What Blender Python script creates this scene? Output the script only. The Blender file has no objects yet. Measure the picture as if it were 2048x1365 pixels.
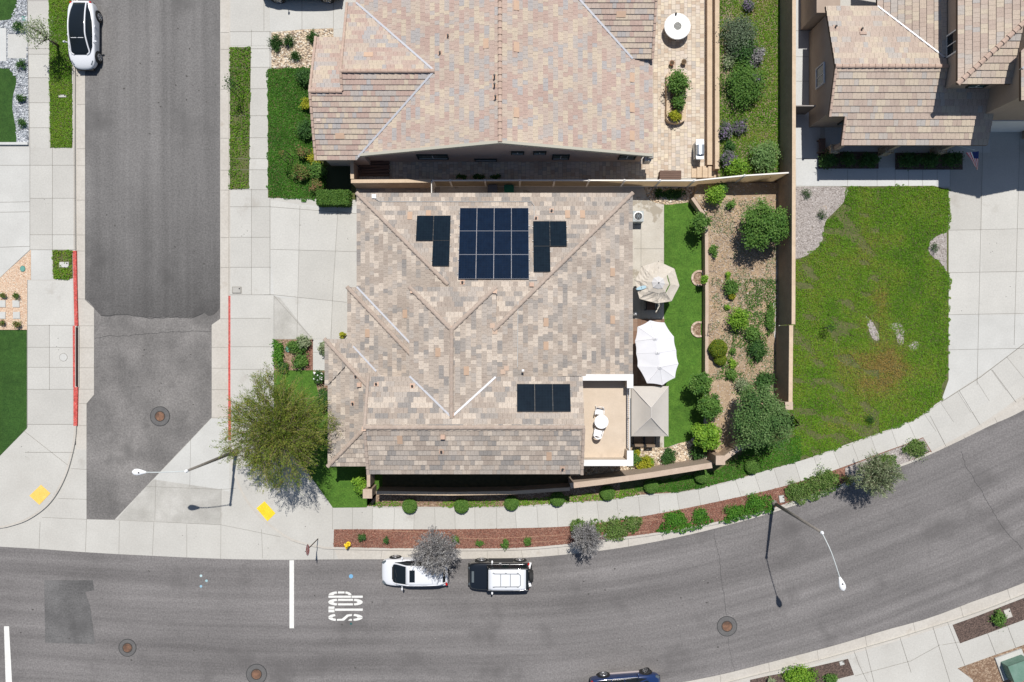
import bpy, bmesh, math, random
import numpy as np
from mathutils import Vector, Matrix
random.seed(7); RNG = np.random.default_rng(7)
C = bpy.context.scene.collection
SC = bpy.context.scene
# ---------------------------------------------------------------- camera, sky, sun, exposure
K, H, CX, CY = 28.0, 48.7, 1024.0, 682.5     # metres come from photo pixels: 28 px per metre on the ground, camera 48.7 m up
cam = bpy.data.cameras.new("Camera"); camo = bpy.data.objects.new("Camera", cam); C.objects.link(camo)
camo.location = (0, 0, H); camo.rotation_euler = (0, 0, 0)
cam.sensor_width = 36; cam.lens = 36 * H / (2048 / K); cam.clip_end = 6000; cam.clip_start = 0.5
SC.camera = camo
SUNV = Vector((0.06, 0.51, 1.0)).normalized()
ELEV = math.asin(SUNV.z); AZ = math.atan2(SUNV.x, SUNV.y)
w = bpy.data.worlds.new("World"); SC.world = w; w.use_nodes = True
nt = w.node_tree; bg = nt.nodes["Background"]; sky = nt.nodes.new("ShaderNodeTexSky")
sky.sky_type = 'NISHITA'; sky.sun_disc = False; sky.sun_elevation = ELEV; sky.sun_rotation = AZ
sky.air_density = 1.0; sky.dust_density = 0.6; sky.ozone_density = 1.5
nt.links.new(sky.outputs[0], bg.inputs[0]); bg.inputs[1].default_value = 0.080
sl = bpy.data.lights.new("Sun", 'SUN'); sl.energy = 4.9; sl.angle = math.radians(0.5); sl.color = (1, 0.968, 0.925)
so = bpy.data.objects.new("Sun", sl); C.objects.link(so); so.location = (0, 20, 60)
so.rotation_euler = (-SUNV).to_track_quat('-Z', 'Y').to_euler()
SC.view_settings.view_transform = 'Standard'; SC.view_settings.look = 'None'
SC.view_settings.exposure = 0.0; SC.view_settings.gamma = 1.0; SC.view_settings.use_curve_mapping = False
SC.render.engine = 'CYCLES'; SC.cycles.max_bounces = 6; SC.cycles.diffuse_bounces = 3

# ---------------------------------------------------------------- coordinates
def W(px, py, z=0.0):
    k = (H - z) / H
    return Vector(((px - CX) / K * k, (CY - py) / K * k, z))
def W2(px, py, z=0.0):
    v = W(px, py, z); return (v.x, v.y)
def PX(pts, z=0.0): return [W2(a, b, z) for a, b in pts]
def onz(px, py, zf):
    z = 3.5
    for _ in range(8):
        v = W(px, py, z); z = zf(v.x, v.y)
    return W(px, py, z)
def catmull(pts, n=6):
    out = []
    for i in range(len(pts) - 1):
        p0 = pts[max(i-1, 0)]; p1 = pts[i]; p2 = pts[i+1]; p3 = pts[min(i+2, len(pts)-1)]
        for j in range(n):
            t = j / n
            out.append(tuple(0.5*((2*p1[a]) + (-p0[a]+p2[a])*t + (2*p0[a]-5*p1[a]+4*p2[a]-p3[a])*t*t + (-p0[a]+3*p1[a]-3*p2[a]+p3[a])*t**3) for a in (0, 1)))
    out.append(tuple(pts[-1])); return out

# ---------------------------------------------------------------- mesh helpers
class MB:
    def __init__(s): s.v = []; s.f = []; s.t = []; s.uv = None
    def add(s, vs, fs, tint=0.5):
        b = len(s.v); s.v += [tuple(v) for v in vs]
        for f in fs:
            s.f.append([b + i for i in f]); s.t.append(tint)
    def quad(s, a, b, c, d, tint=0.5): s.add([a, b, c, d], [(0, 1, 2, 3)], tint)
    def box(s, c, size, rz=0.0, tint=0.5, rx=0.0, ry=0.0):
        hx, hy, hz = size[0]/2, size[1]/2, size[2]/2
        R = Matrix.Rotation(rz, 3, 'Z') @ Matrix.Rotation(ry, 3, 'Y') @ Matrix.Rotation(rx, 3, 'X'); c = Vector(c)
        vs = [c + R @ Vector((x*hx, y*hy, z*hz)) for z in (-1, 1) for x, y in ((-1,-1),(1,-1),(1,1),(-1,1))]
        s.add(vs, [(3,2,1,0),(4,5,6,7),(0,1,5,4),(1,2,6,5),(2,3,7,6),(3,0,4,7)], tint)
    def prism(s, poly, z0, z1, tint=0.5):
        n = len(poly); a = sum(poly[i][0]*poly[(i+1)%n][1]-poly[(i+1)%n][0]*poly[i][1] for i in range(n))
        if a < 0: poly = poly[::-1]
        vs = [(x, y, z0) for x, y in poly] + [(x, y, z1) for x, y in poly]
        s.add(vs, [tuple(range(n-1, -1, -1)), tuple(range(n, 2*n))] + [(i, (i+1)%n, n+(i+1)%n, n+i) for i in range(n)], tint)
    def tube(s, pts, radii, n=8, tint=0.5, caps=True):
        pts = [Vector(p) for p in pts]
        if not isinstance(radii, (list, tuple)): radii = [radii]*len(pts)
        vs = []; ref = None
        for i, p in enumerate(pts):
            d = (pts[min(i+1, len(pts)-1)] - pts[max(i-1, 0)]).normalized()
            if ref is None:
                ref = Vector((1, 0, 0)) if abs(d.x) < 0.8 else Vector((0, 1, 0))
            u = (ref - d*ref.dot(d)).normalized(); ref = u; v = d.cross(u)
            for k in range(n):
                a = 2*math.pi*k/n; vs.append(p + (u*math.cos(a) + v*math.sin(a))*radii[i])
        fs = [(i*n+k, i*n+(k+1)%n, (i+1)*n+(k+1)%n, (i+1)*n+k) for i in range(len(pts)-1) for k in range(n)]
        if caps: fs += [tuple(range(n-1, -1, -1)), tuple((len(pts)-1)*n+k for k in range(n))]
        s.add(vs, fs, tint)
    def lathe(s, c, prof, n=20, tint=0.5, sx=1, sy=1):
        vs = [(c[0]+r*sx*math.cos(2*math.pi*k/n), c[1]+r*sy*math.sin(2*math.pi*k/n), c[2]+z) for r, z in prof for k in range(n)]
        m = len(prof)
        fs = [(i*n+k, i*n+(k+1)%n, (i+1)*n+(k+1)%n, (i+1)*n+k) for i in range(m-1) for k in range(n)]
        fs += [tuple(range(n-1, -1, -1)), tuple((m-1)*n+k for k in range(n))]
        s.add(vs, fs, tint)
    def mesh(s, name, smooth=False):
        me = bpy.data.meshes.new(name); me.from_pydata(s.v, [], s.f)
        at = me.attributes.new("tint", 'FLOAT', 'FACE')
        if len(me.polygons) == len(s.t): at.data.foreach_set("value", s.t)
        if s.uv:
            ul = me.uv_layers.new(name="UVMap")
            for l in me.loops: ul.data[l.index].uv = s.uv[l.vertex_index]
        if smooth:
            me.polygons.foreach_set("use_smooth", [True]*len(me.polygons))
        me.update(); return me

def tag(o, label=None, cat=None, group=None, kind=None):
    if label: o['label'] = label
    if cat: o['category'] = cat
    if group: o['group'] = group
    if kind: o['kind'] = kind
    return o
def link(name, me, mat, parent=None):
    o = bpy.data.objects.new(name, me); C.objects.link(o)
    if mat is not None: me.materials.append(mat)
    if parent is not None:
        o.parent = parent
        m = Matrix.Identity(4); q = parent
        while q is not None:
            if q.type == 'EMPTY': m = Matrix.Translation(q.location) @ Matrix.Rotation(q.rotation_euler.z, 4, 'Z')
            q = q.parent
        o.matrix_parent_inverse = m.inverted() if parent.type == 'EMPTY' else Matrix.Identity(4)
    return o
def part(name, mb, mat, parent, smooth=False, label=None):
    o = link(name, mb.mesh(name, smooth), mat, parent)
    if label: o['label'] = label
    return o
def thing(name, label, cat, loc=(0, 0, 0), group=None, rz=0.0):
    o = bpy.data.objects.new(name, None); C.objects.link(o); o.location = loc; o.rotation_euler = (0, 0, rz)
    o.empty_display_size = 0.3
    return tag(o, label, cat, group)
def single(name, mb, mat, label, cat, group=None, smooth=False):
    return tag(link(name, mb.mesh(name, smooth), mat), label, cat, group)
def struct(name, mb, mat, kind='structure'):
    return tag(link(name, mb.mesh(name), mat), kind=kind)
def copy_tree(o, parent=None):
    c = o.copy(); C.objects.link(c); c.parent = parent
    for ch in [x for x in o.children]: copy_tree(ch, c)
    return c

# ---------------------------------------------------------------- materials
def _mul(nt, a, b):
    m = nt.nodes.new("ShaderNodeMix"); m.data_type = 'RGBA'; m.blend_type = 'MULTIPLY'; m.inputs[0].default_value = 1
    nt.links.new(a, m.inputs[6]); nt.links.new(b, m.inputs[7]); return m.outputs[2]
def mat(name, ramp, mode='noise', scale=1.0, detail=4, coarse=None, fine=None, rough=0.85, metal=0.0, bump=None, uv=False, stretch=(1,1,1), spec=0.3, const=False, alpha=None, coat=0.0, stain=None, transl=0.0):
    m = bpy.data.materials.new(name); m.use_nodes = True; nt = m.node_tree; P = nt.nodes["Principled BSDF"]
    P.inputs["Roughness"].default_value = rough; P.inputs["Metallic"].default_value = metal
    P.inputs["Specular IOR Level"].default_value = spec
    if coat: P.inputs["Coat Weight"].default_value = coat; P.inputs["Coat Roughness"].default_value = 0.05
    tc = nt.nodes.new("ShaderNodeTexCoord"); mp = nt.nodes.new("ShaderNodeMapping"); mp.inputs[3].default_value = stretch
    nt.links.new(tc.outputs["UV" if uv else "Object"], mp.inputs[0]); vec = mp.outputs[0]; raw = tc.outputs["Object"]
    if not isinstance(ramp[0], (tuple, list)): ramp = [(0.0, ramp)]
    rp = nt.nodes.new("ShaderNodeValToRGB"); e = rp.color_ramp.elements
    while len(e) < len(ramp): e.new(0.5)
    while len(e) > len(ramp) and len(e) > 1: e.remove(e[-1])
    for i, (p, c) in enumerate(ramp): e[i].position = p; e[i].color = (*c[:3], 1)
    if const: rp.color_ramp.interpolation = 'CONSTANT'
    def noise(sc, det, v=raw):
        n = nt.nodes.new("ShaderNodeTexNoise"); n.inputs["Scale"].default_value = sc; n.inputs["Detail"].default_value = det
        n.inputs["Roughness"].default_value = 0.6; nt.links.new(v, n.inputs["Vector"]); return n.outputs["Fac"]
    if mode == 'noise': fac = noise(scale, detail, vec)
    elif mode == 'voronoi':
        v = nt.nodes.new("ShaderNodeTexVoronoi"); v.inputs["Scale"].default_value = scale; nt.links.new(vec, v.inputs["Vector"])
        sp = nt.nodes.new("ShaderNodeSeparateColor"); nt.links.new(v.outputs["Color"], sp.inputs[0]); fac = sp.outputs[0]; vd = v.outputs["Distance"]
    elif mode == 'attr':
        a = nt.nodes.new("ShaderNodeAttribute"); a.attribute_name = "tint"; fac = a.outputs["Fac"]
    nt.links.new(fac, rp.inputs[0]); col = rp.outputs[0]
    def modul(fac, lo, hi, a=0.3, b=0.7):
        r = nt.nodes.new("ShaderNodeMapRange"); r.inputs[1].default_value = a; r.inputs[2].default_value = b
        r.inputs[3].default_value = lo; r.inputs[4].default_value = hi; nt.links.new(fac, r.inputs[0])
        c = nt.nodes.new("ShaderNodeCombineColor")
        for i in range(3): nt.links.new(r.outputs[0], c.inputs[i])
        return c.outputs[0]
    if coarse: col = _mul(nt, col, modul(noise(coarse[0], 3), 1-coarse[1], 1+coarse[1]))
    if fine: col = _mul(nt, col, modul(noise(fine[0], 2), 1-fine[1], 1+fine[1]))
    if stain:   # blotches of another colour: (scale, threshold, colour, softness)
        r = nt.nodes.new("ShaderNodeMapRange"); r.inputs[1].default_value = stain[1]; r.inputs[2].default_value = stain[1]+stain[3]
        nt.links.new(noise(stain[0], 5), r.inputs[0])
        mx = nt.nodes.new("ShaderNodeMix"); mx.data_type = 'RGBA'; nt.links.new(r.outputs[0], mx.inputs[0]); nt.links.new(col, mx.inputs[6])
        mx.inputs[7].default_value = (*stain[2], 1); col = mx.outputs[2]
    nt.links.new(col, P.inputs["Base Color"])
    if bump:    # (scale, strength, distance)
        b = nt.nodes.new("ShaderNodeBump"); b.inputs["Strength"].default_value = bump[1]; b.inputs["Distance"].default_value = bump[2]
        if mode == 'voronoi' and bump[0] == 0:
            iv = nt.nodes.new("ShaderNodeMath"); iv.operation = 'SUBTRACT'; iv.inputs[0].default_value = 1; nt.links.new(vd, iv.inputs[1]); nt.links.new(iv.outputs[0], b.inputs["Height"])
        else: nt.links.new(noise(bump[0], 4), b.inputs["Height"])
        nt.links.new(b.outputs[0], P.inputs["Normal"])
    if transl:
        t = nt.nodes.new("ShaderNodeBsdfTranslucent"); nt.links.new(col, t.inputs[0])
        mx = nt.nodes.new("ShaderNodeMixShader"); mx.inputs[0].default_value = transl
        out = nt.nodes["Material Output"]; nt.links.new(P.outputs[0], mx.inputs[1]); nt.links.new(t.outputs[0], mx.inputs[2]); nt.links.new(mx.outputs[0], out.inputs[0])
    return m

conc = mat("concrete", [(.25,(.425,.408,.37)),(.75,(.49,.475,.435))], scale=.35, coarse=(.12,.05), fine=(9,.06), stain=(.5,.64,(.35,.325,.285),.16), bump=(40,.15,.01))
conc_b = mat("concrete_pale", [(.25,(.45,.442,.412)),(.75,(.51,.503,.472))], scale=.4, fine=(9,.05), coarse=(.2,.05), bump=(40,.15,.01))
conc_v = mat("pavement_slab_tones", [(0,(.435,.42,.383)),(.35,(.458,.443,.405)),(.7,(.475,.461,.423)),(1,(.492,.479,.441))], mode="attr", coarse=(.4,.05), fine=(9,.06), stain=(.45,.63,(.36,.335,.295),.16), bump=(40,.15,.01))
conc_g = mat("gutter_concrete", [(.2,(.42,.385,.335)),(.8,(.51,.48,.43))], scale=.5, fine=(7,.07), stain=(.8,.64,(.36,.31,.25),.15), bump=(30,.15,.01))
conc_s = mat("stained_concrete", [(.25,(.34,.325,.29)),(.75,(.44,.425,.39))], scale=.6, fine=(9,.08), coarse=(.3,.12), bump=(30,.15,.01))
conc_a = mat("side_path_concrete", [(.3,(.48,.48,.46)),(.7,(.55,.55,.53))], scale=.3, fine=(9,.05), bump=(30,.15,.01))
patioc = mat("patio_concrete", [(.25,(.43,.39,.325)),(.75,(.53,.495,.43))], scale=.8, fine=(9,.06), stain=(.55,.58,(.33,.29,.23),.03))
joint = mat("joint", (.20,.185,.16))
crackm = mat("crack", (.05,.05,.05))
def asph(name, a, b, st, uv=True, patch=.10):
    return mat(name, [(.34,a),(.66,b)], scale=1.0, detail=7, uv=uv, stretch=st, coarse=(.16,patch), fine=(9,.22), bump=(60,.35,.01), rough=.9, stain=(.28,.55,tuple(.80*c for c in a),.22))
asph_main = asph("asphalt_main_road", (.130,.121,.117), (.200,.187,.180), (.03,1.0,1))
asph_n = asph("asphalt_street", (.13,.124,.119), (.175,.168,.161), (1.2,.03,1), uv=False)
asph_new = asph("asphalt_resurfaced", (.098,.096,.097), (.135,.132,.13), (1.1,.05,1), uv=False)
asph_old = asph("asphalt_old", (.125,.118,.112), (.215,.202,.19), (.35,.3,1), uv=False, patch=.18)
asph_patch = asph("asphalt_patch", (.09,.087,.085), (.145,.14,.136), (.5,.5,1), uv=False)
paint_w = mat("road_paint_white", [(.3,(.62,.61,.57)),(.7,(.74,.73,.69))], scale=6, stain=(9,.72,(.25,.24,.23),.05))
paint_r = mat("kerb_paint_red", [(.3,(.42,.06,.05)),(.7,(.56,.11,.09))], scale=3, fine=(6,.25), stain=(9,.60,(.46,.30,.26),.06))
yellow = mat("tactile_yellow", [(.3,(.74,.50,.02)),(.7,(.82,.58,.04))], scale=2, fine=(12,.12), stain=(4,.62,(.55,.36,.05),.1))
yellow_o = mat("tactile_yellow_faded", [(.3,(.74,.46,.09)),(.7,(.80,.52,.14))], scale=2, fine=(12,.1))
iron = mat("rusty_iron", [(.35,(.10,.06,.042)),(.65,(.22,.12,.075))], scale=3, fine=(20,.3))
iron_d = mat("dark_iron", (.05,.045,.04), fine=(20,.2))
rings = mat("collar_asphalt", [(.3,(.105,.102,.10)),(.7,(.13,.125,.12))], scale=3, fine=(20,.2))
stucco = mat("stucco_tan", [(.3,(.33,.255,.20)),(.7,(.38,.30,.235))], scale=1, fine=(20,.06), bump=(30,.3,.01))
stucco_c = mat("stucco_cream", [(.3,(.50,.43,.35)),(.7,(.56,.49,.40))], scale=1, fine=(20,.05))
trim_w = mat("white_trim", [(.3,(.66,.65,.63)),(.7,(.72,.71,.69))], scale=2)
deckm = mat("deck_coating", [(.3,(.50,.41,.315)),(.7,(.56,.465,.365))], scale=1.2, fine=(12,.04), stain=(.9,.58,(.44,.36,.28),.12))
block = mat("wall_block", [(.3,(.36,.26,.185)),(.7,(.42,.31,.23))], scale=2, fine=(14,.12), bump=(20,.4,.01))
blockcap = mat("wall_cap", [(.3,(.50,.38,.26)),(.7,(.58,.45,.32))], scale=2, fine=(10,.08))
blocktop = mat("wall_cap_tan", [(.3,(.43,.33,.25)),(.7,(.49,.385,.30))], scale=2, fine=(10,.08))
vinyl = mat("vinyl_cream", [(.3,(.70,.60,.45)),(.7,(.74,.64,.49))], scale=1, rough=.5, transl=.7)
vinyl_t = mat("vinyl_top", (.76,.72,.66), rough=.5)
MAIN = [(0,(.31,.276,.248)),(.14,(.385,.325,.275)),(.34,(.445,.375,.315)),(.5,(.352,.292,.246)),(.64,(.395,.345,.302)),(.80,(.515,.44,.37)),(.93,(.265,.242,.225))]
PINK = [(0,(.42,.318,.268)),(.18,(.455,.372,.305)),(.38,(.405,.295,.252)),(.52,(.485,.402,.315)),(.66,(.395,.348,.318)),(.80,(.36,.335,.325)),(.88,(.435,.347,.295))]
PINK3 = [(0,(.40,.325,.275)),(.2,(.435,.362,.295)),(.42,(.38,.305,.258)),(.56,(.455,.39,.31)),(.68,(.385,.348,.315)),(.80,(.355,.333,.315)),(.88,(.415,.348,.295))]
MAIN = [(p_, (c_[0]*.955, c_[1]*.955, c_[2]*.94)) for p_, c_ in MAIN]; PINK = [(p_, (c_[0]*1.0, c_[1]*1.0, c_[2]*.98)) for p_, c_ in PINK]; PINK3 = [(p_, (c_[0]*1.05, c_[1]*1.03, c_[2]*1.0)) for p_, c_ in PINK3]
tile_m = mat("roof_tile_brown_blend", MAIN, mode='attr', const=True, fine=(16,.16), coarse=(.35,.07), rough=.8)
tile_p = mat("roof_tile_terracotta_blend", PINK, mode='attr', const=True, fine=(16,.13), coarse=(.35,.06), rough=.8)
tile_q = mat("roof_tile_rose_blend", PINK3, mode='attr', const=True, fine=(16,.13), coarse=(.35,.06), rough=.8)
cap_m = mat("ridge_tile_brown", [(.3,(.34,.27,.22)),(.7,(.42,.34,.28))], scale=3, fine=(9,.1))
cap_p = mat("ridge_tile_terracotta", [(.3,(.40,.29,.23)),(.7,(.47,.35,.28))], scale=3, fine=(9,.1))
flashm = mat("valley_flashing", (.52,.52,.54), rough=.35, metal=.2)
undl = mat("fascia_brown", (.10,.07,.05))
vent_o = mat("vent_terracotta", (.50,.345,.26))
dark = mat("dark_metal", (.025,.024,.024), rough=.5)
blackp = mat("black_plastic", (.02,.02,.02), rough=.45)
rubber = mat("tyre_rubber", (.025,.025,.025), rough=.8)
steel = mat("galvanised_steel", [(.3,(.42,.42,.41)),(.7,(.52,.52,.50))], scale=4, metal=.4, rough=.45)
whitem = mat("white_plastic", (.80,.80,.80), rough=.4)
glassd = mat("dark_glass", (.010,.014,.018), rough=.06, spec=.35)
glassg = mat("tinted_glass", (.02,.07,.065), rough=.06, spec=.6)
chrome = mat("alloy", (.55,.55,.56), rough=.25, metal=.9)
carwhite = mat("car_paint_white", (.68,.69,.71), rough=.3, coat=.3)
carblack = mat("car_paint_black", (.010,.013,.018), rough=.2, coat=.8)
carblue = mat("car_paint_blue", (.012,.03,.10), rough=.2, coat=.8)
carteal = mat("car_paint_teal", (.01,.05,.055), rough=.2, coat=.8)
redlamp = mat("red_lamp", (.45,.01,.01), rough=.2)
lampgl = mat("head_lamp", (.10,.12,.13), rough=.1, spec=.8)
solar = mat("solar_navy", [(.3,(.004,.010,.024)),(.7,(.006,.015,.035))], scale=3, rough=.03, spec=.22)
solar_k = mat("solar_black", [(.3,(.005,.010,.016)),(.7,(.008,.016,.024))], scale=3, rough=.03, spec=.22)
solar_f = mat("solar_frame", (.20,.21,.24), rough=.4, metal=.3)
wood = mat("weathered_wood", [(.3,(.12,.075,.055)),(.7,(.17,.11,.085))], scale=4, stretch=(.3,3,1))
dirt = mat("yard_dirt", [(.28,(.41,.29,.175)),(.5,(.32,.23,.15)),(.72,(.45,.345,.23))], scale=1.1, detail=6, fine=(16,.28), coarse=(.3,.12), stain=(7,.60,(.50,.47,.43),.05), bump=(12,.6,.04))
land = mat("outlying_ground", [(.3,(.30,.24,.17)),(.7,(.22,.22,.12))], scale=.05, fine=(1,.2))
mulch = mat("red_mulch", [(.0,(.14,.066,.046)),(.4,(.20,.092,.064)),(.75,(.30,.17,.12)),(1,(.11,.052,.04))], mode='voronoi', scale=16, fine=(30,.35), coarse=(.5,.12), bump=(0,.8,.03))
mulch_d = mat("dark_mulch", [(.0,(.055,.040,.034)),(.5,(.10,.068,.055)),(1,(.15,.105,.085))], mode='voronoi', scale=14, fine=(30,.35), bump=(0,.8,.03))
mulch_b = mat("brown_mulch", [(.0,(.16,.10,.065)),(.5,(.22,.14,.09)),(1,(.36,.27,.19))], mode='voronoi', scale=12, fine=(25,.3), bump=(0,.8,.03))
cobble = mat("river_rock", [(.0,(.52,.40,.26)),(.3,(.62,.53,.40)),(.55,(.36,.24,.15)),(.75,(.56,.44,.30)),(1,(.25,.19,.14))], mode='voronoi', scale=9, fine=(20,.2), bump=(0,1,.10))
gravel_g = mat("blue_grey_gravel", [(.0,(.20,.22,.24)),(.35,(.34,.36,.38)),(.7,(.55,.56,.56)),(1,(.11,.12,.14))], mode='voronoi', scale=11, fine=(20,.3), bump=(0,1,.08))
gravel_b = mat("beige_gravel", [(.0,(.54,.38,.26)),(.4,(.64,.49,.36)),(.8,(.50,.32,.21)),(1,(.66,.58,.47))], mode='voronoi', scale=14, fine=(20,.2), bump=(0,.8,.05))
gravel_s = mat("grey_gravel", [(.0,(.30,.265,.24)),(.4,(.40,.36,.335)),(.8,(.21,.18,.16)),(1,(.50,.46,.43))], mode='voronoi', scale=13, fine=(20,.25), bump=(0,.8,.05), stain=(.6,.62,(.48,.36,.24),.06))
turf = mat("artificial_turf", [(.3,(.048,.118,.013)),(.7,(.078,.162,.020))], scale=2.2, fine=(12,.35), coarse=(.5,.16), rough=.95, bump=(30,.6,.02))
turf_d = mat("artificial_turf_dark", [(.3,(.022,.062,.010)),(.7,(.036,.088,.015))], scale=2.5, fine=(12,.3), coarse=(.5,.14), rough=.95, bump=(30,.6,.02))
soilg = mat("soil_under_cover", [(.3,(.07,.085,.025)),(.7,(.12,.12,.045))], scale=3, fine=(14,.3))
def leafm(name, cols, transl=.25): return mat(name, [(i/(len(cols)-1) if len(cols) > 1 else 0, c) for i, c in enumerate(cols)], mode='attr', rough=.6, spec=.25, transl=transl)
L_cover = leafm("groundcover_leaves", [(.06,.155,.008),(.11,.255,.012),(.165,.315,.018),(.225,.285,.032),(.31,.22,.06)])
L_ivy = leafm("ivy_leaves", [(.035,.12,.012),(.07,.21,.018),(.13,.29,.03)])
L_palo = leafm("palo_verde_leaves", [(.09,.15,.018),(.17,.25,.028),(.27,.33,.05),(.36,.31,.09)], .35)
L_lime = leafm("bright_green_leaves", [(.08,.19,.018),(.16,.31,.025),(.28,.44,.045)])
L_dark = leafm("dark_green_leaves", [(.025,.07,.015),(.045,.12,.025),(.09,.18,.04)])
L_mid = leafm("mid_green_leaves", [(.05,.13,.022),(.095,.20,.032),(.16,.27,.055)])
L_grey = leafm("grey_leaves", [(.13,.125,.12),(.25,.24,.235),(.40,.39,.375)], .1)
L_sage = leafm("sage_leaves", [(.11,.16,.07),(.21,.26,.13),(.34,.37,.23)], .15)
L_purp = leafm("purple_flowers", [(.06,.11,.04),(.09,.12,.06),(.13,.11,.14),(.24,.17,.30)], .1)
L_yel = leafm("yellow_green_leaves", [(.16,.20,.01),(.32,.34,.02),(.45,.40,.04)])
L_red = leafm("reddish_leaves", [(.05,.13,.02),(.10,.18,.03),(.17,.17,.045),(.27,.13,.08)])
bark = mat("bark", [(.3,(.10,.075,.05)),(.7,(.17,.13,.09))], scale=4, fine=(20,.2))
bark_g = mat("grey_bark", [(.3,(.20,.18,.16)),(.7,(.28,.26,.24))], scale=4)

def street_mat():   # the side street: worn grey surface that turns into a darker, fresher seal coat towards the junction
    m = asph("asphalt_street_sealed", (.130,.124,.119), (.176,.168,.161), (1.2,.03,1), uv=False); nt = m.node_tree; P = nt.nodes["Principled BSDF"]
    src = P.inputs["Base Color"].links[0].from_socket; tc = nt.nodes.new("ShaderNodeTexCoord"); sp = nt.nodes.new("ShaderNodeSeparateXYZ"); nt.links.new(tc.outputs["Object"], sp.inputs[0])
    ns = nt.nodes.new("ShaderNodeTexNoise"); ns.inputs["Scale"].default_value = .5; nt.links.new(tc.outputs["Object"], ns.inputs["Vector"])
    ad = nt.nodes.new("ShaderNodeMath"); ad.operation = 'MULTIPLY_ADD'; nt.links.new(ns.outputs["Fac"], ad.inputs[0]); ad.inputs[1].default_value = 5; nt.links.new(sp.outputs[1], ad.inputs[2])
    r = nt.nodes.new("ShaderNodeMapRange"); r.inputs[1].default_value = 4.5; r.inputs[2].default_value = 13.5; r.inputs[3].default_value = .60; r.inputs[4].default_value = 1.0; nt.links.new(ad.outputs[0], r.inputs[0])
    cc = nt.nodes.new("ShaderNodeCombineColor"); [nt.links.new(r.outputs[0], cc.inputs[i]) for i in range(3)]
    nt.links.new(_mul(nt, src, cc.outputs[0]), P.inputs["Base Color"]); return m
asph_street = street_mat()
# ================================================================ THE GROUND
def slab(name, px, z1, m, z0=-0.36, z=0.0):
    b = MB(); b.prism(PX(px, z), z0, z1); return struct(name, b, m)
def sheet(name, px, z1, m, z=0.0):
    b = MB(); b.add([(x, y, z1) for x, y in PX(px, z)], [tuple(range(len(px)))])
    o = struct(name, b, m); me = o.data
    if me.polygons[0].normal.z < 0: me.flip_normals()
    return o
def resample(pts, n):
    P = [Vector(p) for p in pts]; d = [0]
    for i in range(1, len(P)): d.append(d[-1] + (P[i]-P[i-1]).length)
    out = []; j = 0
    for i in range(n):
        s = d[-1]*i/(n-1)
        while j < len(P)-2 and d[j+1] < s: j += 1
        t = (s-d[j])/max(d[j+1]-d[j], 1e-9); out.append(P[j].lerp(P[j+1], min(max(t, 0), 1)))
    return out
def line_strip(mb, pts, wdt, z):
    P = [Vector(p).to_2d() for p in pts]
    for a, b in zip(P[:-1], P[1:]):
        d = (b-a).normalized(); n = Vector((-d.y, d.x))*wdt/2; a = a-d*wdt*.3; b = b+d*wdt*.3
        mb.quad((a.x-n.x, a.y-n.y, z), (b.x-n.x, b.y-n.y, z), (b.x+n.x, b.y+n.y, z), (a.x+n.x, a.y+n.y, z))

b = MB(); b.add([(-2500,-2500,-0.40),(2500,-2500,-0.40),(2500,2500,-0.40),(-2500,2500,-0.40)], [(0,1,2,3)]); struct("ground", b, land)

# main road: a strip with uv along and across it, so tyre wear follows the bend
TOP = [(-900,1060),(-400,1078),(0,1095),(170,1106),(300,1113),(440,1119),(560,1121),(700,1120),(850,1120),(1000,1118),(1080,1115),(1200,1103),(1300,1087),(1400,1066),(1500,1040),(1560,1022),(1650,992),(1750,954),(1850,915),(1920,883),(1985,851),(2048,822),(2200,735),(2450,540),(2700,300)]
BOT = [(-900,1560),(-400,1540),(0,1520),(200,1512),(440,1500),(600,1490),(800,1475),(950,1456),(1100,1430),(1180,1411),(1270,1384),(1337,1372),(1440,1352),(1536,1328),(1610,1309),(1684,1289),(1770,1263),(1860,1238),(1950,1204),(2048,1168),(2230,1085),(2520,880),(2820,560)]
top = resample([W2(*p) for p in catmull(TOP)], 140); bot = resample([W2(*p) for p in catmull(BOT)], 140)
b = MB(); b.uv = []; s = 0
for i in range(140):
    if i: s += (top[i]-top[i-1]).length
    w_ = (top[i]-bot[i]).length
    for j in range(9):
        p = top[i].lerp(bot[i], j/8); b.v.append((p.x, p.y, -0.124)); b.uv.append((s, w_*j/8))
for i in range(139):
    for j in range(8): b.f.append([i*9+j, i*9+j+1, (i+1)*9+j+1, (i+1)*9+j])
b.t = [.5]*len(b.f); struct("main_road", b, asph_main)
# left street
sheet("side_street", [(160,-500),(440,-500),(440,1130),(160,1115)], -0.130, asph_old)
lob = catmull([(168,598),(178,606),(196,628),(214,634),(240,629),(270,632),(300,636),(345,634),(380,635),(398,631),(406,626),(416,632),(428,628),(438,616),(439,600)], 4)
sheet("side_street_surface", [(168,-500),(439,-500),(439,430),(439,600)] + lob[::-1][1:], -0.126, asph_street)
0 and sheet("side_street_resurfacing", [(170,420),(250,400),(340,410),(439,395),(439,600)] + lob[::-1][1:] + [(169,520)], -0.1225, asph_new)
sheet("road_patch", [(86,1162),(184,1162),(186,1182),(168,1186),(178,1212),(184,1256),(188,1290),(88,1288)], -0.1205, asph_patch)

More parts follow.
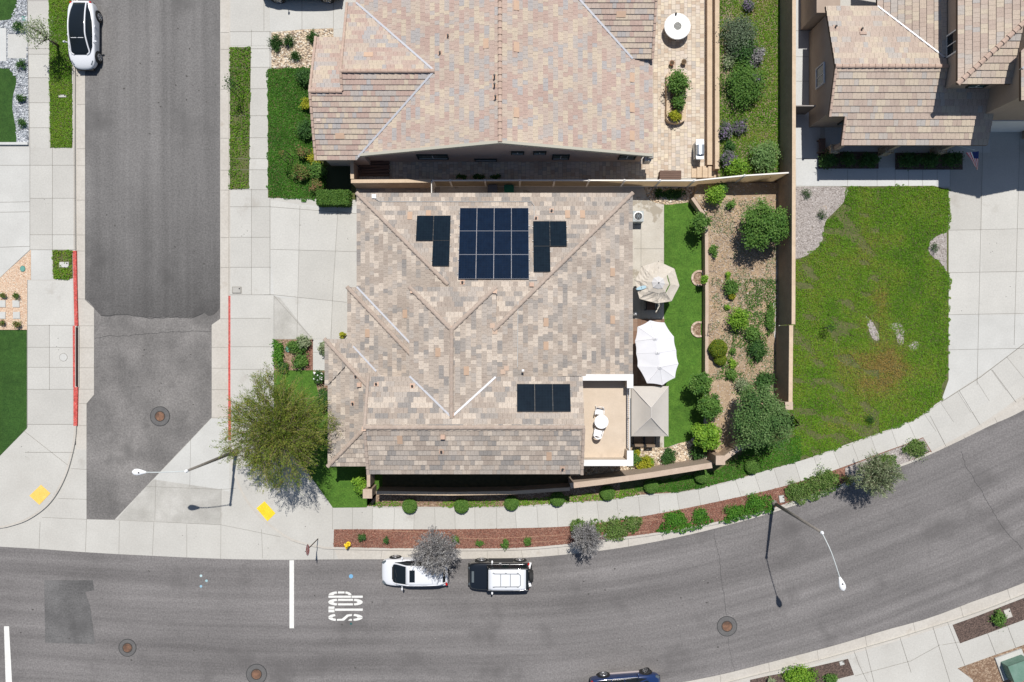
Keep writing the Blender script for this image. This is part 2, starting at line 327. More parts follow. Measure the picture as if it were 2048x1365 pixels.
# concrete valley gutter and aprons at street level
def gut(name, px, m=None): return sheet(name, px, -0.116, m or conc_g)
gut("gutter", [(148,-500),(168,-500),(168,600),(186,617),(186,790),(171,808),(171,900),(150,900)])
gut("gutter", [(439,-500),(462,-500),(462,900),(422,836),(422,650),(439,638)])
apron = [(-900,1020)] + [(0,1050),(150,890),(171,890),(171,1040),(227,1041),(422,836),(470,860),(470,960),(600,1080),(700,1096),(700,1119)] + [p for p in catmull(TOP) if p[0] < 690][::-1]
sheet("cross_gutter", apron, -0.1165, conc)
sheet("cross_gutter_panel", [(291,974),(306,960),(441,980),(439,1051),(232,1040)], -0.1125, conc_s)
sheet("cross_gutter_corner", [(306,960),(422,838),(456,836),(458,985),(441,980)], -0.1125, conc_b)
KERB_C = [(458,-500),(458,300),(458,880),(459,915),(464,940),(473,966),(490,1000),(512,1028),(532,1047),(546,1058),(579,1080),(613,1091),(640,1096),(667,1099),(850,1102),(1024,1101),(1125,1094),(1240,1080),(1327,1068),(1428,1050),(1536,1024),(1637,989),(1730,957),(1812,930),(1862,908),(1961,854),(2048,794),(2200,690),(2440,480),(2660,240)]
KERB_L = [(150,-500),(150,300),(151,500),(153,600),(153,700),(153,800),(152.5,850),(150,882),(143,915),(133,948),(118,980),(100,1006),(78,1026),(50,1043),(20,1053),(0,1057),(-30,1059),(-80,1058),(-300,1045),(-900,1010)]
KERB_S = [(-900,1600),(0,1560),(440,1535),(800,1505),(1100,1452),(1270,1407),(1337,1393),(1440,1370),(1536,1346),(1630,1324),(1731,1296),(1800,1276),(1866,1255),(1950,1228),(2048,1190),(2250,1105),(2550,890),(2850,560)]
kc = catmull(KERB_C[2:], 4); kl = catmull(KERB_L[3:], 4); ks = catmull(KERB_S, 4)
kc = KERB_C[:2] + kc; kl = KERB_L[:3] + kl
# gutters beside the main road
def between(name, a, bb, z, m, n=120):
    A = resample([W2(*p) for p in a], n); B = resample([W2(*p) for p in bb], n); mb = MB()
    for i in range(n-1): mb.quad((A[i].x,A[i].y,z),(B[i].x,B[i].y,z),(B[i+1].x,B[i+1].y,z),(A[i+1].x,A[i+1].y,z))
    o = struct(name, mb, m)
    if o.data.polygons[0].normal.z < 0: o.data.flip_normals()
    return o, A, B
tt = [p for p in catmull(TOP) if p[0] > 660]; kk = [p for p in kc if p[0] > 660 and p[1] > 200]
between("gutter", tt, kk, -0.1145, conc_g)
tb = catmull(BOT); between("gutter", tb, ks, -0.1145, conc_g)
# blocks of land between the kerbs
slab("pavement", kc + [(2660,-500)], 0.0, conc)
slab("pavement", kl + [(-900,-500)], 0.0, conc)
slab("pavement", ks + [(2850,2400),(-900,2400)], 0.0, conc)
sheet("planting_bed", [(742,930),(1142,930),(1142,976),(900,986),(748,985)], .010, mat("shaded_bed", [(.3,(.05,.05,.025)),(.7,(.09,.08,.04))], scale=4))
# kerb tops
def kerb_top(pts, sgn, z=0.004, wd=.155, m=None):
    P = [Vector(W2(*p)) for p in pts]; mb = MB()
    nn = []
    for i in range(len(P)):
        d = (P[min(i+1,len(P)-1)]-P[max(i-1,0)]).normalized(); nn.append(Vector((-d.y, d.x))*sgn)
    for i in range(len(P)-1):
        a, c = P[i], P[i+1]; a2, c2 = a+nn[i]*wd, c+nn[i+1]*wd
        mb.add([(a.x,a.y,z),(c.x,c.y,z),(c2.x,c2.y,z),(a2.x,a2.y,z)], [(0,1,2,3)])
    o = struct("kerb", mb, m or conc_g)
    if o.data.polygons[0].normal.z < 0: o.data.flip_normals()
    return P, nn
PC, NC = kerb_top(kc, -1 if False else 1); PL, NL = kerb_top(kl, -1); PS, NS = kerb_top(ks, -1)
def paint_strip(px, z, m, name="kerb_marking"): return sheet(name, px, z, m)
# red kerb paint: top and face
mbp = MB()
x0 = W(458,0).x; mbp.prism([(x0-.05, W(0,592).y), (x0+.14, W(0,592).y), (x0+.14, W(0,881).y), (x0-.05, W(0,881).y)], -0.11, 0.008)
struct("kerb_red_marking", mbp, paint_r)
mbp = MB(); xa = W(145.5,0).x; xb = W(154.6,0).x
mbp.prism([(xa, W(0,502).y), (xb-.08, W(0,502).y), (xb-.02, W(0,600).y), (xb+.03, W(0,652).y), (xa+.12, W(0,652).y)], -0.11, 0.009)
mbp.prism([(xa, W(0,652).y), (xb-.16, W(0,652).y), (xb-.16, W(0,775).y), (xa+.03, W(0,775).y)], -0.10, 0.009)
mbp.prism([(xa+.05, W(0,775).y), (xb+.03, W(0,775).y), (xb-.02, W(0,852).y), (xa+.05, W(0,852).y)], -0.11, 0.009)
struct("kerb_red_marking", mbp, paint_r)
# storm drain inlet in the left kerb: a dark block, the slot's shade put into its colour
si = thing("storm_drain", "dark storm drain inlet slot in the red painted kerb of the side street", "storm drain", W(154,713,-.1))
b = MB(); b.prism(PX([(151.5,655),(155.5,655),(155.5,773),(151.5,773)]), -0.115, 0.0135); part("opening_shade", b, mat("drain_dark", (.035,.02,.018)), si)
b = MB(); b.prism(PX([(155.6,653),(157,653),(157,775),(155.6,775)]), -0.115, -0.05); part("lip", b, conc_g, si)

# ---------------------------------------------------------------- concrete panels laid on the blocks (they differ in tone)
def pan(px, m, z=0.006): return sheet("pavement_panel", px, z, m)
pan([(457.5,296),(457.5,678),(539,678),(539,296)], conc, .0065) if False else None
sheet("driveway", [(541,400),(600,410),(640,412),(716,412),(716,678),(548,678),(548,590),(541,588)], .008, conc_b)
sheet("driveway_stain", [(548,592),(560,596),(625,678),(549,678)], .012, conc_s)
sheet("driveway", [(528,-500),(692,-500),(692,57),(660,60),(528,63)], .008, conc_b)
sheet("driveway", [(-900,294),(60,294),(60,500),(0,556),(-900,900)], .008, conc_b)
pan([(60,331),(147,331),(147,400),(60,400)], conc_b); pan([(62,500),(104,500),(104,560),(62,560)], conc_b)
pan([(460,590),(548,590),(548,694),(460,694)], conc_b)
pan([(503,93),(540,93),(540,380),(503,380)], conc_b, .0075)
vb = MB()
def VP(pts, z=.0088): q = PX(pts); vb.add([(x, y, z) for x, y in q], [tuple(range(len(q)))], random.random())
def vgrid(xs, ys):
    for a, c in zip(xs[:-1], xs[1:]):
        for d, e in zip(ys[:-1], ys[1:]): VP([(a,e),(c,e),(c,d),(a,d)])
vgrid([56,98], [-40,2,98+11,156,206,256,296]); vgrid([60,105,147], [296,331,397,470,500]); vgrid([55,99,146], [651,695,735,779]); vgrid([55,146], [562,651]); vgrid([55,146], [779,849])
vgrid([503,540], [93,135,178,232,276,318,340,380]); vgrid([461,503,540], [380,414,475,535,590]); vgrid([461,503,540], [-60,0,64,92]); vgrid([461,547], [590,637,694,739,800])
for q_ in ([(541,499),(598,501),(600,412),(541,401)],[(598,501),(670,503),(676,421),(600,412)],[(670,503),(716,504),(716,428),(676,421)],[(548,590),(597,597),(598,501),(541,499)],[(597,597),(666,602),(670,503),(598,501)],[(666,602),(716,606),(716,504),(670,503)],[(625,677),(660,677),(666,602),(597,597),(562,597)],[(660,677),(716,677),(716,606),(666,602)]): VP(q_, .0098)
for a, c in ((1897,1964),(1964,2038),(2038,2110)):
    for d, e in ((255,318),(318,461),(461,546),(546,630)): VP([(a,e),(c,e),(c,d),(a,d)], .0098)
struct("pavement_slabs", vb, conc_v)
# right hand driveway and front paths of the far right house
sheet("driveway", [(1898,255),(1905,250),(2300,250),(2300,560),(2048,690),(1985,735),(1883,803),(1890,700),(1897,380)], .008, conc_b)
sheet("path", [(1592,338),(1900,334),(1900,374),(1592,372)], .012, conc_a)
sheet("path", [(1588,-500),(1640,-500),(1640,340),(1588,340)], .009, conc_a)
# main house patio
sheet("patio", [(1240,386),(1292,386),(1300,402),(1328,407),(1328,905),(1140,940),(1140,700),(1240,700)], .008, patioc)
paver_r = mat("patio_pavers_brown", [(.0,(.20,.12,.08)),(.5,(.26,.17,.12)),(1,(.16,.10,.07))], mode='attr', const=True, fine=(10,.1))
pav = mat("pavers_cream", [(.0,(.52,.43,.335)),(.2,(.58,.50,.40)),(.45,(.47,.37,.28)),(.62,(.56,.48,.40)),(.8,(.60,.51,.385)),(.93,(.44,.39,.335))], mode='attr', const=True, fine=(10,.06), coarse=(.5,.05))
def pavers(name, x0, y0, x1, y1, z, m, sx=.30, sy=.23, rot=True):
    sheet(name+"_bed", [(x0,y0),(x1,y0),(x1,y1),(x0,y1)], z, joint)
    a = W(x0,y1); c = W(x1,y0); mb = MB(); col = 0; x = a.x
    while x < c.x:
        wd = random.choice((sx, sx, sy)); xe = min(x+wd, c.x); y = a.y - random.random()*.3
        while y < c.y:
            h = random.choice((sy, sx, sy*1.6)); y0_, y1_ = max(y, a.y), min(y+h, c.y)
            if y1_-y0_ > .02 and xe-x > .02:
                g = .006; mb.quad((x+g,y0_+g,z+.012),(xe-g,y0_+g,z+.012),(xe-g,y1_-g,z+.012),(x+g,y1_-g,z+.012), random.random())
            y += h
        x += wd
    return struct(name, mb, m)
pavers("patio_paving", 1266, 638, 1329, 775, .014, paver_r)
pavers("patio_paving", 1290, -250, 1413, 357, .010, pav)
pavers("patio_paving", 704, 322, 1290, 362, .010, pav)
pavers("side_path_paving", 714, 366, 880, 392, .010, mat("pavers_grey", [(0,(.33,.29,.25)),(.4,(.40,.35,.30)),(.8,(.28,.25,.23))], mode='attr', const=True), .5, .5)
sheet("side_path", [(860,366),(1290,366),(1290,392),(860,392)], .009, patioc)

# ---------------------------------------------------------------- planted ground: base sheets
GAP = .016
def bed(name, px, m, z=GAP, zz=0.0): return sheet(name, px, z, m, zz)
# left edge gardens
bed("artificial_lawn", [(-300,660),(54,660),(54,857),(0,912),(-300,1100)], turf_d)
bed("artificial_lawn", catmull([(-60,138),(0,137),(20,138),(30,146),(33,165),(27,190),(25,215),(29,240),(33,262),(33,286)], 4) + [(-60,286)], turf_d, .022)
bed("artificial_lawn", catmull([(-60,-60),(30,-60),(34,-30),(35,0),(33,22),(25,34),(10,41),(-60,42)], 4), turf_d, .022)
bed("gravel_bed", [(-60,-200),(54,-200),(58,288),(-60,288)], gravel_g)
bed("gravel_bed", [(-300,640),(0,556),(62,500),(62,560),(55,560),(55,661),(-300,661)], gravel_b)
sheet("path", [(16,69),(55,69),(56,117),(16,117)], .026, conc_b); sheet("path", [(-60,57),(13,57),(13,123),(-60,123)], .030, conc_a)
bed("parkway_bed", [(96,-200),(142,-200),(145,296),(101,296)], soilg); bed("parkway_bed", [(105,501),(145,501),(146,557),(130,560),(107,558)], soilg)
bed("parkway_bed", [(460,95),(502,95),(498,378),(460,379)], soilg)
# neighbour front
bed("rock_bed", [(543,66),(600,60),(667,57),(667,140),(543,137)], cobble)
bed("planting_bed", [(536,138),(700,134),(713,360),(712,400),(536,396)], soilg, .020)
bed("planting_bed", [(650,330),(703,330),(703,384),(650,384)], mat("painted_shade_soil",(.035,.045,.02)), .024)  # dark sheet, the eave's cast shadow painted into the soil colour
# main house front planter and lawn
bed("planting_bed", [(548,679),(626,679),(626,741),(548,741)], mulch_b)
bed("mulch_bed", [(612,679),(626,679),(626,741),(612,741)], mulch, .021)
sheet("path", [(626,680),(700,680),(700,742),(626,742)], .013, conc_b)
bed("front_lawn", [(548,741),(680,741),(765,930),(765,975),(733,1015),(666,1016),(612,940),(548,870)], turf)
bed("mulch_bed", [(626,742),(665,742),(665,800),(640,800)], mulch_b, .021)
# strip between wall and pavement
bed("planting_bed", [(1240,985),(1361,984),(1452,964),(1536,940),(1600,922),(1650,905),(1600,850),(1500,892),(1440,927),(1300,957),(1240,964)], soilg, .022)
bed("planting_bed", catmull([(735,1013),(900,1014),(1024,1013),(1120,1006),(1213,1000),(1280,990),(1361,984),(1452,964),(1536,940),(1600,922),(1650,905)], 3) + [(1600,850),(1585,830),(1500,890),(1440,925),(1300,950),(1142,975),(748,985),(735,985)], mulch_b)
# kerbside mulch strip
SWU = [(665,1015),(760,1016),(900,1016),(1024,1015),(1120,1009),(1213,1001),(1290,993),(1361,985),(1452,966),(1536,940),(1600,922),(1657,905),(1752,871),(1833,839),(1883,804),(1960,755),(2048,688)]
SWL = [(665,1059),(760,1059),(900,1059),(1024,1057),(1149,1052),(1273,1035),(1395,1012),(1536,981),(1620,957),(1701,929),(1762,906),(1846,875),(1920,838),(1990,795),(2048,757)]
mo = [p for p in catmull(SWL, 4) if p[0] < 1850]; ki = [ (CX + (a.x+n.x*.17)*K, CY - (a.y+n.y*.17)*K) for a, n in zip(PC, NC)]; ki = [p for p in ki if 667 < p[0] < 1868 and p[1] > 800]
bed("mulch_bed", [(668,1059)] + [p for p in mo if p[0] > 668] + [(1846,875),(1864,905)] + ki[::-1], mulch, .012)
bed("gravel_bed", [(1690,936),(1762,908),(1846,877),(1860,902),(1812,925),(1730,951),(1690,965)], gravel_s, .020)
# lower right
bed("mulch_bed", [(1905,1250),(1950,1234),(2048,1196),(2160,1150),(2180,1190),(2048,1240),(1975,1267),(1920,1287)], mulch_d)
bed("mulch_bed", [(1500,1360),(1536,1352),(1600,1340),(1696,1318),(1708,1350),(1660,1362),(1600,1400),(1500,1420)], mulch_d)
bed("mulch_bed", [(1915,1337),(1985,1312),(2048,1290),(2200,1230),(2200,1420),(1950,1420),(1946,1360)], mulch_b)
# back yard of the main house
bed("lawn", [(1328,405),(1378,405),(1412,432),(1412,760),(1405,880)] + catmull([(1405,868),(1390,872),(1378,882),(1360,886),(1340,893),(1328,896)], 4), turf, .018)
bed("rock_bed", catmull([(1288,376),(1292,390),(1300,401),(1315,407),(1335,410),(1355,408),(1385,404)], 4) + [(1420,404),(1420,368),(1290,368)], cobble, .022)
bed("rock_bed", [(1240,905),(1262,892),(1310,896),(1345,893),(1390,872),(1420,880),(1440,900),(1432,930),(1380,942),(1240,962),(1140,968),(1140,938)], cobble, .014)
# right lot
bed("planting_bed", [(1560,374),(1868,372),(1897,380),(1897,760),(1883,800),(1833,837),(1752,868),(1657,902),(1585,920),(1585,860),(1560,850)], soilg)
bed("gravel_bed", catmull([(1562,374),(1640,374),(1692,376),(1690,400),(1668,425),(1650,445),(1645,480),(1630,500),(1600,517),(1562,520)], 3), gravel_s, .034)
bed("gravel_bed", catmull([(1893,462),(1880,470),(1862,480),(1856,500),(1866,515),(1880,525),(1893,545)], 3), gravel_s, .034)
bed("planting_bed", [(1636,304),(1757,304),(1757,338),(1636,338)], mulch_d, .020); bed("planting_bed", [(1790,306),(1925,306),(1925,340),(1790,340)], mulch_d, .020)
sheet("porch_floor", [(1650,255),(1980,255),(1980,306),(1650,306)], .015, conc_a)
# raised terraces (real height, held by low walls)
def terrace(name, px, z1, m):
    b = MB(); b.prism(PX(px, z1), -0.3, z1); return struct(name, b, m)
TZ = .70
slope_px = [(1396,366),(1559,366),(1557,760),(1557,850),(1530,880),(1445,912),(1425,900),(1420,800),(1416,756),(1415,430),(1388,394)]
terrace("slope", slope_px, TZ, dirt)
b = MB(); b.prism(PX([(-60,286),(58,286),(58,291),(-60,291)]), -.05, .16); tag(link("edging_kerb", b.mesh("edging_kerb"), conc_a), "low white kerb closing the grey gravel bed above the left driveway", "edging")
terrace("slope", [(1436,-300),(1563,-300),(1563,346),(1436,358)], .95, mat("slope_soil", [(.3,(.22,.16,.10)),(.7,(.30,.23,.16))], scale=1, fine=(10,.2)))

# ---------------------------------------------------------------- joints, cracks, painted lines
jb = MB()
def J(*pts, z=.0165, wd=.022): line_strip(jb, [W2(*p) for p in pts], wd, z)
for y in (2,98,109,156,206,256): J((56,y),(98,y))
for a, c in (((60,296),(60,500)),((105,296),(105,500)),((55,560),(55,855)),((99,650),(99,780)),((98,0),(101,296)),((55,0),(60,296))): J(a, c)
for y in (331,397,470,500): J((60,y),(150,y))
for y in (651,695,735,779,849): J((55,y),(147,y))
J((0,331),(60,331)); J((0,405),(60,404)); J((0,495),(60,493)); J((0,425),(60,424)); J((0,556),(60,500)); J((50,905),(147,905)); J((48,862),(135,930)); J((147,0),(150,500))
for y in (64,98,135,178,232,276,318,340,380,414,475,535,590,637,694,739): J((460,y),(541,y))
for y in (63,98,135,178,232,276,318): pass
J((503,60),(503,93)); J((503,378),(503,590)); J((540,380),(540,590)); J((528,0),(528,62)); J((540,63),(540,135)); J((604,0),(604,60)); J((667,0),(667,58)); J((540,414),(716,428)); J((548,590),(693,605)); J((541,499),(716,504)); J((600,412),(594,678)); J((676,420),(665,600),(662,678)); J((548,592),(625,678)); J((548,590),(548,740)); J((458,92),(458,690)); J((528,590),(548,590))
J((626,705),(655,705))
A_ = resample([W2(*p) for p in catmull(SWU, 5)], 400); B_ = resample([W2(*p) for p in catmull(SWL, 5)], 400)
Lb = sum((B_[i+1]-B_[i]).length for i in range(399)); nj = int(Lb/1.43)
svb = MB()
for i in range(nj+1):
    k = int(399*i/nj); jb_b = B_[k]; jb_a = min(A_, key=lambda q: (q-jb_b).length)
    if i: svb.add([(prev[0].x, prev[0].y, .0072), (prev[1].x, prev[1].y, .0072), (jb_b.x, jb_b.y, .0072), (jb_a.x, jb_a.y, .0072)], [(0,1,2,3)], random.random())
    prev = (jb_a, jb_b)
    line_strip(jb, [jb_a, jb_b], .02, .010)
for i in range(0, 399, 4): line_strip(jb, [A_[i], A_[min(i+4, 399)]], .012, .0105)
J((1883,804),(1960,755),(2048,688), wd=.045)
for x, y0, y1 in ((1966,255,770),(2040,255,690)): J((x,y0),(x-12,y1))
for y in (461,546,630,700): J((1897,y),(2048,y-3))
J((1984,740),(2032,805)); J((1918,782),(1960,850)); J((1860,832),(1893,895)); J((1900,290),(1900,374)); J((1592,318),(1640,318))
for x in (1695,1754,1790,1817,1845,1874): J((x,340),(x,372))
for y in (62,114,163,212,318): J((1592,y),(1618,y))
J((1328,405),(1328,895)); J((1282,400),(1282,640)); J((1268,498),(1328,498)); J((1268,450),(1282,450)); J((1268,560),(1328,560))
for q_ in (((1708,1303),(1718,1330),(1735,1365)),((1731,1296),(1748,1365)),((1800,1276),(1822,1345)),((1866,1255),(1900,1365)),((1895,1245),(1935,1345)),((1885,1290),(1920,1284)),((1710,1352),(1822,1322),(1880,1290)),((1975,1267),(1992,1310)),((2015,1253),(2032,1297))): J(*q_)
so_ = struct("pavement_slabs", svb, conc_v)
if so_.data.polygons[3].normal.z < 0: so_.data.flip_normals()
struct("pavement_joint", jb, joint)
jg = MB()
def G(*pts, wd=.02): line_strip(jg, [W2(*p) for p in pts], wd, -0.109)
G((78,1045),(76,1099)); G((171,1040),(169,1105)); G((237,1043),(236,1109)); G((306,1046),(303,1112)); G((372,1050),(372,1116)); G((441,978),(440,1119)); G((82,1036),(171,1040)); G((115,998),(171,1000)); G((140,938),(171,940)); G((380,868),(378,975)); G((310,960),(308,1042)); G((291,974),(441,980)); G((422,836),(460,838)); G((227,1041),(441,1051)); G((441,980),(470,978)); G((522,1060),(524,1118)); G((667,1101),(667,1119)); G((422,737),(457,737)); G((422,695),(457,695)); G((422,780),(457,780)); G((439,638),(457,638)); G((441,1051),(560,1075))
for y in (208,297,331,400,470,502,598): G((152,y),(168,y))
for y in (652,696,736,779,808,852): G((156,y),(185 if y < 800 else 171,y))
for y in (64,98,178,276,340,380,475,535): G((440,y),(457,y))
UA = resample([W2(*p) for p in tt], 160); UB = resample([W2(*p) for p in kk], 400)
for i in range(6, 155, 5): line_strip(jg, [UA[i], min(UB, key=lambda q: (q-UA[i]).length)], .02, -0.109)
UA = resample([W2(*p) for p in tb], 160); UB = resample([W2(*p) for p in ks], 600)
for i in range(70, 150, 4): line_strip(jg, [UA[i], min(UB, key=lambda q: (q-UA[i]).length)], .02, -0.109)
struct("gutter_joint", jg, joint)
cb = MB()
def CR(pts, wd=.022, z=-.1185):
    q = []
    for a, c in zip(pts[:-1], pts[1:]):
        n = max(2, int(math.dist(a, c)/6))
        for i in range(n):
            t = i/n; q.append((a[0]+(c[0]-a[0])*t+random.uniform(-1.3,1.3), a[1]+(c[1]-a[1])*t+random.uniform(-1.3,1.3)))
    q.append(pts[-1]); line_strip(cb, [W2(*p) for p in q], wd, z)
CR([(187,679),(210,672),(250,672),(300,668),(345,664),(420,663)]); CR([(1428,1068),(1440,1115),(1444,1160),(1450,1200),(1454,1232)]); CR([(1457,1275),(1462,1310),(1470,1345)],.015); CR([(1925,905),(1935,935),(1960,975),(1980,1010),(2010,1060),(2048,1100)], .025)
CR([(200,632),(240,629),(300,637),(345,634),(380,636),(405,627)], .035, -.1175)
struct("road_crack", cb, crackm)
stb = [MB(), MB()]; sr = random.Random(11)
def blot(b, px, py, r, z):
    c = W(px, py, z); n = 11; ph = sr.random()*6; b.add([(c.x+r*(1+.35*math.sin(2*a+ph)+sr.uniform(-.25,.25))*math.cos(a), c.y+r*.8*(1+sr.uniform(-.3,.3))*math.sin(a), z) for a in [2*math.pi*k/n for k in range(n)]], [tuple(range(n))])
for k in range(90): blot(stb[0], sr.uniform(10,1500), sr.uniform(1135,1340), sr.choice((.02,.03,.04,.07)), -.1192)
for k in range(60): blot(stb[0], sr.uniform(185,420), sr.uniform(10,820), sr.choice((.02,.03,.05,.07)), -.1192)
for k in range(70): blot(stb[1], sr.uniform(500,1900), sr.uniform(1140,1300), sr.choice((.015,.02,.03)), -.1188)
for px, py in ((110,690),(80,400),(490,460),(620,450),(640,560),(700,470),(380,1080),(520,1100),(610,1040),(60,900),(1980,500),(1940,620),(2010,580),(730,1035),(1250,1020),(1500,965),(655,350)):
    for k in range(4): blot(stb[0], px+sr.uniform(-20,20), py+sr.uniform(-14,14), sr.choice((.015,.02,.03)), .0112 if py < 1080 or px > 600 else -.110)
struct("road_stain", stb[0], mat("oil_spots", (.075,.07,.066))); struct("road_speck", stb[1], mat("pale_specks", (.36,.34,.31)))

pb = MB()
def LB(x0, y0, x1, y1, z=-.1165): pb.prism(PX([(x0,y0),(x1,y0),(x1,y1),(x0,y1)], -.12), z-.004, z)
LB(579,1121,588,1257)
pb.prism(PX([(8,1253),(18,1253),(27,1420),(13,1420)], -.12), -.1205, -.1165)
struct("stop_line", pb, paint_w)
# STOP, read from the lane towards the line: letters stand with their tops to the west
sb = MB()
def LP(pts): sb.prism(PX(pts, -.12), -.1205, -.1165)
X0, X1 = 657., 725.5       # letter tops at X0, feet at X1
def arcpts(cx, cy, rx, ry, a0, a1, n=10): return [(cx+rx*math.cos(math.radians(a0+(a1-a0)*i/n)), cy+ry*math.sin(math.radians(a0+(a1-a0)*i/n))) for i in range(n+1)]
def ring(cx, cy, RX, RY, rx, ry, a0, a1): LP(arcpts(cx, cy, RX, RY, a0, a1) + arcpts(cx, cy, rx, ry, a1, a0))
# T
LP([(X0,1213.5),(669,1213.5),(669,1218.2),(X0,1218.2)]); LP([(X0,1219.4),(669,1219.4),(669,1225),(X0,1225)]); LP([(670.2,1217.6),(X1,1217.6),(X1,1222),(670.2,1222)])
# O
LP([(676,1198.2),(706,1198.2),(706,1202.2),(676,1202.2)]); LP([(676,1207.2),(706,1207.2),(706,1211.2),(676,1211.2)])
ring(675, 1204.7, 18.5, 6.6, 8, 2.4, 95, 178); ring(675, 1204.7, 18.5, 6.6, 8, 2.4, 182, 265)
ring(707, 1204.7, 18.5, 6.6, 8, 2.4, 275, 358); ring(707, 1204.7, 18.5, 6.6, 8, 2.4, 2, 85)
# P
LP([(X0,1191.8),(702,1191.8),(702,1196),(X0,1196)]); LP([(703.2,1191.8),(X1,1191.8),(X1,1196),(703.2,1196)])
LP([(676,1183.4),(689,1183.4),(689,1187.4),(676,1187.4)]); ring(675, 1191, 18, 7.6, 8, 3.4, 183, 265); ring(690, 1191, 13, 7.6, 7, 3.4, 275, 356)
# S
ring(672, 1235.3, 15.4, 6.8, 7, 2.6, 92, 176); ring(672, 1235.3, 15.4, 6.8, 7, 2.6, 184, 262)
LP([(674,1238.4),(684,1238),(694,1229.6),(704,1228.6),(704,1232.4),(697,1233.4),(688,1241.6),(674,1242)])
ring(706, 1235.3, 19.5, 6.8, 9, 2.8, 276, 356); ring(706, 1235.3, 19.5, 6.8, 9, 2.8, 4, 86); LP([(704,1238.2),(704,1242),(696,1241.6),(700,1238.2)])
struct("stop_marking", sb, paint_w)

def manhole(px, py, rr, rl, lab, g="manholes in the asphalt", z=-.12):
    t = thing("manhole", lab, "manhole", W(px, py, z), g); c = W(px, py, z)
    b = MB(); b.lathe((c.x, c.y, z-.02), [(rr/K,0),(rr/K,.0265)], 36); part("crack_ring", b, crackm, t)
    b = MB(); b.lathe((c.x, c.y, z-.02), [(rr/K-.05,0),(rr/K-.05,.031)], 36); part("collar", b, rings, t)
    b = MB(); b.lathe((c.x, c.y, z-.02), [(rl/K+.06,0),(rl/K+.06,.035)], 28); part("frame", b, iron_d, t)
    b = MB(); b.lathe((c.x, c.y, z-.02), [(rl/K,0),(rl/K,.042),(rl/K-.03,.042),(rl/K-.04,.037),(.12,.037),(.12,.042)], 28); part("lid", b, iron, t)
manhole(320, 833, 20, 9, "round rusty manhole in the side street asphalt near the cut corner")
manhole(255, 1296, 18, 8.5, "rusty manhole in the main road between the dark patch and the stop line")
manhole(513, 1349, 21, 9.5, "manhole at the bottom edge of the photo below the stop line")
manhole(1454, 1253, 20.5, 9.5, "orange rusted manhole in the bend crossed by a long crack")
def disc_marker(px, py, r, col, lab, grp=None, z=-.1205):
    b = MB(); c = W(px, py, z); b.lathe((c.x, c.y, z), [(r/K,0),(r/K,.006),(r/K*.5,.008)], 14)
    single("survey_mark" if r < 3 else "paint_spot", b, mat("spot_%d_%d" % (px, py), col, rough=.7), lab, "road mark", grp)
disc_marker(402,1152,2.6,(.42,.55,.56),"small pale disc on the road, topmost of the three in a cluster","pale discs in the road")
disc_marker(413,1162,2.6,(.30,.45,.48),"small bluish disc on the road, rightmost of the three in a cluster","pale discs in the road")
disc_marker(402,1173,2.6,(.25,.42,.52),"small blue disc on the road, lowest of the three in a cluster","pale discs in the road")
disc_marker(702,1153,4.2,(.16,.36,.55),"blue painted spot on the road above the word STOP")
disc_marker(702,1248,2.2,(.02,.10,.10),"dark green dot on the road just below the word STOP")
def tactile(pts, m, lab):
    t = thing("tactile_plate", lab, "tactile paving", W(sum(p[0] for p in pts)/4, sum(p[1] for p in pts)/4), "yellow tactile plates at the corners")
    b = MB(); b.prism(PX(pts), -.02, .016); part("plate", b, m, t)
    P = [Vector(W2(*p)) for p in pts]; b = MB()
    for i in range(12):
        for j in range(16):
            q = P[0].lerp(P[1], (i+.5)/12).lerp(P[3].lerp(P[2], (i+.5)/12), (j+.5)/16); b.lathe((q.x, q.y, .016), [(.022,0),(.014,.006)], 6)
    part("domes", b, m, t)
tactile([(82,970),(101,987),(79,1010),(59,992)], yellow_o, "faded yellow tactile plate on the left street corner")
tactile([(529,1003),(551,1027),(535,1043),(513,1017)], yellow, "bright yellow tactile plate beside the shade of the big tree")
def utility_box(px, py, sx, sy, rz, lab, m, grp="utility box lids", h=.03):
    t = thing("utility_lid", lab, "utility lid", W(px, py), grp); c = W(px, py); mz = Matrix.Rotation(rz, 2)
    b = MB(); b.box((c.x, c.y, .02), (sx/K, sy/K, .04+h), rz); part("frame", b, joint, t)
    b = MB(); b.box((c.x, c.y, .025), (sx/K-.07, sy/K-.07, .05+h), rz); part("lid", b, m, t)
    o = mz @ Vector((sx/K*.3, sy/K*.2)); b = MB(); b.lathe((c.x+o.x, c.y+o.y, .05+h/2), [(.05,0),(.05,.012)], 10); part("hole", b, dark, t)
utility_box(129,530,20,12,0,"pale concrete utility lid in the small grass square by the red kerb",conc_b)
utility_box(126,193,16,6,0,"narrow pale utility lid in the long grass strip below the white car",conc_b)
utility_box(474,580.5,18,13,0,"grey utility lid in the pavement at the top of the red kerb line",conc_s)
utility_box(1563,998,11,15,.15,"pale utility lid in the mulch beside the right street lamp",conc_b)
utility_box(2015,1227,14,19,.35,"cream utility lid in the dark mulch at the lower right",conc_g)
utility_box(1683,1326,10,9,.3,"small white utility lid in the dark bed at the bottom right",conc_b)
greenlid = mat("green_lid", (.12,.30,.25))
for px, py, lab in ((46,538,"round green lid in the beige gravel corner"),(48,38,"pale green lid in the grey gravel at the top left"),(576,699,"blue green lid among the planter shrubs by the driveway")):
    t = thing("irrigation_lid", lab, "utility lid", W(px, py), "round green irrigation lids"); c = W(px, py)
    b = MB(); b.lathe((c.x, c.y, 0), [(.19,0),(.19,.045)], 16, sy=1.15); part("rim", b, mat("green_rim", (.07,.18,.15)), t)
    b = MB(); b.lathe((c.x, c.y, 0), [(.16,0),(.16,.052)], 16, sy=1.15); part("lid", b, greenlid, t)
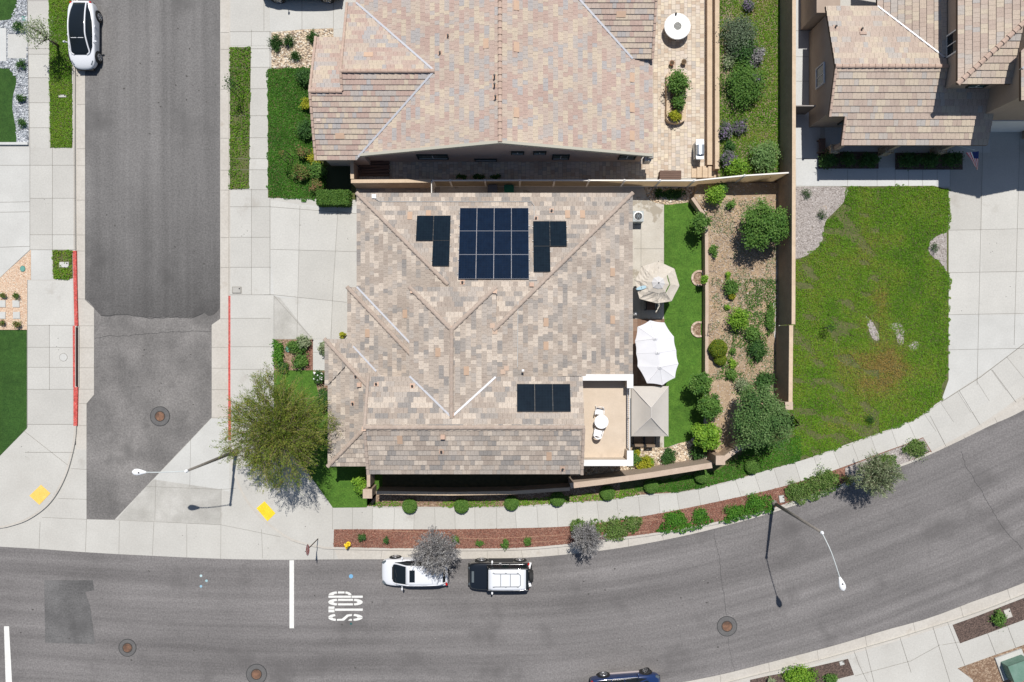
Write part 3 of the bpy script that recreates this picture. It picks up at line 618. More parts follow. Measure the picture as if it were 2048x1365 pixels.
c = W(127,715); b = MB(); b.lathe((c.x, c.y, 0), [(.29,0),(.29,.016)], 28); t = thing("manhole", "pale round cover set in the pavement beside the storm drain", "manhole", c); part("frame", b, joint, t)
b = MB(); b.lathe((c.x, c.y, 0), [(.265,0),(.265,.021)], 28); part("lid", b, conc_b, t)
for px, py, lab in ((5,608,"upper left stepping stone in the beige gravel"),(33,608,"upper right stepping stone in the beige gravel"),(5,631,"lower left stepping stone in the beige gravel"),(34,631,"lower right stepping stone in the beige gravel")):
    c = W(px, py); b = MB(); b.box((c.x, c.y, .03), (.5,.5,.06)); b.box((c.x, c.y, .062), (.44,.44,.01)); single("stepping_stone", b, conc_b, lab, "stepping stone", "stepping stones in the gravel")
# ================================================================ ROOFS
def clip(poly, a, b_, c):      # keep a*x+b*y<=c
    out = []; n = len(poly)
    for i in range(n):
        p, q = poly[i], poly[(i+1) % n]; dp = a*p[0]+b_*p[1]-c; dq = a*q[0]+b_*q[1]-c
        if dp <= 0: out.append(p)
        if (dp < 0 < dq) or (dq < 0 < dp):
            t = dp/(dp-dq); out.append((p[0]+(q[0]-p[0])*t, p[1]+(q[1]-p[1])*t))
    return out
def inside(x, y, poly):
    r = False; n = len(poly); j = n-1
    for i in range(n):
        xi, yi = poly[i]; xj, yj = poly[j]
        if (yi > y) != (yj > y) and x < (xj-xi)*(y-yi)/(yj-yi)+xi: r = not r
        j = i
    return r
def roof_plane(tb, ub, pts, tw=.27, ex=.355, th=.050, rnd=None, under=.16):
    """tb: MB for tiles, ub: MB for the deck below. pts: xyz world, planar"""
    rnd = rnd or random; P = [Vector(p) for p in pts]; n = Vector((0,0,0))
    for i in range(len(P)):
        a, c = P[i], P[(i+1) % len(P)]; n += Vector(((a.y-c.y)*(a.z+c.z), (a.z-c.z)*(a.x+c.x), (a.x-c.x)*(a.y+c.y)))
    n.normalize()
    if n.z < 0: n = -n; P = P[::-1]
    U = Vector((0,0,1)).cross(n).normalized(); V = n.cross(U)
    O = P[0]; q = [((p-O).dot(U), (p-O).dot(V)) for p in P]
    N = len(P); lo = [p - Vector((0,0,under)) for p in P]; hi = [p + n*.004 for p in P]
    ub.add([*lo, *hi], [tuple(range(N-1,-1,-1)), tuple(range(N,2*N))] + [(i,(i+1)%N,N+(i+1)%N,N+i) for i in range(N)])
    u0 = min(a[0] for a in q); u1 = max(a[0] for a in q); v0 = min(a[1] for a in q); v1 = max(a[1] for a in q)
    r = 0; v = v0 - .03
    while v < v1:
        va, vb = v, v+ex; band = clip(clip(q, 0, 1, vb), 0, -1, -va)
        if len(band) >= 3:
            off = (r % 2)*tw*.5 + rnd.uniform(-.02,.02); a0 = min(p[0] for p in band); a1 = max(p[0] for p in band)
            k0 = math.floor((a0-u0-off)/tw); k1 = math.ceil((a1-u0-off)/tw); run = 0; tint = .5
            for k in range(k0, k1+1):
                ua = u0+off+k*tw+.004; uc = ua+tw-.008
                if run <= 0: run = rnd.choice((1,1,1,2,2,3)); tint = rnd.random()
                run -= 1
                cell = clip(clip(band, 1, 0, uc), -1, 0, -ua)
                if len(cell) < 3: continue
                jit = rnd.uniform(-.004,.005)
                def h(vv): return .010 + jit + th*(1-(vv-va)/ex)
                M_ = len(cell); top = [O+U*a+V*c_+n*h(c_) for a, c_ in cell]; tb.add(top, [tuple(range(M_))], tint)
                low = [i for i in range(M_) if abs(cell[i][1]-va) < 1e-5]
                if len(low) == 2:
                    i, j = low
                    if cell[i][0] > cell[j][0]: i, j = j, i
                    a, c_ = top[i], top[j]; dn = n*(h(va)-.004); tb.add([a-dn, c_-dn, c_, a], [(0,1,2,3)], tint)
        v += ex; r += 1
def cap_line(mb, A, B, wd=.13, seg=.42, lift=.045, rnd=None):
    rnd = rnd or random; A = Vector(A); B = Vector(B); d = (B-A); L = d.length; d.normalize(); side = d.cross(Vector((0,0,1))).normalized(); up = side.cross(d).normalized()
    n = max(1, round(L/seg)); s = L/n
    for i in range(n):
        a = A+d*(i*s-.02); c = A+d*((i+1)*s+.03); vs = []
        for p, r, z in ((a, wd*1.10, lift+.035), (c, wd*.86, lift)):
            for ang in (-8, 25, 65, 115, 155, 188):
                t = math.radians(ang); vs.append(p+side*math.cos(t)*r+up*(math.sin(t)*r*.62+z))
        mb.add(vs, [(k, k+1, 7+k, 6+k) for k in range(5)]+[(5,4,3,2,1,0),(6,7,8,9,10,11)], rnd.random())
def flash(mb, A, B, wd=.12, z=.085):
    A = Vector(A); B = Vector(B); d = (B-A).normalized(); s = d.cross(Vector((0,0,1))).normalized()*wd/2; u = Vector((0,0,z))
    mb.add([A-s+u, B-s+u, B+s+u, A+s+u, A-s-u, B-s-u, B+s-u, A+s-u], [(0,1,2,3),(7,6,5,4),(0,4,5,1),(2,6,7,3),(1,5,6,2),(3,7,4,0)])
def wallbox(mb, poly, z0, z1): mb.prism(poly, z0, z1)
def window(parent, c, wdt, hgt, axis, sgn, frame=None, glass=None, mull=1, depth=.06, name="window"):
    """axis 'x': wall faces +-y ; axis 'y': wall faces +-x"""
    frame = frame or mat_frame; c = Vector(c); b = MB(); t = .07
    def bx(u, z, su, sz, d, o):
        if axis == 'x': b.box((c.x+u, c.y+sgn*o, c.z+z), (su, d, sz))
        else: b.box((c.x+sgn*o, c.y+u, c.z+z), (d, su, sz))
    bx(0, hgt/2+t/2, wdt+2*t, t, .10, .05); bx(0, -hgt/2-t/2, wdt+2*t, t, .10, .05); bx(-wdt/2-t/2, 0, t, hgt, .10, .05); bx(wdt/2+t/2, 0, t, hgt, .10, .05)
    f = part(name, b, frame, parent)
    b = MB(); bx(0, 0, wdt, hgt, .03, .03); part("pane", b, glass or glassg, f)
    b = MB()
    for i in range(mull): bx(-wdt/2+wdt*(i+1)/(mull+1), 0, .05, hgt, .04, .05)
    bx(0, hgt/2-.02, wdt, .04, .04, .05); bx(0, -hgt/2+.02, wdt, .04, .04, .05)
    part("sash", b, trim_w, f)
mat_frame = mat("window_trim", (.045,.05,.045))

# ---------------------------------------------------------------- main house
p = .33; R1 = random.Random(3)
zN = lambda x, y: 3+p*(9.9-y)
zE = lambda x, y: 3+p*(8.07-x)
zA = lambda x, y: 3+p*(x+10.39)
zB = lambda x, y: 3+p*(x+11.02)
zBn = lambda x, y: 3+p*(3.6-y)
zC = lambda x, y: 3+p*(x+12.53)
zCn = lambda x, y: 3+p*(.12-y)
zD = lambda x, y: 3.076+p*(y+8.36)
zUn = lambda x, y: 6+.331*(3.37-y)
zUw = lambda x, y: 6+.3285*(x+6.41)
zWn = lambda x, y: 6+.36*(-2.24-y)
zWs = lambda x, y: 6+.36*(y+8.31)
house = thing("stucco_house", "house with brown blended tile roof, solar panels and a roof deck, in the middle", "house", (-1, 0, 0))
def caps(parent, lst, m, rnd, sm=lambda A: .13):
    for A, B, f in lst:
        b = MB(); cap_line(b, (*A, f(*A)), (*B, f(*B)), rnd=rnd, wd=sm(A, B)); part("ridge_cap", b, m, parent)
def flashes(parent, lst, m, wd=.12, z=.085):
    for A, B, f in lst:
        b = MB(); flash(b, (*A, f(*A)), (*B, f(*B)), wd, z); part("valley_flashing", b, m, parent)
def odd_tiles(parent, lst, m, sx, sy):
    for px, py, f in lst:
        b = MB(); onroof_tile(b, px, py, f, sx, sy, .075); part("replacement_tile", b, m, parent)
def onroof_tile(b, px, py, f, sx, sy, lift=.06):
    c = onz(px, py, f); e = .02; dx = (f(c.x+e,c.y)-f(c.x,c.y))/e; dy = (f(c.x,c.y+e)-f(c.x,c.y))/e
    q = [(c.x+a*sx/2, c.y+d*sy/2, c.z+dx*a*sx/2+dy*d*sy/2+lift) for a, d in ((-1,-1),(1,-1),(1,1),(-1,1))]
    b.add(q+[(v[0], v[1], v[2]-.05) for v in q], [(0,1,2,3),(0,4,5,1),(1,5,6,2),(2,6,7,3),(3,7,4,0)], .5)
def planes(parent, lst, tm, um, rnd, tw=.27, ex=.34, name="roof"):
    tb, ub = MB(), MB()
    for poly, f in lst: roof_plane(tb, ub, [(x, y, f(x, y)) for x, y in poly], rnd=rnd, tw=tw, ex=ex)
    r = part(name, tb, tm, parent); part("roof_deck_edge", ub, um, r); return r
low = planes(house, [
    ([(-10.39,9.9),(8.07,9.9),(-1.16,.67)], zN),
    ([(8.07,9.9),(-1.0,.83),(-1.0,3.37),(-3.71,.69),(-3.71,-4.70),(-1.02,-2.28),(8.07,-2.28)], zE),
    ([(-10.39,9.9),(-3.7,3.21),(-3.7,1.0),(-5.9,-.89),(-10.39,3.6)], zA),
    ([(-11.02,3.6),(-5.9,-1.52),(-5.9,-3),(-7.9,-3),(-11.02,.12)], zB),
    ([(-11.02,3.6),(-10.39,3.6),(-5.9,-.89),(-5.9,-1.52)], zBn),
    ([(-12.53,.12),(-11.02,.12),(-7.9,-3),(-9.41,-3)], zCn),
    ([(-12.53,.12),(-10.87,-1.54),(-12.3,-2.97),(-12.53,-2.97)], zC),
    ([(-12.3,-2.97),(-10.87,-1.54),(-9.41,-3),(-8.85,-3),(-8.85,-4.91),(-12.3,-8.36)], zC),
    ([(-12.3,-8.36),(-8.85,-4.91),(-8.85,-8.36)], zD)], tile_m, undl, R1)
up = planes(house, [
    ([(-6.41,3.37),(-1.0,3.37),(-3.71,.69)], zUn),
    ([(-6.41,3.37),(-3.71,.69),(-3.71,-4.66),(-6.41,-2.24)], zUw),
    ([(-9.05,-2.24),(-6.41,-2.24),(-3.71,-4.66),(-1.02,-2.24),(4.42,-2.24),(4.42,-5.27),(-9.05,-5.27)], zWn),
    ([(-9.05,-5.27),(4.42,-5.27),(4.42,-8.31),(-9.05,-8.31)], zWs)], tile_m, undl, R1, name="upper_roof")
caps(low, (((8.07,9.9),(-1.16,.67),zN),((-10.39,9.9),(-4.1,3.61),zN),((-11.02,3.6),(-6.41,-1.01),zB),((-12.53,.12),(-9.41,-3),zC),((-12.3,-8.36),(-8.85,-4.91),zD)), cap_m, R1, lambda A, B: .13)
caps(up, (((-6.41,3.37),(-3.71,.69),zUn),((-1.0,3.37),(-3.71,.69),zUn),((-3.71,.75),(-3.71,-4.7),zUw),((-9.05,-5.27),(4.42,-5.27),zWn),((-9.0,-2.24),(-9.0,-5.2),zWn),((-9.0,-8.31),(-9.0,-5.2),zWs),((4.37,-8.31),(4.37,-5.2),zWs)), cap_m, R1, lambda A, B: .10 if abs(A[0]) in (9.0,4.37) else .13)
flashes(low, (((-10.39,3.62),(-6.41,-.36),zA),((-10.6,-.35),(-8.95,-2.0),zB)), flashm)
b = MB(); A = (-10.95,-1.62); B = (-12.3,-2.97); flash(b, (*A, zC(*A)), (*B, zC(*B)), .07, .05); part("valley_flashing", b, dark, low)
flashes(up, (((-6.41,-2.2),(-3.75,-4.62),zWn),((-1.02,-2.24),(-3.67,-4.62),zWn)), flashm)
# walls
b = MB(); wallbox(b, [(-10,9.5),(7.65,9.5),(7.65,-2.5),(4.0,-2.5),(4.0,-7.95),(-8.7,-7.95),(-11.9,-7.95),(-11.9,-.3),(-10.6,-.3),(-10.6,3.2),(-10,3.2)], -.1, 2.84)
wallbox(b, [(-8.7,-2.6),(4.1,-2.6),(4.1,-7.93),(-8.7,-7.93)], 2.84, 5.86); wallbox(b, [(-6.0,-2.6),(-1.5,-2.6),(-1.5,2.95),(-6.0,2.95)], 2.84, 5.86)
for x0, x1 in ((-8.72,-8.4),(3.8,4.12)):
    vs = [(x, y, z) for x in (x0, x1) for y, z in ((-7.9,5.86),(-5.27,6.85),(-2.65,5.86))]; b.add(vs, [(0,1,2),(5,4,3),(0,3,4,1),(1,4,5,2),(2,5,3,0)])
wl = part("wall", b, stucco, house)
for x in (-6.2,-2.4,1.4): window(house, (x,-7.95,1.5), 1.5, 1.2, 'x', -1)
for x in (-6.0,-1.0,2.2): window(house, (x,-7.95,4.4), 1.2, 1.1, 'x', -1)
window(house, (-11.9,-5.5,1.5), 1.6, 1.2, 'y', -1); window(house, (7.65,7,1.5), 1.4, 1.2, 'y', 1); window(house, (7.65,2.2,1.1), 2.6, 2.0, 'y', 1, mull=2)
b = MB(); b.box((-10.03,6.4,1.15), (.06,4.9,2.3)); gd = part("garage_door", b, trim_w, house)
b = MB()
for z in (.57,1.14,1.71): b.box((-10.07,6.4,z), (.03,4.88,.02))
part("panel_joint", b, joint, gd)
# deck over the patio, with parapets
DZ = 3.0
b = MB(); b.prism([(4.15,-2.55),(7.9,-2.55),(7.9,-8.16),(4.15,-8.16)], DZ-.35, DZ); deck = part("deck", b, deckm, house)
b = MB()
b.prism([(4.15,-2.2),(7.9,-2.2),(7.9,-2.56),(4.15,-2.56)], DZ-.1, DZ+1.06); b.prism([(7.55,-2.56),(7.9,-2.56),(7.9,-3.05),(7.55,-3.05)], DZ-.1, DZ+1.06)
b.prism([(4.4,-7.80),(7.9,-7.80),(7.9,-8.14),(4.4,-8.14)], DZ-.1, DZ+1.06); b.prism([(7.55,-7.2),(7.9,-7.2),(7.9,-7.8),(7.55,-7.8)], DZ-.1, DZ+1.06)
pr = part("parapet", b, stucco_c, house)
b = MB(); b.prism([(4.12,-2.17),(7.93,-2.17),(7.93,-3.08),(7.52,-3.08),(7.52,-2.59),(4.12,-2.59)], DZ+1.06, DZ+1.12); part("parapet_cap", b, trim_w, pr); b = MB(); b.prism([(4.43,-7.77),(7.52,-7.77),(7.52,-7.17),(7.93,-7.17),(7.93,-8.17),(4.43,-8.17)], DZ+1.06, DZ+1.12)
part("parapet_cap", b, trim_w, pr)
b = MB()
for z in (DZ+.12, DZ+1.0): b.box((7.72,-5.12,z), (.05,4.08,.04))
y = -3.12
while y > -7.15: b.box((7.72,y,DZ+.55), (.022,.022,.9)); y -= .135
for y in (-3.1,-5.12,-7.15): b.box((7.72,y,DZ+.5), (.06,.06,1.0))
part("railing", b, trim_w, house)
b = MB()
for y in (-2.75,-5.2,-7.9): b.box((7.6,y,1.32), (.3,.3,2.66))
b.box((5.2,-7.9,1.32), (.3,.3,2.66)); part("patio_post", b, stucco, house)
# roof furniture of the main house
def vent_pipe(parent, px, py, f, base=vent_o, h=.20, box=False):
    c = onz(px, py, f); b = MB(); e = .02
    dx = (f(c.x+e, c.y)-f(c.x, c.y))/e; dy = (f(c.x, c.y+e)-f(c.x, c.y))/e; s = .15
    vs = [(c.x+a*s, c.y+d*s, f(c.x, c.y)+dx*a*s+dy*d*s+.055) for a, d in ((-1,-1),(1,-1),(1,1),(-1,1))]
    b.add(vs+[(v[0], v[1], v[2]-.06) for v in vs], [(0,1,2,3),(0,4,5,1),(1,5,6,2),(2,6,7,3),(3,7,4,0)]); r = part("vent_flashing", b, base, parent)
    b = MB()
    if box: b.box((c.x, c.y, c.z+.14), (.26,.26,.16))
    else: b.tube([(c.x,c.y,c.z), (c.x,c.y,c.z+h)], .045, 8); b.lathe((c.x,c.y,c.z+h), [(.075,0),(.06,.05)], 8)
    part("vent_hood" if box else "vent_pipe", b, base if box else dark, r)
for px, py, f, bx in ((712,753,zC,0),(719,770,zC,1),(706,807,zC,0),(753,768,zWn,0),(825,772,zWn,0),(886,874,zWs,1),(883,903,zWs,0),(925,565,zN,0),(1072,437,zN,0),(1103,422,zN,0),(1063,570,zN,1),(1125,938,zWs,0)): vent_pipe(house, px, py, f, box=bool(bx))
odd_tiles(low, ((1225,545,zE),(1225,640,zE),(1092,645,zE),(1092,692,zE),(735,667,zB),(876,705,zUw),(933,742,zE),(810,628,zA),(1135,429,zN),(1165,429,zN),(820,432,zN),(857,429,zN),(800,880,zWs),(1098,913,zWs)), mat("orange_tile", [(.3,(.47,.33,.235)),(.7,(.43,.30,.21))], scale=5), .32, .54)
odd_tiles(up, ((903,657,zUn),(825,583,zUn),(990,583,zUn),(904,829,zUw),(728,858,zWn)), mat("ridge_mortar", (.50,.36,.27)), .26, .26); odd_tiles(low, ((1013,737,zE),(1006,744,zE),(990,664,zE),(985,652,zE)), mat("ridge_mortar_light", (.50,.37,.28)), .30, .30)
# conduits
b = MB()
def conduit(pts, f): b.tube([onz(px, py, f)+Vector((0,0,.10)) for px, py in pts], .022, 6)
conduit([(750,398),(760,404),(1062,404),(1068,412),(1068,440)], zN); conduit([(1058,561),(1074,561)], zN)
part("conduit", b, steel, low)
b = MB(); conduit([(1036,603),(1035,735)], zE); part("conduit", b, steel, low)
b = MB(); c = onz(749,394,zN); b.box((c.x, c.y, c.z+.12), (.28,.26,.12)); part("junction_box", b, whitem, low)
b = MB(); c = onz(1046,741,zWn); b.box((c.x, c.y, c.z+.12), (.14,.12,.12)); part("junction_box", b, whitem, up)

# solar panels: each array rests on the roof
def solar_array(x0, x1, y0, y1, nx, ny, f, lab, m, cells=None, fm=None, lift=.16):
    """x/y in plan metres; panels share rails"""
    cx, cy = (x0+x1)/2, (y0+y1)/2; t = thing("solar_array", lab, "solar panels", (cx, cy, f(cx, cy)), "solar arrays on the tile roof")
    cells = cells or [(i, j) for i in range(nx) for j in range(ny)]
    g = .014; dx = (x1-x0)/nx; dy = (y1-y0)/ny
    for i, j in cells:
        a, c = x0+i*dx+g/2, x0+(i+1)*dx-g/2; d, e = y0+j*dy+g/2, y0+(j+1)*dy-g/2
        def q(b, a, c, d, e, z0, z1):
            lo = [(X, Y, f(X, Y)+z0) for X, Y in ((a,d),(c,d),(c,e),(a,e))]; hi = [(X, Y, f(X, Y)+z1) for X, Y in ((a,d),(c,d),(c,e),(a,e))]
            b.add(lo+hi, [(3,2,1,0),(4,5,6,7),(0,1,5,4),(1,2,6,5),(2,3,7,6),(3,0,4,7)])
        b = MB(); q(b, a, c, d, e, lift-.035, lift); pn = part("panel", b, fm or solar_f, t)
        b = MB(); s = .011; q(b, a+s, c-s, d+s, e-s, lift+.0005, lift+.004); part("glass", b, m, pn)
        b = MB(); n = 6
        for k in range(1, n): xx = a+s+(c-a-2*s)*k/n; q(b, xx-.004, xx+.004, d+s, e-s, lift+.0043, lift+.0052)
        for k in range(1, 10): yy = d+s+(e-d-2*s)*k/10; q(b, a+s, c-s, yy-.004, yy+.004, lift+.0046, lift+.0056)
        part("cell_lines", b, solar_l, pn)
    b = MB()
    for j in sorted({c[1] for c in cells}):
        I = [c[0] for c in cells if c[1] == j]
        for fr in (.22,.78):
            yy = y0+(j+fr)*dy; A = Vector((x0+min(I)*dx-.05, yy, 0)); B = Vector((x0+(max(I)+1)*dx+.05, yy, 0))
            b.tube([(A.x, yy, f(A.x, yy)+lift-.07), (B.x, yy, f(B.x, yy)+lift-.07)], .03, 6)
            for X in (A.x+.1, (A.x+B.x)/2, B.x-.1): b.tube([(X, yy, f(X, yy)), (X, yy, f(X, yy)+lift-.07)], .02, 6)
    part("rail", b, steel, t)
solar_l = mat("cell_line", (.014,.021,.034), rough=.03, spec=.22)
solar_array(-3.45,1.10,3.98,8.82,4,3,zN,"big dark blue solar array of twelve panels on the north roof slope",solar,lift=.20)
solar_array(-6.28,-4.04,4.82,8.29,2,2,zN,"black L of three solar panels left of the big blue array",solar_k,cells=[(0,1),(1,1),(1,0)],fm=blackp)
solar_array(1.38,3.58,4.44,7.90,2,2,zN,"black L of three solar panels right of the big blue array",solar_k,cells=[(0,1),(1,1),(0,0)],fm=blackp)
solar_array(.30,3.62,-4.32,-2.66,3,1,zWn,"row of three black solar panels next to the roof deck",solar_k,fm=blackp)

# ---------------------------------------------------------------- house above (north)
R2 = random.Random(5)
h2 = thing("stucco_house", "long house with pinkish tile roof and low gable, above the middle house", "house", (-1, 18, 0))
z2w = lambda x, y: 6.1-.32*(-.75-x)
z2e = lambda x, y: 6.1-.305*(x+.75)
z2s = lambda x, y: 3+.331*(y-12.14)
z2n = lambda x, y: 4.74-.331*(y-17.4)
z2m = lambda x, y: 4.36-.331*(y-16.24)
z2g = lambda x, y: 3.43+.33*(y-18.75)
lo2 = planes(h2, [
    ([(-.75,12.41),(-10.16,12.41),(-5.0,17.4),(-10.44,22.66),(-10.44,27.5),(-.75,27.5)], z2w),
    ([(-.75,12.41),(9.41,12.41),(9.41,27.5),(-.75,27.5)], z2e),
    ([(-13.2,12.14),(-13.2,16.24),(-11.05,16.24),(-11.05,17.4),(-5.0,17.4),(-10.40,12.14)], z2s),
    ([(-11.05,17.4),(-5,17.4),(-10.44,22.66),(-11.05,22.66)], z2n),
    ([(-13.2,16.24),(-11.0,16.24),(-11.0,20.34),(-13.2,20.34)], z2m),
    ([(8.0,18.75),(9.39,18.75),(9.39,24.5),(1.77,24.5)], z2g)], tile_p, mat("fascia_cream", (.40,.34,.27)), R2)
caps(lo2, (((-.75,12.45),(-.75,27.5),z2w),((-5.0,17.4),(-11.05,17.4),z2s),((-11.05,16.24),(-13.2,16.24),z2s),((-13.15,12.14),(-13.15,16.2),z2s),((-13.15,20.34),(-13.15,16.2),z2m),((-11.05,22.6),(-11.05,17.4),z2n),((-11.05,16.3),(-11.05,17.4),z2s),((9.33,18.75),(9.33,24.5),z2g)), cap_p, R2, lambda A, B: .09 if A[0] == B[0] and A[0] != -.75 else .13)
flashes(lo2, (((-10.3,12.30),(-5.05,17.35),z2s),((-5.05,17.45),(-10.44,22.66),z2n),((8.0,18.72),(2.0,24.3),z2e)), flashm, .13)
rk = mat("rake_trim", (.42,.40,.33))
for A, B, f in (((-10.2,12.41),(-.75,12.41),z2w),((-.75,12.41),(9.41,12.41),z2e)):
    b = MB(); a, c = Vector((*A, f(*A))), Vector((*B, f(*B))); vs = [a+Vector((0,dy,dz)) for dy, dz in ((-.06,-.2),(.12,-.2),(.12,.09),(-.06,.09))]+[c+Vector((0,dy,dz)) for dy, dz in ((-.06,-.2),(.12,-.2),(.12,.09),(-.06,.09))]
    b.add(vs, [(0,1,2,3),(7,6,5,4),(0,4,5,1),(1,5,6,2),(2,6,7,3),(3,7,4,0)]); part("rake_board", b, rk, lo2)
b = MB(); wallbox(b, [(-12.9,12.5),(-10.05,12.5),(-10.05,12.8),(9.1,12.8),(9.1,27.3),(-10.05,27.3),(-10.05,20),(-12.9,20)], -.1, 2.82)
vs = [(x, y, z) for y in (12.8,13.1) for x, z in ((-9.9,2.82),(-.75,5.78),(9.1,2.82))]; b.add(vs, [(2,1,0),(3,4,5),(0,1,4,3),(1,2,5,4),(2,0,3,5)])
b.box((-12.9+.15,16.24,3.4), (.25,3.6,.9))
part("wall", b, mat("stucco_taupe", [(.3,(.50,.40,.34)),(.7,(.56,.46,.39))], scale=1, fine=(20,.05)), h2)
for x, wdt, z, hh, mm in ((-5.5,2.0,1.45,.95,1),(-1.85,1.45,.62,.32,0),(.38,.75,2.45,.5,1),(1.88,.75,2.45,.5,1),(3.38,1.05,1.4,.95,1),(8.0,1.05,1.4,.95,1)): window(h2, (x,12.8,z), wdt, hh, 'x', -1, mull=mm)
for px, py, bx in ((896,73,0),(880,107,0)): vent_pipe(h2, px, py, z2w)
for px, py in ((989,155),(989,172),(991,196)): vent_pipe(h2, px, py, z2w, h=.35)
sal = mat("salmon_tile", [(.3,(.53,.37,.26)),(.7,(.48,.335,.24))], scale=5)
odd_tiles(lo2, ((1264,156,z2e),(1264,216,z2e),(1264,272,z2e),(972,88,z2w),(1033,95,z2e),(1033,12,z2e),(1033,226,z2e)), sal, .34, .62); odd_tiles(lo2, ((737,110,z2n),(680,273,z2s),(1242,30,z2g)), sal, .6, .34)
b = MB(); b.tube([(9.5,12.9,1.9),(9.5,12.5,1.95)], .2, 10); b.box((9.35,12.55,1.4), (.45,.35,.9)); part("meter_box", b, steel, h2)
# gutter (white) at the corner
# ---------------------------------------------------------------- house at the upper right
R3 = random.Random(9)
h3 = thing("stucco_house", "two storey house with rose tile roof and shaded porch in the upper right corner", "house", (27, 18, 0))
z3a = lambda x, y: 3.1+.3*(y-13.1)
z3n = lambda x, y: 4.51-.3*(y-17.8)
z3v = lambda x, y: 3.13+.33*(x-24.4)
z3w = lambda x, y: 6+.33*(x-27.9)
z3s = lambda x, y: 6+.33*(y-16.1)
z3g = lambda x, y: 7.3+.4*(x-30.9)
z3g2 = lambda x, y: 7.3+.4*(36.7-x)
lo3 = planes(h3, [
    ([(20.95,14.85),(22.0,14.85),(22.0,13.1),(31.8,13.1),(31.8,16.6),(28.25,16.6),(28.25,17.8),(20.95,17.8)], z3a),
    ([(20.95,17.8),(28.25,17.8),(28.25,18.3),(24.4,22.36),(20.95,22.36)], z3n),
    ([(24.4,22.36),(28.25,18.35),(28.25,26),(24.4,26)], z3v)], tile_q, undl, R3, .30, .42)
up3 = planes(h3, [
    ([(27.9,16.1),(33.0,21.2),(33.0,27),(27.9,27)], z3w),
    ([(27.9,16.1),(36.0,16.1),(36.0,21.2),(33.0,21.2)], z3s),
    ([(30.9,14.6),(33.8,14.6),(33.8,20.5),(30.9,17.6)], z3g),
    ([(33.8,14.6),(36.7,14.6),(36.7,20.5),(33.8,20.5)], z3g2),
    ([(36.4,13.9),(44,13.9),(44,21),(36.4,21)], lambda x, y: 6.2+.2*(y-13.9))], tile_q, undl, R3, .30, .42, name="upper_roof")  # last plane roofs an unseen east block, added for its shadow on the driveway
caps(lo3, (((20.95,17.8),(28.25,17.8),z3a),((22.05,13.1),(22.05,14.8),z3a),((21.0,14.85),(21.0,17.8),z3a)), cap_p, R3, lambda A, B: .13 if A[0] != B[0] else .08)
caps(up3, (((27.9,16.1),(33.0,21.2),z3w),((33.8,14.6),(33.8,20.5),z3g)), cap_p, R3, lambda A, B: .15)
b = MB(); flash(b, (24.4,22.36,3.14), (28.1,18.45,4.34), .09); part("valley_flashing", b, flashm, lo3)
b = MB(); flash(b, (30.9,16.5,7.32), (33.6,19.0,8.4), .10, .12); part("valley_flashing", b, flashm, up3)
b = MB(); wallbox(b, [(21.2,15.25),(28.3,15.25),(31.5,15.25),(31.5,22),(21.2,22)], -.1, 3.05)
vs = [(x, y, z) for x in (21.2,21.5) for y, z in ((15.25,3.05),(17.8,4.28),(22,3.05))]; b.add(vs, [(0,1,2),(5,4,3),(0,3,4,1),(1,4,5,2),(2,5,3,0)])
wallbox(b, [(28.3,16.5),(36,16.5),(36,27),(28.3,27)], -.1, 5.86); wallbox(b, [(31.25,15.0),(36.4,15.0),(36.4,22),(31.25,22)], -.1, 7.14)
vs = [(x, y, z) for y in (15.0,15.3) for x, z in ((31.25,7.14),(33.8,8.2),(36.4,7.14))]; b.add(vs, [(2,1,0),(3,4,5),(0,1,4,3),(1,2,5,4),(2,0,3,5)])
wallbox(b, [(36.42,14.4),(43.6,14.4),(43.6,22),(36.42,22)], -.1, 6.05); wallbox(b, [(20.6,22.2),(22.2,22.2),(22.2,27),(20.6,27)], -.1, 2.6)  # first box: unseen east block, added to carry the driveway shadow on
part("wall", b, stucco, h3)
window(h3, (21.2,18.2,1.9), 1.3, 1.1, 'y', -1, frame=trim_w, glass=glassd); window(h3, (28.3,19.1,4.9), 1.3, 1.0, 'y', -1, frame=trim_w, glass=glassd)
window(h3, (30.0,16.5,4.9), 1.0, .8, 'x', -1); window(h3, (23.5,15.25,1.5), 1.2, 1.2, 'x', -1)
b = MB(); b.box((34,14.96,1.2), (4.6,.07,2.4)); part("garage_door", b, trim_w, h3)
for x in (22.6,26.4,30.1):
    b = MB(); b.box((x,13.45,1.4), (.28,.28,2.9)); q = part("porch_post", b, stucco, h3)
    b = MB(); b.box((x,13.45,.5), (.55,.55,1.0)); b.box((x,13.45,1.02), (.62,.62,.06)); part("stone_base", b, cobble, q)
for px, py in ((1722,60),(1670,55)): vent_pipe(h3, px, py, z3n, base=cap_p)
b = MB(); c = onz(1724,60,z3n); b.box((c.x, c.y-.3, c.z+.12), (.45,.18,.16)); part("vent_hood", b, cap_p, lo3)
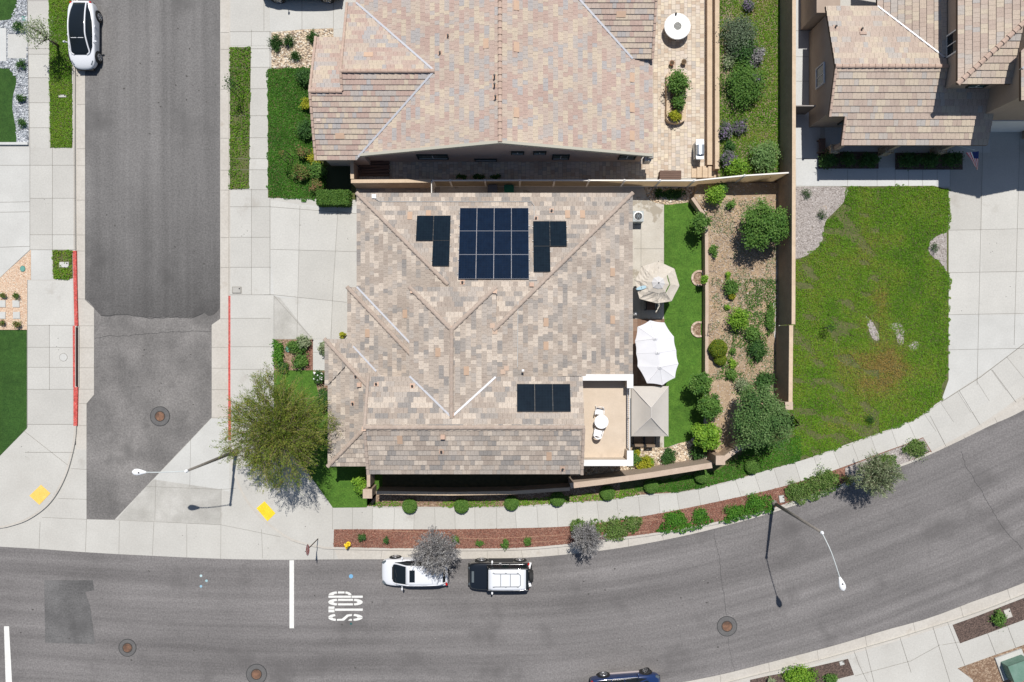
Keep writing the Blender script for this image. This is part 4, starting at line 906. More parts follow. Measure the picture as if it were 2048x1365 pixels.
# ================================================================ WALLS AND FENCES
def wall_thing(name, label, cat, px, z, th, z0=-.1, m=None, capm=None, group=None, cap=.05, over=.02):
    pts = [Vector(W2(a, b_, z)) for a, b_ in px]; c = (pts[0]+pts[-1])/2
    t = thing(name, label, cat, (c.x, c.y, 0), group); b = MB(); bc = MB()
    L_, R_ = [], []
    for i, p in enumerate(pts):
        d0 = (p-pts[i-1]).normalized() if i else (pts[1]-p).normalized(); d1 = (pts[i+1]-p).normalized() if i < len(pts)-1 else d0
        d = (d0+d1).normalized(); n = Vector((-d.y, d.x)); s = 1/max(.5, n.dot(Vector((-d1.y, d1.x)))); L_.append((p, n*s)); 
    def strip(b, h, za, zb):
        l = [(p+n*h) for p, n in L_]; r = [(p-n*h) for p, n in L_]; m_ = len(l)
        vs = [(v.x, v.y, za) for v in l]+[(v.x, v.y, za) for v in r]+[(v.x, v.y, zb) for v in l]+[(v.x, v.y, zb) for v in r]; fs = []
        for i in range(m_-1):
            fs += [(2*m_+i, 3*m_+i, 3*m_+i+1, 2*m_+i+1), (i, i+1, m_+i+1, m_+i), (i, 2*m_+i, 2*m_+i+1, i+1), (m_+i, m_+i+1, 3*m_+i+1, 3*m_+i)]
        fs += [(0, m_, 3*m_, 2*m_), (m_-1, 3*m_-1, 4*m_-1, 2*m_-1)]
        b.add(vs, fs)
    strip(b, th/2, z0, z-cap); part("block_body", b, m or block, t)
    strip(bc, th/2+over, z-cap, z); part("cap_course", bc, capm or blocktop, t)
    return t
course = mat("block_courses", [(.3,(.25,.185,.135)),(.7,(.30,.23,.17))], scale=2, fine=(14,.12), bump=(16,.5,.02))
wall_thing("retaining_wall", "tall block wall along the right lawn, upper long run", "wall", [(1588.5,-330),(1588,300),(1587,649)], 3.15, .20, m=course, capm=blockcap)
wall_thing("retaining_wall", "lower stepped end of the tall block wall by the big bushy tree", "wall", [(1582.5,651),(1581,815)], 3.05, .22, m=course, capm=blockcap)
wall_thing("garden_wall", "low tan wall between the artificial lawn and the dry slope", "wall", [(1385,396),(1413,436),(1414,600),(1413.5,758)], .80, .19, capm=blocktop)
wall_thing("garden_wall", "lower of two cream seat walls beside the neighbour's patio", "wall", [(1420,-300),(1420,330)], .60, .34, capm=blockcap)
wall_thing("garden_wall", "upper of two cream seat walls beside the neighbour's patio, next to the lavender", "wall", [(1434.5,-300),(1434.5,338)], 1.15, .26, capm=blockcap)
wall_thing("block_wall", "tan capped block wall closing the shaded side yard at its left end", "wall", [(703.5,322),(704.5,358)], 1.8, .2, capm=blockcap)
wall_thing("block_wall", "long block wall between the shaded side yard and the middle house", "wall", [(702,363),(862,362)], 1.8, .2, capm=blockcap)
wall_thing("block_wall", "block wall below the tiled roof wing, half in shade", "wall", [(752,986),(900,988),(1024,986),(1140,978.5)], 1.6, .2, capm=blockcap)
wall_thing("block_wall", "sunlit tan block wall south of the roof deck", "wall", [(1141,972),(1200,965),(1300,951),(1424,931)], 2.1, .34, capm=blocktop, m=stucco)
wall_thing("block_wall", "stepped block wall climbing to the big bushy tree", "wall", [(1446,920),(1470,902)], 2.1, .30, m=block)
for i, (a, c, z) in enumerate((((1472,900),(1485,889),2.2),((1487,887),(1496,880),2.3),((1498,878),(1508,872),2.4))):
    wall_thing("wall_block_step", ["lowest","middle","highest"][i]+" short step of the climbing block wall", "wall step", [a, c], z, .30, group="steps of the climbing wall")
def pillar(px, py, s, z, lab, m=blocktop):
    c = W(px, py, z); t = thing("wall_pillar", lab, "pillar", (c.x, c.y, 0), "block wall pillars"); b = MB(); b.box((c.x, c.y, z/2-.06), (s-.06, s-.06, z-.02)); part("block_body", b, block, t)
    b = MB(); b.box((c.x, c.y, z-.02), (s+.02, s+.02, .07)); part("cap_course", b, m, t)
pillar(735, 988, .62, 1.75, "square tan pillar at the left end of the wall near the lawn corner")
pillar(1441, 921, .62, 2.2, "tan pillar where the sunlit wall turns towards the big bushy tree")
pillar(1578, 812, .5, 3.2, "pale pillar at the lower end of the tall block wall")
wall_thing("block_wall", "short block wall running up from the left corner pillar to the house", "wall", [(737,944),(737,974)], 1.7, .2)
# steps in the wall strip at the corner
# vinyl fence
FP = [(866,361.5),(1040,361),(1192,361),(1388,361.5),(1489,351.5),(1583,345.5)]
ft = thing("vinyl_fence", "long cream vinyl fence between the two back yards", "fence", (6, 11, 0))
b = MB(); bt = MB(); FZ = [1.8,1.8,1.8,1.9,2.5,2.65]; F = [W(px, py, z_) for (px, py), z_ in zip(FP, FZ)]
def slabq(mb, a, c, th, za, zb):
    d = (c-a).to_2d().normalized(); n = Vector((-d.y, d.x))*th/2
    lo = [(a.x+n.x,a.y+n.y,za(a)),(a.x-n.x,a.y-n.y,za(a)),(c.x-n.x,c.y-n.y,za(c)),(c.x+n.x,c.y+n.y,za(c))]; hi = [(v[0],v[1],zb(a) if i < 2 else zb(c)) for i, v in enumerate(lo)]
    mb.add(lo+hi, [(3,2,1,0),(4,5,6,7),(0,1,5,4),(1,2,6,5),(2,3,7,6),(3,0,4,7)])
for a, c in zip(F[:-1], F[1:]):
    slabq(b, a, c, .035, lambda v: .03, lambda v: v.z-.09); slabq(bt, a, c, .09, lambda v: v.z-.09, lambda v: v.z+.01); slabq(bt, a, c, .08, lambda v: .04, lambda v: .16)
part("panel", b, vinyl, ft); part("rail", bt, vinyl_t, ft)
for px in (866,900,970,1040,1109,1178,1249,1320,1388,1489,1582):
    i = max(k for k in range(len(FP)-1) if FP[k][0] <= px); t_ = (px-FP[i][0])/(FP[i+1][0]-FP[i][0]); zt_ = FZ[i]+(FZ[i+1]-FZ[i])*t_; c = W(px, FP[i][1]+(FP[i+1][1]-FP[i][1])*t_, zt_)
    b = MB(); b.box((c.x, c.y, zt_/2), (.13,.13,zt_+.04)); q = part("post", b, vinyl_t, ft); b = MB(); b.lathe((c.x, c.y, zt_+.02), [(.10,0),(.02,.06)], 4); part("post_cap", b, trim_w, q)
gt = thing("side_gate", "narrow cream gate panel at the left end of the vinyl fence", "gate", W(862,378)); a = W(863,363,1.75)
b = MB(); b.box((a.x, a.y-.55, .9), (.05,1.0,1.7)); part("panel", b, vinyl_t, gt); b = MB(); b.box((a.x, a.y-.05, .9), (.12,.1,1.8)); part("post", b, vinyl_t, gt)
g3 = thing("side_gate", "grey solid gate beside the upper right house wall", "gate", W(1614,235)); a = W(1594,212,1.8); a.x = 19.02; c = W(1632,209,1.8)
b = MB(); b.box(((a.x+c.x)/2, a.y, .9), (c.x-a.x, .05, 1.7)); part("panel", b, mat("gate_grey", (.13,.11,.10)), g3); b = MB(); b.box(((a.x+c.x)/2, a.y, 1.78), (c.x-a.x, .07, .06)); part("rail", b, mat("gate_rail", (.30,.27,.25)), g3)
# garden steps at the neighbour's patio
for i, x in enumerate((1383.5,1394.5,1405.5,1417,1428.5)):
    z = .10+.12*i; c = W(x+5, 344, z); b = MB(); b.box((c.x, c.y, z/2), (.38,.82,z)); single("garden_step", b, blockcap, ["lowest","second","third","fourth","top"][i]+" cream step climbing beside the fence", "step", "garden steps by the fence")

# ================================================================ STREET FURNITURE
def street_lamp(base, top, bend, head, lab, hgt=7.2, hz=7.9):
    B = W(*base, 0); T = Vector((B.x, B.y, hgt)); t = thing("street_lamp", lab, "street lamp", B, "street lamps")
    b = MB(); b.lathe((B.x, B.y, 0), [(.22,0),(.22,.12),(.15,.2),(.13,.5)], 14); b.tube([(B.x,B.y,.1),(B.x,B.y,3.5),(B.x,B.y,hgt)], [.13,.105,.075], 14); part("pole", b, mat("concrete_pole_"+str(base[0]), [(.3,(.17,.15,.13)),(.7,(.24,.215,.19))], scale=5, fine=(30,.25)), t, True)
    b = MB(); b.lathe((B.x, B.y, hgt-.06), [(.10,0),(.11,.1),(.06,.2)], 12); part("pole_cap", b, whitem, t)
    M_ = W(*bend, hz-.1); E = W(*head, hz); pts = catmull3([T+Vector((0,0,.02)), M_, E])
    b = MB(); b.tube(pts, .03, 8); part("arm", b, mat("lamp_arm", (.50,.53,.52), rough=.4) if base[0] < 1000 else arm_m, t, True)
    d = (E-M_); d.z = 0; d.normalize(); s = Vector((-d.y, d.x, 0)); vs = []
    prof = [(-.08,.06,.05),(.05,.10,.09),(.25,.17,.13),(.45,.21,.13),(.62,.19,.10),(.74,.10,.05),(.78,.02,.02)]
    for u, w_, h_ in prof:
        for a in range(10):
            an = 2*math.pi*a/10; vs.append(E+d*u+s*math.cos(an)*w_+Vector((0,0,math.sin(an)*h_)))
    b = MB(); b.add(vs, [(i*10+k, i*10+(k+1)%10, (i+1)*10+(k+1)%10, (i+1)*10+k) for i in range(len(prof)-1) for k in range(10)]+[tuple(range(9,-1,-1)), tuple(range(60,70))]); hd = part("lamp_head", b, whitem, t, True)
    c = E+d*.3; b = MB(); b.lathe((c.x, c.y, c.z+.11), [(.04,0),(.04,.08)], 10); part("photocell", b, dark, hd)
    c = E+d*.45; b = MB(); b.lathe((c.x, c.y, c.z-.16), [(.05,0),(.12,.06)], 12); part("lens", b, lampgl, hd)
def catmull3(P, n=8):
    out = []
    for i in range(len(P)-1):
        p0 = P[max(i-1,0)]; p1 = P[i]; p2 = P[i+1]; p3 = P[min(i+2,len(P)-1)]
        for j in range(n):
            t = j/n; out.append(0.5*((2*p1)+(p2-p0)*t+(2*p0-5*p1+4*p2-p3)*t*t+(3*p1-p0-3*p2+p3)*t**3))
    out.append(P[-1]); return out
arm_m = mat("lamp_arm_pale", (.50,.53,.52), rough=.4)
street_lamp((472,903),(372,938),(322,945),(290,945),"street lamp leaning out of the big tree over the side street", 7.4, 7.9)
street_lamp((1547,1006),(1643,1068),(1663,1106),(1680,1157),"street lamp on the kerb of the bend, arm reaching over the road", 7.6, 8.2)
# stop sign seen from behind and edge on
c = W(636,1078); t = thing("stop_sign", "stop sign on a thin post near the white stop line, seen almost edge on", "road sign", c)
b = MB(); b.box((c.x, c.y, 1.5), (.05,.05,3.0)); part("post", b, mat("sign_post", (.10,.075,.06)), t)
sg = thing("tmp", None, None); bpy.data.objects.remove(sg)
def octa(r): return [(r*math.cos(math.radians(22.5+45*i)), r*math.sin(math.radians(22.5+45*i))) for i in range(8)]
def sign_prism(b, r, x0, x1, rot=.10, zc=2.62):
    o = octa(r); vs = []
    for x in (x0, x1):
        for y, z in o: vs.append((c.x+x*math.cos(rot)-y*math.sin(rot), c.y+x*math.sin(rot)+y*math.cos(rot), zc+z))
    b.add(vs, [tuple(range(7,-1,-1)), tuple(range(8,16))]+[(i,(i+1)%8,8+(i+1)%8,8+i) for i in range(8)])
b = MB(); sign_prism(b, .40, .035, .050); pl = part("plate", b, steel, t)
b = MB(); sign_prism(b, .40, .0502, .053); part("white_border", b, trim_w, pl)
b = MB(); sign_prism(b, .37, .0532, .055); part("red_face", b, redlamp, pl)
fc = bpy.data.curves.new("lettering", 'FONT'); fc.body = "STOP"; fc.size = .30; fc.align_x = 'CENTER'; fc.align_y = 'CENTER'; fc.extrude = .001
tmp = bpy.data.objects.new("lettering", fc); C.objects.link(tmp); bpy.context.view_layer.update()
me = bpy.data.meshes.new_from_object(tmp); bpy.data.objects.remove(tmp)
me.transform(Matrix.Translation((c.x+.058, c.y, 2.62)) @ Matrix.Rotation(.10, 4, 'Z') @ Matrix.Rotation(math.radians(90), 4, 'Z') @ Matrix.Rotation(math.radians(90), 4, 'X'))
me.materials.clear(); link("lettering", me, trim_w, pl)
# hydrant
c = W(697,1088); t = thing("fire_hydrant", "yellow fire hydrant at the left end of the red mulch strip", "fire hydrant", c); hy = mat("hydrant_yellow", (.75,.52,.02), rough=.45)
b = MB(); b.lathe((c.x, c.y, 0), [(.17,0),(.17,.05),(.10,.06),(.10,.5),(.14,.52),(.14,.56),(.11,.6),(.09,.68),(.04,.73),(.04,.78)], 16); part("barrel", b, hy, t, False)
for d in ((.2,.02),(-.05,-.2),(-.18,.06)):
    b = MB(); b.tube([(c.x, c.y, .4), (c.x+d[0]*.9, c.y+d[1]*.9, .4)], .065, 10); b.tube([(c.x+d[0]*.9, c.y+d[1]*.9, .4), (c.x+d[0]*1.15, c.y+d[1]*1.15, .4)], .08, 8); part("outlet", b, hy, t)
# transformer
c = W(2024,1330); t = thing("transformer_box", "green utility transformer box on a pale pad in the lower right corner", "transformer", c, rz=0)
b = MB(); b.box((c.x-.05, c.y+.05, .05), (2.0,1.7,.16), .35); part("pad", b, conc_b, t)
tg = mat("transformer_green", [(.3,(.10,.19,.14)),(.7,(.16,.25,.20))], scale=2, rough=.5)
b = MB(); b.box((c.x+.03, c.y-.03, .48), (1.55,1.2,.85), .35); bd = part("cabinet", b, tg, t)
b = MB(); b.box((c.x+.03, c.y-.02, .93), (1.62,1.26,.07), .35, rx=-.08); part("lid", b, tg, bd)
b = MB(); b.box((c.x+.24, c.y-.66, .5), (.05,.05,.2), .35); part("handle", b, dark, bd)
# flag
fcx = W(1935,283,2.6); t = thing("flag", "striped red and white flag with a star field hanging beside the shaded porch", "flag", (fcx.x, fcx.y, 0))
P0 = Vector((30.25,13.4,2.1)); P1 = W(1948,300,2.9)
b = MB(); b.tube([P0, P1], .018, 8); b.lathe(P1, [(.03,-.03),(.035,0),(.02,.04)], 8); part("pole", b, whitem, t)
fr = mat("flag_red", (.55,.03,.04)); fb = mat("flag_blue", (.02,.04,.16)); fw = mat("flag_white", (.78,.78,.78))
A = W(1932,306,2.6); Bq = W(1957,303,2.75); Cc = W(1955,343,1.9); rw, rr_, rb = MB(), MB(), MB()
n = 13
for i in range(n):
    for j in range(8):
        def pt(u, v):   # u across the stripes, v along them
            top_ = A.lerp(Bq, u); bot_ = Cc + Vector((.04*u, 0, 0)) + Vector((-.25*(1-u), .35*(1-u), .1*(1-u))); q = top_.lerp(bot_, v); q.z += .035*math.sin(u*14+v*3); return q
        tgt = rb if (i >= 6 and j < 3) else (rr_ if i % 2 == 0 else rw); tgt.quad(pt(i/n, j/8), pt((i+1)/n, j/8), pt((i+1)/n, (j+1)/8), pt(i/n, (j+1)/8))
fo = part("red_stripes", rr_, fr, t); part("white_stripes", rw, fw, t); part("star_field", rb, fb, t)

# ================================================================ YARD OBJECTS
# table and two chairs on the roof deck
def P3(px, py, z): return W(px, py, z)
c = P3(1203,844,DZ+.74); wp = whitem
t = thing("round_table", "white round plastic table on the roof deck between two chairs", "table", (c.x, c.y, DZ))
b = MB(); b.lathe((c.x, c.y, DZ), [(.44,.70),(.46,.72),(.46,.745),(.44,.75)], 36); part("tabletop", b, wp, t)
for a in range(4):
    an = a*math.pi/2+.6; b = MB(); b.tube([(c.x+.34*math.cos(an), c.y+.34*math.sin(an), DZ), (c.x+.26*math.cos(an), c.y+.26*math.sin(an), DZ+.72)], .025, 8); part("leg", b, wp, t)
def plastic_chair(px, py, rot, lab):
    c = P3(px, py, DZ+.45); t = thing("plastic_chair", lab, "chair", (c.x, c.y, DZ), "white chairs on the roof deck"); R = Matrix.Rotation(rot, 3, 'Z')
    def q(x, y, z): v = R @ Vector((x, y, z)); return Vector((c.x+v.x, c.y+v.y, DZ+v.z))
    b = MB(); pts = [(-.22,-.2),(.22,-.2),(.25,.1),(.22,.22),(-.22,.22),(-.25,.1)]; b.add([q(x, y, .42) for x, y in pts]+[q(x, y, .45) for x, y in pts], [(5,4,3,2,1,0),(6,7,8,9,10,11)]+[(i,(i+1)%6,6+(i+1)%6,6+i) for i in range(6)]); part("seat", b, wp, t)
    b = MB(); n = 10; vs = []
    for k in range(n+1):
        an = math.radians(200+140*k/n); x, y = .27*math.cos(an), -.02+.27*math.sin(an); zt = .62+.24*math.sin(math.pi*k/n)
        for r_ in (1, 1.1): vs += [q(x*r_, y*r_, .44), q(x*(r_+.12), y*(r_+.12), zt)]
    fs = []
    for k in range(n): o = k*4; fs += [(o, o+4, o+5, o+1), (o+2, o+3, o+7, o+6), (o+1, o+5, o+7, o+3)]
    b.add(vs, fs); part("backrest", b, wp, t)
    for s in (-1, 1):
        b = MB(); b.tube([q(s*.27,-.1,.62), q(s*.29,.12,.63), q(s*.27,.24,.60), q(s*.27,.26,.0)], [.028,.03,.028,.02], 6); part("armrest", b, wp, t)
        b = MB(); b.tube([q(s*.22,-.2,.43), q(s*.27,-.30,0)], .022, 6); part("leg", b, wp, t)
plastic_chair(1199, 823, math.pi-.15, "white plastic chair on the roof deck above the round table")
plastic_chair(1196, 867, -.25, "white plastic chair on the roof deck below the round table")
# gazebo
t = thing("gazebo", "beige fabric gazebo canopy with hipped top beside the roof deck", "gazebo", (*W2(1300,830,0), 0)); gz = mat("canopy_beige", [(.3,(.52,.48,.43)),(.7,(.57,.53,.48))], scale=1, fine=(30,.03), transl=.15)
z = 2.15; c4 = [W(1262,773,z), W(1337,773,z), W(1337,873,z), W(1262,873,z)]; r1 = W(1302,816,2.95); r2 = W(1302,835,2.95)
c4 = [Vector((8.15 if i in (0, 3) else v.x, v.y, v.z)) for i, v in enumerate(c4)]
def sagf(b, a, c, d, e, n=6):
    for i in range(n):
        for j in range(n):
            def f(u, v): q = a.lerp(c, u).lerp(e.lerp(d, u), v); q.z -= .10*math.sin(math.pi*v)*.9; return q
            b.quad(f(i/n, j/n), f((i+1)/n, j/n), f((i+1)/n, (j+1)/n), f(i/n, (j+1)/n))
b = MB(); sagf(b, c4[0], c4[1], r1, r1); sagf(b, c4[1], c4[2], r2, r1); sagf(b, c4[2], c4[3], r2, r2); sagf(b, c4[3], c4[0], r1, r2)
cn = part("canopy", b, gz, t)
b = MB()
for i in range(4):
    a, d = c4[i], c4[(i+1) % 4]; b.quad(a, d, d-Vector((0,0,.18)), a-Vector((0,0,.18)))
part("valance", b, gz, cn)
b = MB()
for a, d in ((c4[0],r1),(c4[1],r1),(c4[2],r2),(c4[3],r2),(r1,r2)): b.tube([a+Vector((0,0,.01)), d+Vector((0,0,.015))], .018, 6)
part("piping", b, mat("canopy_piping", (.62,.58,.54)), cn)
for i, v in enumerate(c4):
    b = MB(); x = v.x+(.08 if i in (0,3) else -.08); y = v.y+(-.08 if i < 2 else .08); b.box((x, y, 1.08), (.07,.07,2.16)); part("post", b, mat("post_taupe_%d" % i, (.30,.26,.22)), t)
def patio_chair(px, py, rot, lab, m, zt=.0):
    c = W(px, py, .4); t = thing("patio_chair", lab, "chair", (c.x, c.y, 0), "patio armchairs"); R = Matrix.Rotation(rot, 3, 'Z')
    def q(x, y, z): v = R @ Vector((x, y, z)); return (c.x+v.x, c.y+v.y, v.z)
    b = MB(); b.box(q(0,0,.36), (.62,.60,.14), rot); part("seat_cushion", b, m, t); b = MB(); b.box(q(0,-.30,.62), (.60,.13,.52), rot, rx=.2); part("backrest", b, m, t)
    for s in (-1, 1):
        b = MB(); b.box(q(s*.37,0,.56), (.07,.62,.05), rot); part("armrest", b, dark, t)
        for y in (-.28,.28): b = MB(); b.box(q(s*.37,y,.27), (.05,.05,.55), rot); part("leg", b, dark, t)
cush = mat("cushion_brown", [(.3,(.20,.145,.10)),(.7,(.26,.19,.135))], scale=3)
patio_chair(1276, 880, .0, "brown cushioned chair under the gazebo, next to the deck railing", cush); patio_chair(1299, 881, .0, "brown cushioned chair under the gazebo, nearer the lawn", cush)
# oval umbrella
WV = [(1300,641),(1329,645.5),(1348,674),(1357,728),(1350,756),(1325,771),(1294,767),(1275,733),(1270,683),(1275,654)]
t = thing("patio_umbrella", "large oval white patio umbrella with three tops", "umbrella", (*W2(1315,706,2.5), 0)); um = mat("umbrella_white", [(.3,(.70,.69,.70)),(.7,(.76,.75,.76))], scale=.8, fine=(20,.02), transl=.12)
hub = [W(1310,678,2.85), W(1315,706,2.88), W(1320,735,2.85)]; rim = [W(px, py, 2.58) for px, py in WV]
own = [0,0,0,2,2,2,2,2,0,0]; b = MB(); n = len(rim)
def fan(b, h, a, c, k=5):
    for i in range(k):
        for j in range(4):
            def f(u, v):
                r = a.lerp(c, u); r = r - (r-h)*.0; q = h.lerp(r, v); q.z -= .02*math.sin(math.pi*u)*v; return q - (q-h)*(.035*math.sin(math.pi*u)*v)
            b.quad(f(i/k, j/4), f(i/k, (j+1)/4), f((i+1)/k, (j+1)/4), f((i+1)/k, j/4))
mid_r = rim[2].lerp(rim[3], .5); mid_l = rim[7].lerp(rim[8], .5)
seq = [(0,0,1),(0,1,2),(2,3,4),(2,4,5),(2,5,6),(2,6,7),(0,8,9),(0,9,0)]
for h_, i, j in seq: fan(b, hub[h_], rim[i], rim[j])
for h_, a, c_ in ((0,rim[2],mid_r),(1,mid_r,mid_r),(2,mid_r,rim[3]),(2,rim[7],mid_l),(0,mid_l,rim[8])):
    if a != c_: fan(b, hub[h_], a, c_)
b.add([hub[0], hub[1], mid_r], [(0,1,2)]); b.add([hub[1], hub[2], mid_r], [(0,1,2)]); b.add([hub[1], hub[0], mid_l], [(0,1,2)]); b.add([hub[2], hub[1], mid_l], [(0,1,2)])
cn = part("canopy", b, um, t)
b = MB()
for h_, i, j in seq: b.tube([hub[h_]+Vector((0,0,.005)), rim[i]+Vector((0,0,.005))], .010, 5)
b.tube([hub[1], mid_r], .010, 5); b.tube([hub[1], mid_l], .010, 5); part("seam", b, mat("seam_grey", (.5,.49,.5)), cn)
for h in hub:
    b = MB(); b.lathe((h.x, h.y, h.z-.02), [(.20,-.02),(.11,.05),(.03,.09)], 8); q = part("vent_cap", b, um, cn); b = MB(); b.lathe((h.x, h.y, h.z+.05), [(.035,0),(.04,.04),(.02,.07)], 8); part("finial", b, steel, q)
b = MB(); b.tube([(hub[1].x, hub[1].y, 0), (hub[1].x, hub[1].y, 2.86)], .035, 10); part("pole", b, dark, t); b = MB(); b.lathe((hub[1].x, hub[1].y, 0), [(.4,.012),(.4,.07),(.1,.1)], 20); part("base", b, dark, t)
# octagonal umbrella, worn, with torn vent
OV = [(1317,523),(1349,538),(1359,572),(1343,603),(1314,607),(1279,598),(1270,562),(1284,533)]
t = thing("patio_umbrella", "torn taupe octagonal patio umbrella above the white oval one", "umbrella", (*W2(1316,566,2.5), 0)); ut = mat("umbrella_taupe", [(.3,(.54,.48,.40)),(.7,(.62,.56,.48))], scale=2, fine=(14,.06), transl=.12)
hb = W(1317,566,2.82); rim = [W(px, py, 2.35) for px, py in OV]; b = MB()
for i in range(8):
    a, c_ = rim[i], rim[(i+1) % 8]; k0 = .56 if i in (1,2) else .50
    sag = .16 if i in (3,4) else .05
    for u in range(6):
        for v in range(5):
            def f(uu, vv):
                s = k0+(1-k0)*vv; q = hb.lerp(a.lerp(c_, uu), s); q.z -= sag*math.sin(math.pi*uu)*math.sin(math.pi*vv*.9)+.030*math.sin(uu*(19+5*(i%3))+vv*9+i*1.7)*(1 if i > 2 else .35); return q
            b.quad(f(u/6, v/5), f(u/6, (v+1)/5), f((u+1)/6, (v+1)/5), f((u+1)/6, v/5))
cn = part("canopy", b, ut, t)
b = MB()
for i in range(8):
    a = hb.lerp(rim[i], .52); c_ = hb.lerp(rim[(i+1) % 8], .52); h2_ = hb+Vector((.0,.0,.05))
    fan(b, h2_, a+Vector((0,0,.02)), c_+Vector((0,0,.02)), 3)
part("vent_layer", b, ut, cn)
b = MB()
for i in range(8):
    a = hb.lerp(rim[i], .30)+Vector((0,0,.07)); c_ = hb.lerp(rim[(i+1) % 8], .30)+Vector((0,0,.07)); fan(b, hb+Vector((0,0,.12)), a, c_, 3)
part("top_layer", b, mat("umbrella_top_grey", (.60,.58,.56), transl=.1), cn)
b = MB()
for v in rim: b.tube([hb-Vector((0,0,.02)), v-Vector((0,0,.02))], .010, 5); b.lathe((v.x, v.y, v.z), [(.02,-.02),(.025,.02)], 6)
part("rib", b, dark, cn); b = MB(); b.lathe((hb.x, hb.y, hb.z+.12), [(.05,0),(.04,.05)], 8); part("finial", b, dark, cn)
b = MB(); pb_ = W(1322,640,0); b.tube([hb-Vector((0,0,.05)), (hb.x, hb.y, .02)], .035, 8); part("pole", b, dark, t); b = MB(); b.lathe((hb.x, hb.y, 0), [(.42,.012),(.42,.08),(.1,.11)], 20); part("base", b, dark, t)
# things under and by it
c = W(1281,577,2.1); t = thing("hanging_disc", "light blue oval disc lying on the left side of the torn umbrella", "disc", (c.x, c.y, 2.5)); b = MB(); vs = []
R = Matrix.Rotation(.25, 3, 'Z')
for s, z in ((1,2.50),(1,2.53)):
    for k in range(20): v = R @ Vector((.38*math.cos(k*math.pi/10), .12*math.sin(k*math.pi/10), 0)); vs.append((c.x+v.x, c.y+v.y, z+.06*v.x))
b.add(vs, [tuple(range(19,-1,-1)), tuple(range(20,40))]+[(k,(k+1)%20,20+(k+1)%20,20+k) for k in range(20)]); part("disc", b, mat("pale_blue", (.36,.50,.56)), t)
b = MB(); b.tube([(c.x-.05,c.y+.35,2.45),(c.x,c.y,2.54),(c.x-.1,c.y-.3,2.42)], .012, 6); part("cord", b, dark, t)
patio_chair(1302, 612, math.pi, "dark patio chair in the shade under the torn umbrella", wood)
t = thing("patio_table", "glass topped patio table hidden under the torn umbrella", "table", (*W2(1306,585,0), 0)); c = W(1306,585,.7); b = MB(); b.box((c.x, c.y, .72), (1.2,.9,.03)); part("tabletop", b, glassd, t)
for sx in (-1, 1):
    for sy in (-1, 1): b = MB(); b.box((c.x+sx*.55, c.y+sy*.4, .35), (.04,.04,.7)); part("leg", b, dark, t)
b = MB(); c = W(1320,622,.5); b.tube([W(1325,606,.9), W(1316,626,.35), W(1309,627,.3)], [.05,.05,.06], 8); single("folded_cover", b, ut, "pale rolled cover leaning in the shade below the torn umbrella", "cover")
c = W(1271,628,.5); b = MB(); b.lathe((c.x, c.y, 0), [(.12,0),(.15,.1),(.13,.45),(.06,.55),(.05,.62)], 14); single("white_jar", b, whitem, "small white jar standing against the house by the umbrella shade", "jar")
# air conditioner
c = W(1273,433,.8); t = thing("air_conditioner", "round grilled air conditioner unit against the east wall of the middle house", "air conditioner", (c.x+.1, c.y, 0))
b = MB(); b.box((c.x+.12, c.y, .42), (.75,.75,.82)); cab = part("cabinet", b, mat("ac_grey", (.40,.43,.42)), t); b = MB(); b.lathe((c.x+.12, c.y, .83), [(.33,0),(.33,.03),(.28,.035)], 24); part("fan_ring", b, steel, cab)
b = MB(); b.lathe((c.x+.12, c.y, .86), [(.27,0),(.27,.01)], 20); part("fan_shade", b, dark, cab); b = MB()
for k in range(6): an = k*math.pi/3; b.box((c.x+.12+.13*math.cos(an), c.y+.13*math.sin(an), .88), (.26,.05,.01), an)
b.lathe((c.x+.12, c.y, .875), [(.07,0),(.07,.02)], 12); part("fan_blades", b, mat("fan_grey", (.16,.18,.19)), cab)
# bins beside the wall
for px, m_, lab in ((985,mat("bin_grey", (.12,.12,.12)),"dark grey wheelie bin lid behind the fence, left of the green one"),(1018,mat("bin_green", (.02,.13,.07)),"green wheelie bin lid behind the fence")):
    c = W(px,380,1.05); t = thing("wheelie_bin", lab, "bin", (c.x, c.y, 0), "wheelie bins by the fence"); b = MB(); b.box((c.x, c.y, .52), (.62,.6,1.0)); part("body", b, m_, t); b = MB(); b.box((c.x, c.y, 1.05), (.68,.66,.06)); b.box((c.x, c.y+.34, 1.03), (.5,.04,.04)); part("lid", b, m_, t)
    for s in (-1, 1): b = MB(); b.tube([(c.x+s*.28, c.y+.3, .1), (c.x+s*.33, c.y+.3, .1)], .1, 12); part("wheel", b, rubber, t)
# neighbour's patio: fire table, pots, planter, grill, box
c = W(1355,53,.72); t = thing("fire_table", "round white marble fire table on the neighbour's cream patio", "fire table", (c.x, c.y, 0)); marble = mat("marble", [(.45,(.72,.72,.71)),(.52,(.60,.60,.60)),(.60,(.74,.74,.73))], scale=3, detail=6, rough=.3)
b = MB(); b.lathe((c.x, c.y, 0), [(.90,.62),(.93,.66),(.93,.72),(.90,.74)], 48); part("tabletop", b, marble, t); b = MB(); b.lathe((c.x, c.y, 0), [(.55,.012),(.5,.3),(.55,.62)], 24); part("pedestal", b, marble, t)
b = MB(); b.lathe((c.x, c.y, 0), [(.33,.74),(.33,.765),(.29,.765)], 32); q = part("burner_ring", b, steel, t); b = MB(); b.lathe((c.x, c.y, 0), [(.285,.76),(.285,.772)], 28); part("fire_glass", b, mat("fire_glass", [(0,(.08,.08,.07)),(.5,(.22,.22,.20)),(1,(.04,.04,.04))], mode='voronoi', scale=30, rough=.2), q)
c2 = W(1352,28,.8); b = MB(); b.lathe((c2.x, c2.y, .745), [(.06,0),(.07,.05),(.05,.14),(.03,.2)], 10, sy=1.5); single("lantern", b, dark, "small black lantern on the edge of the round fire table", "lantern")
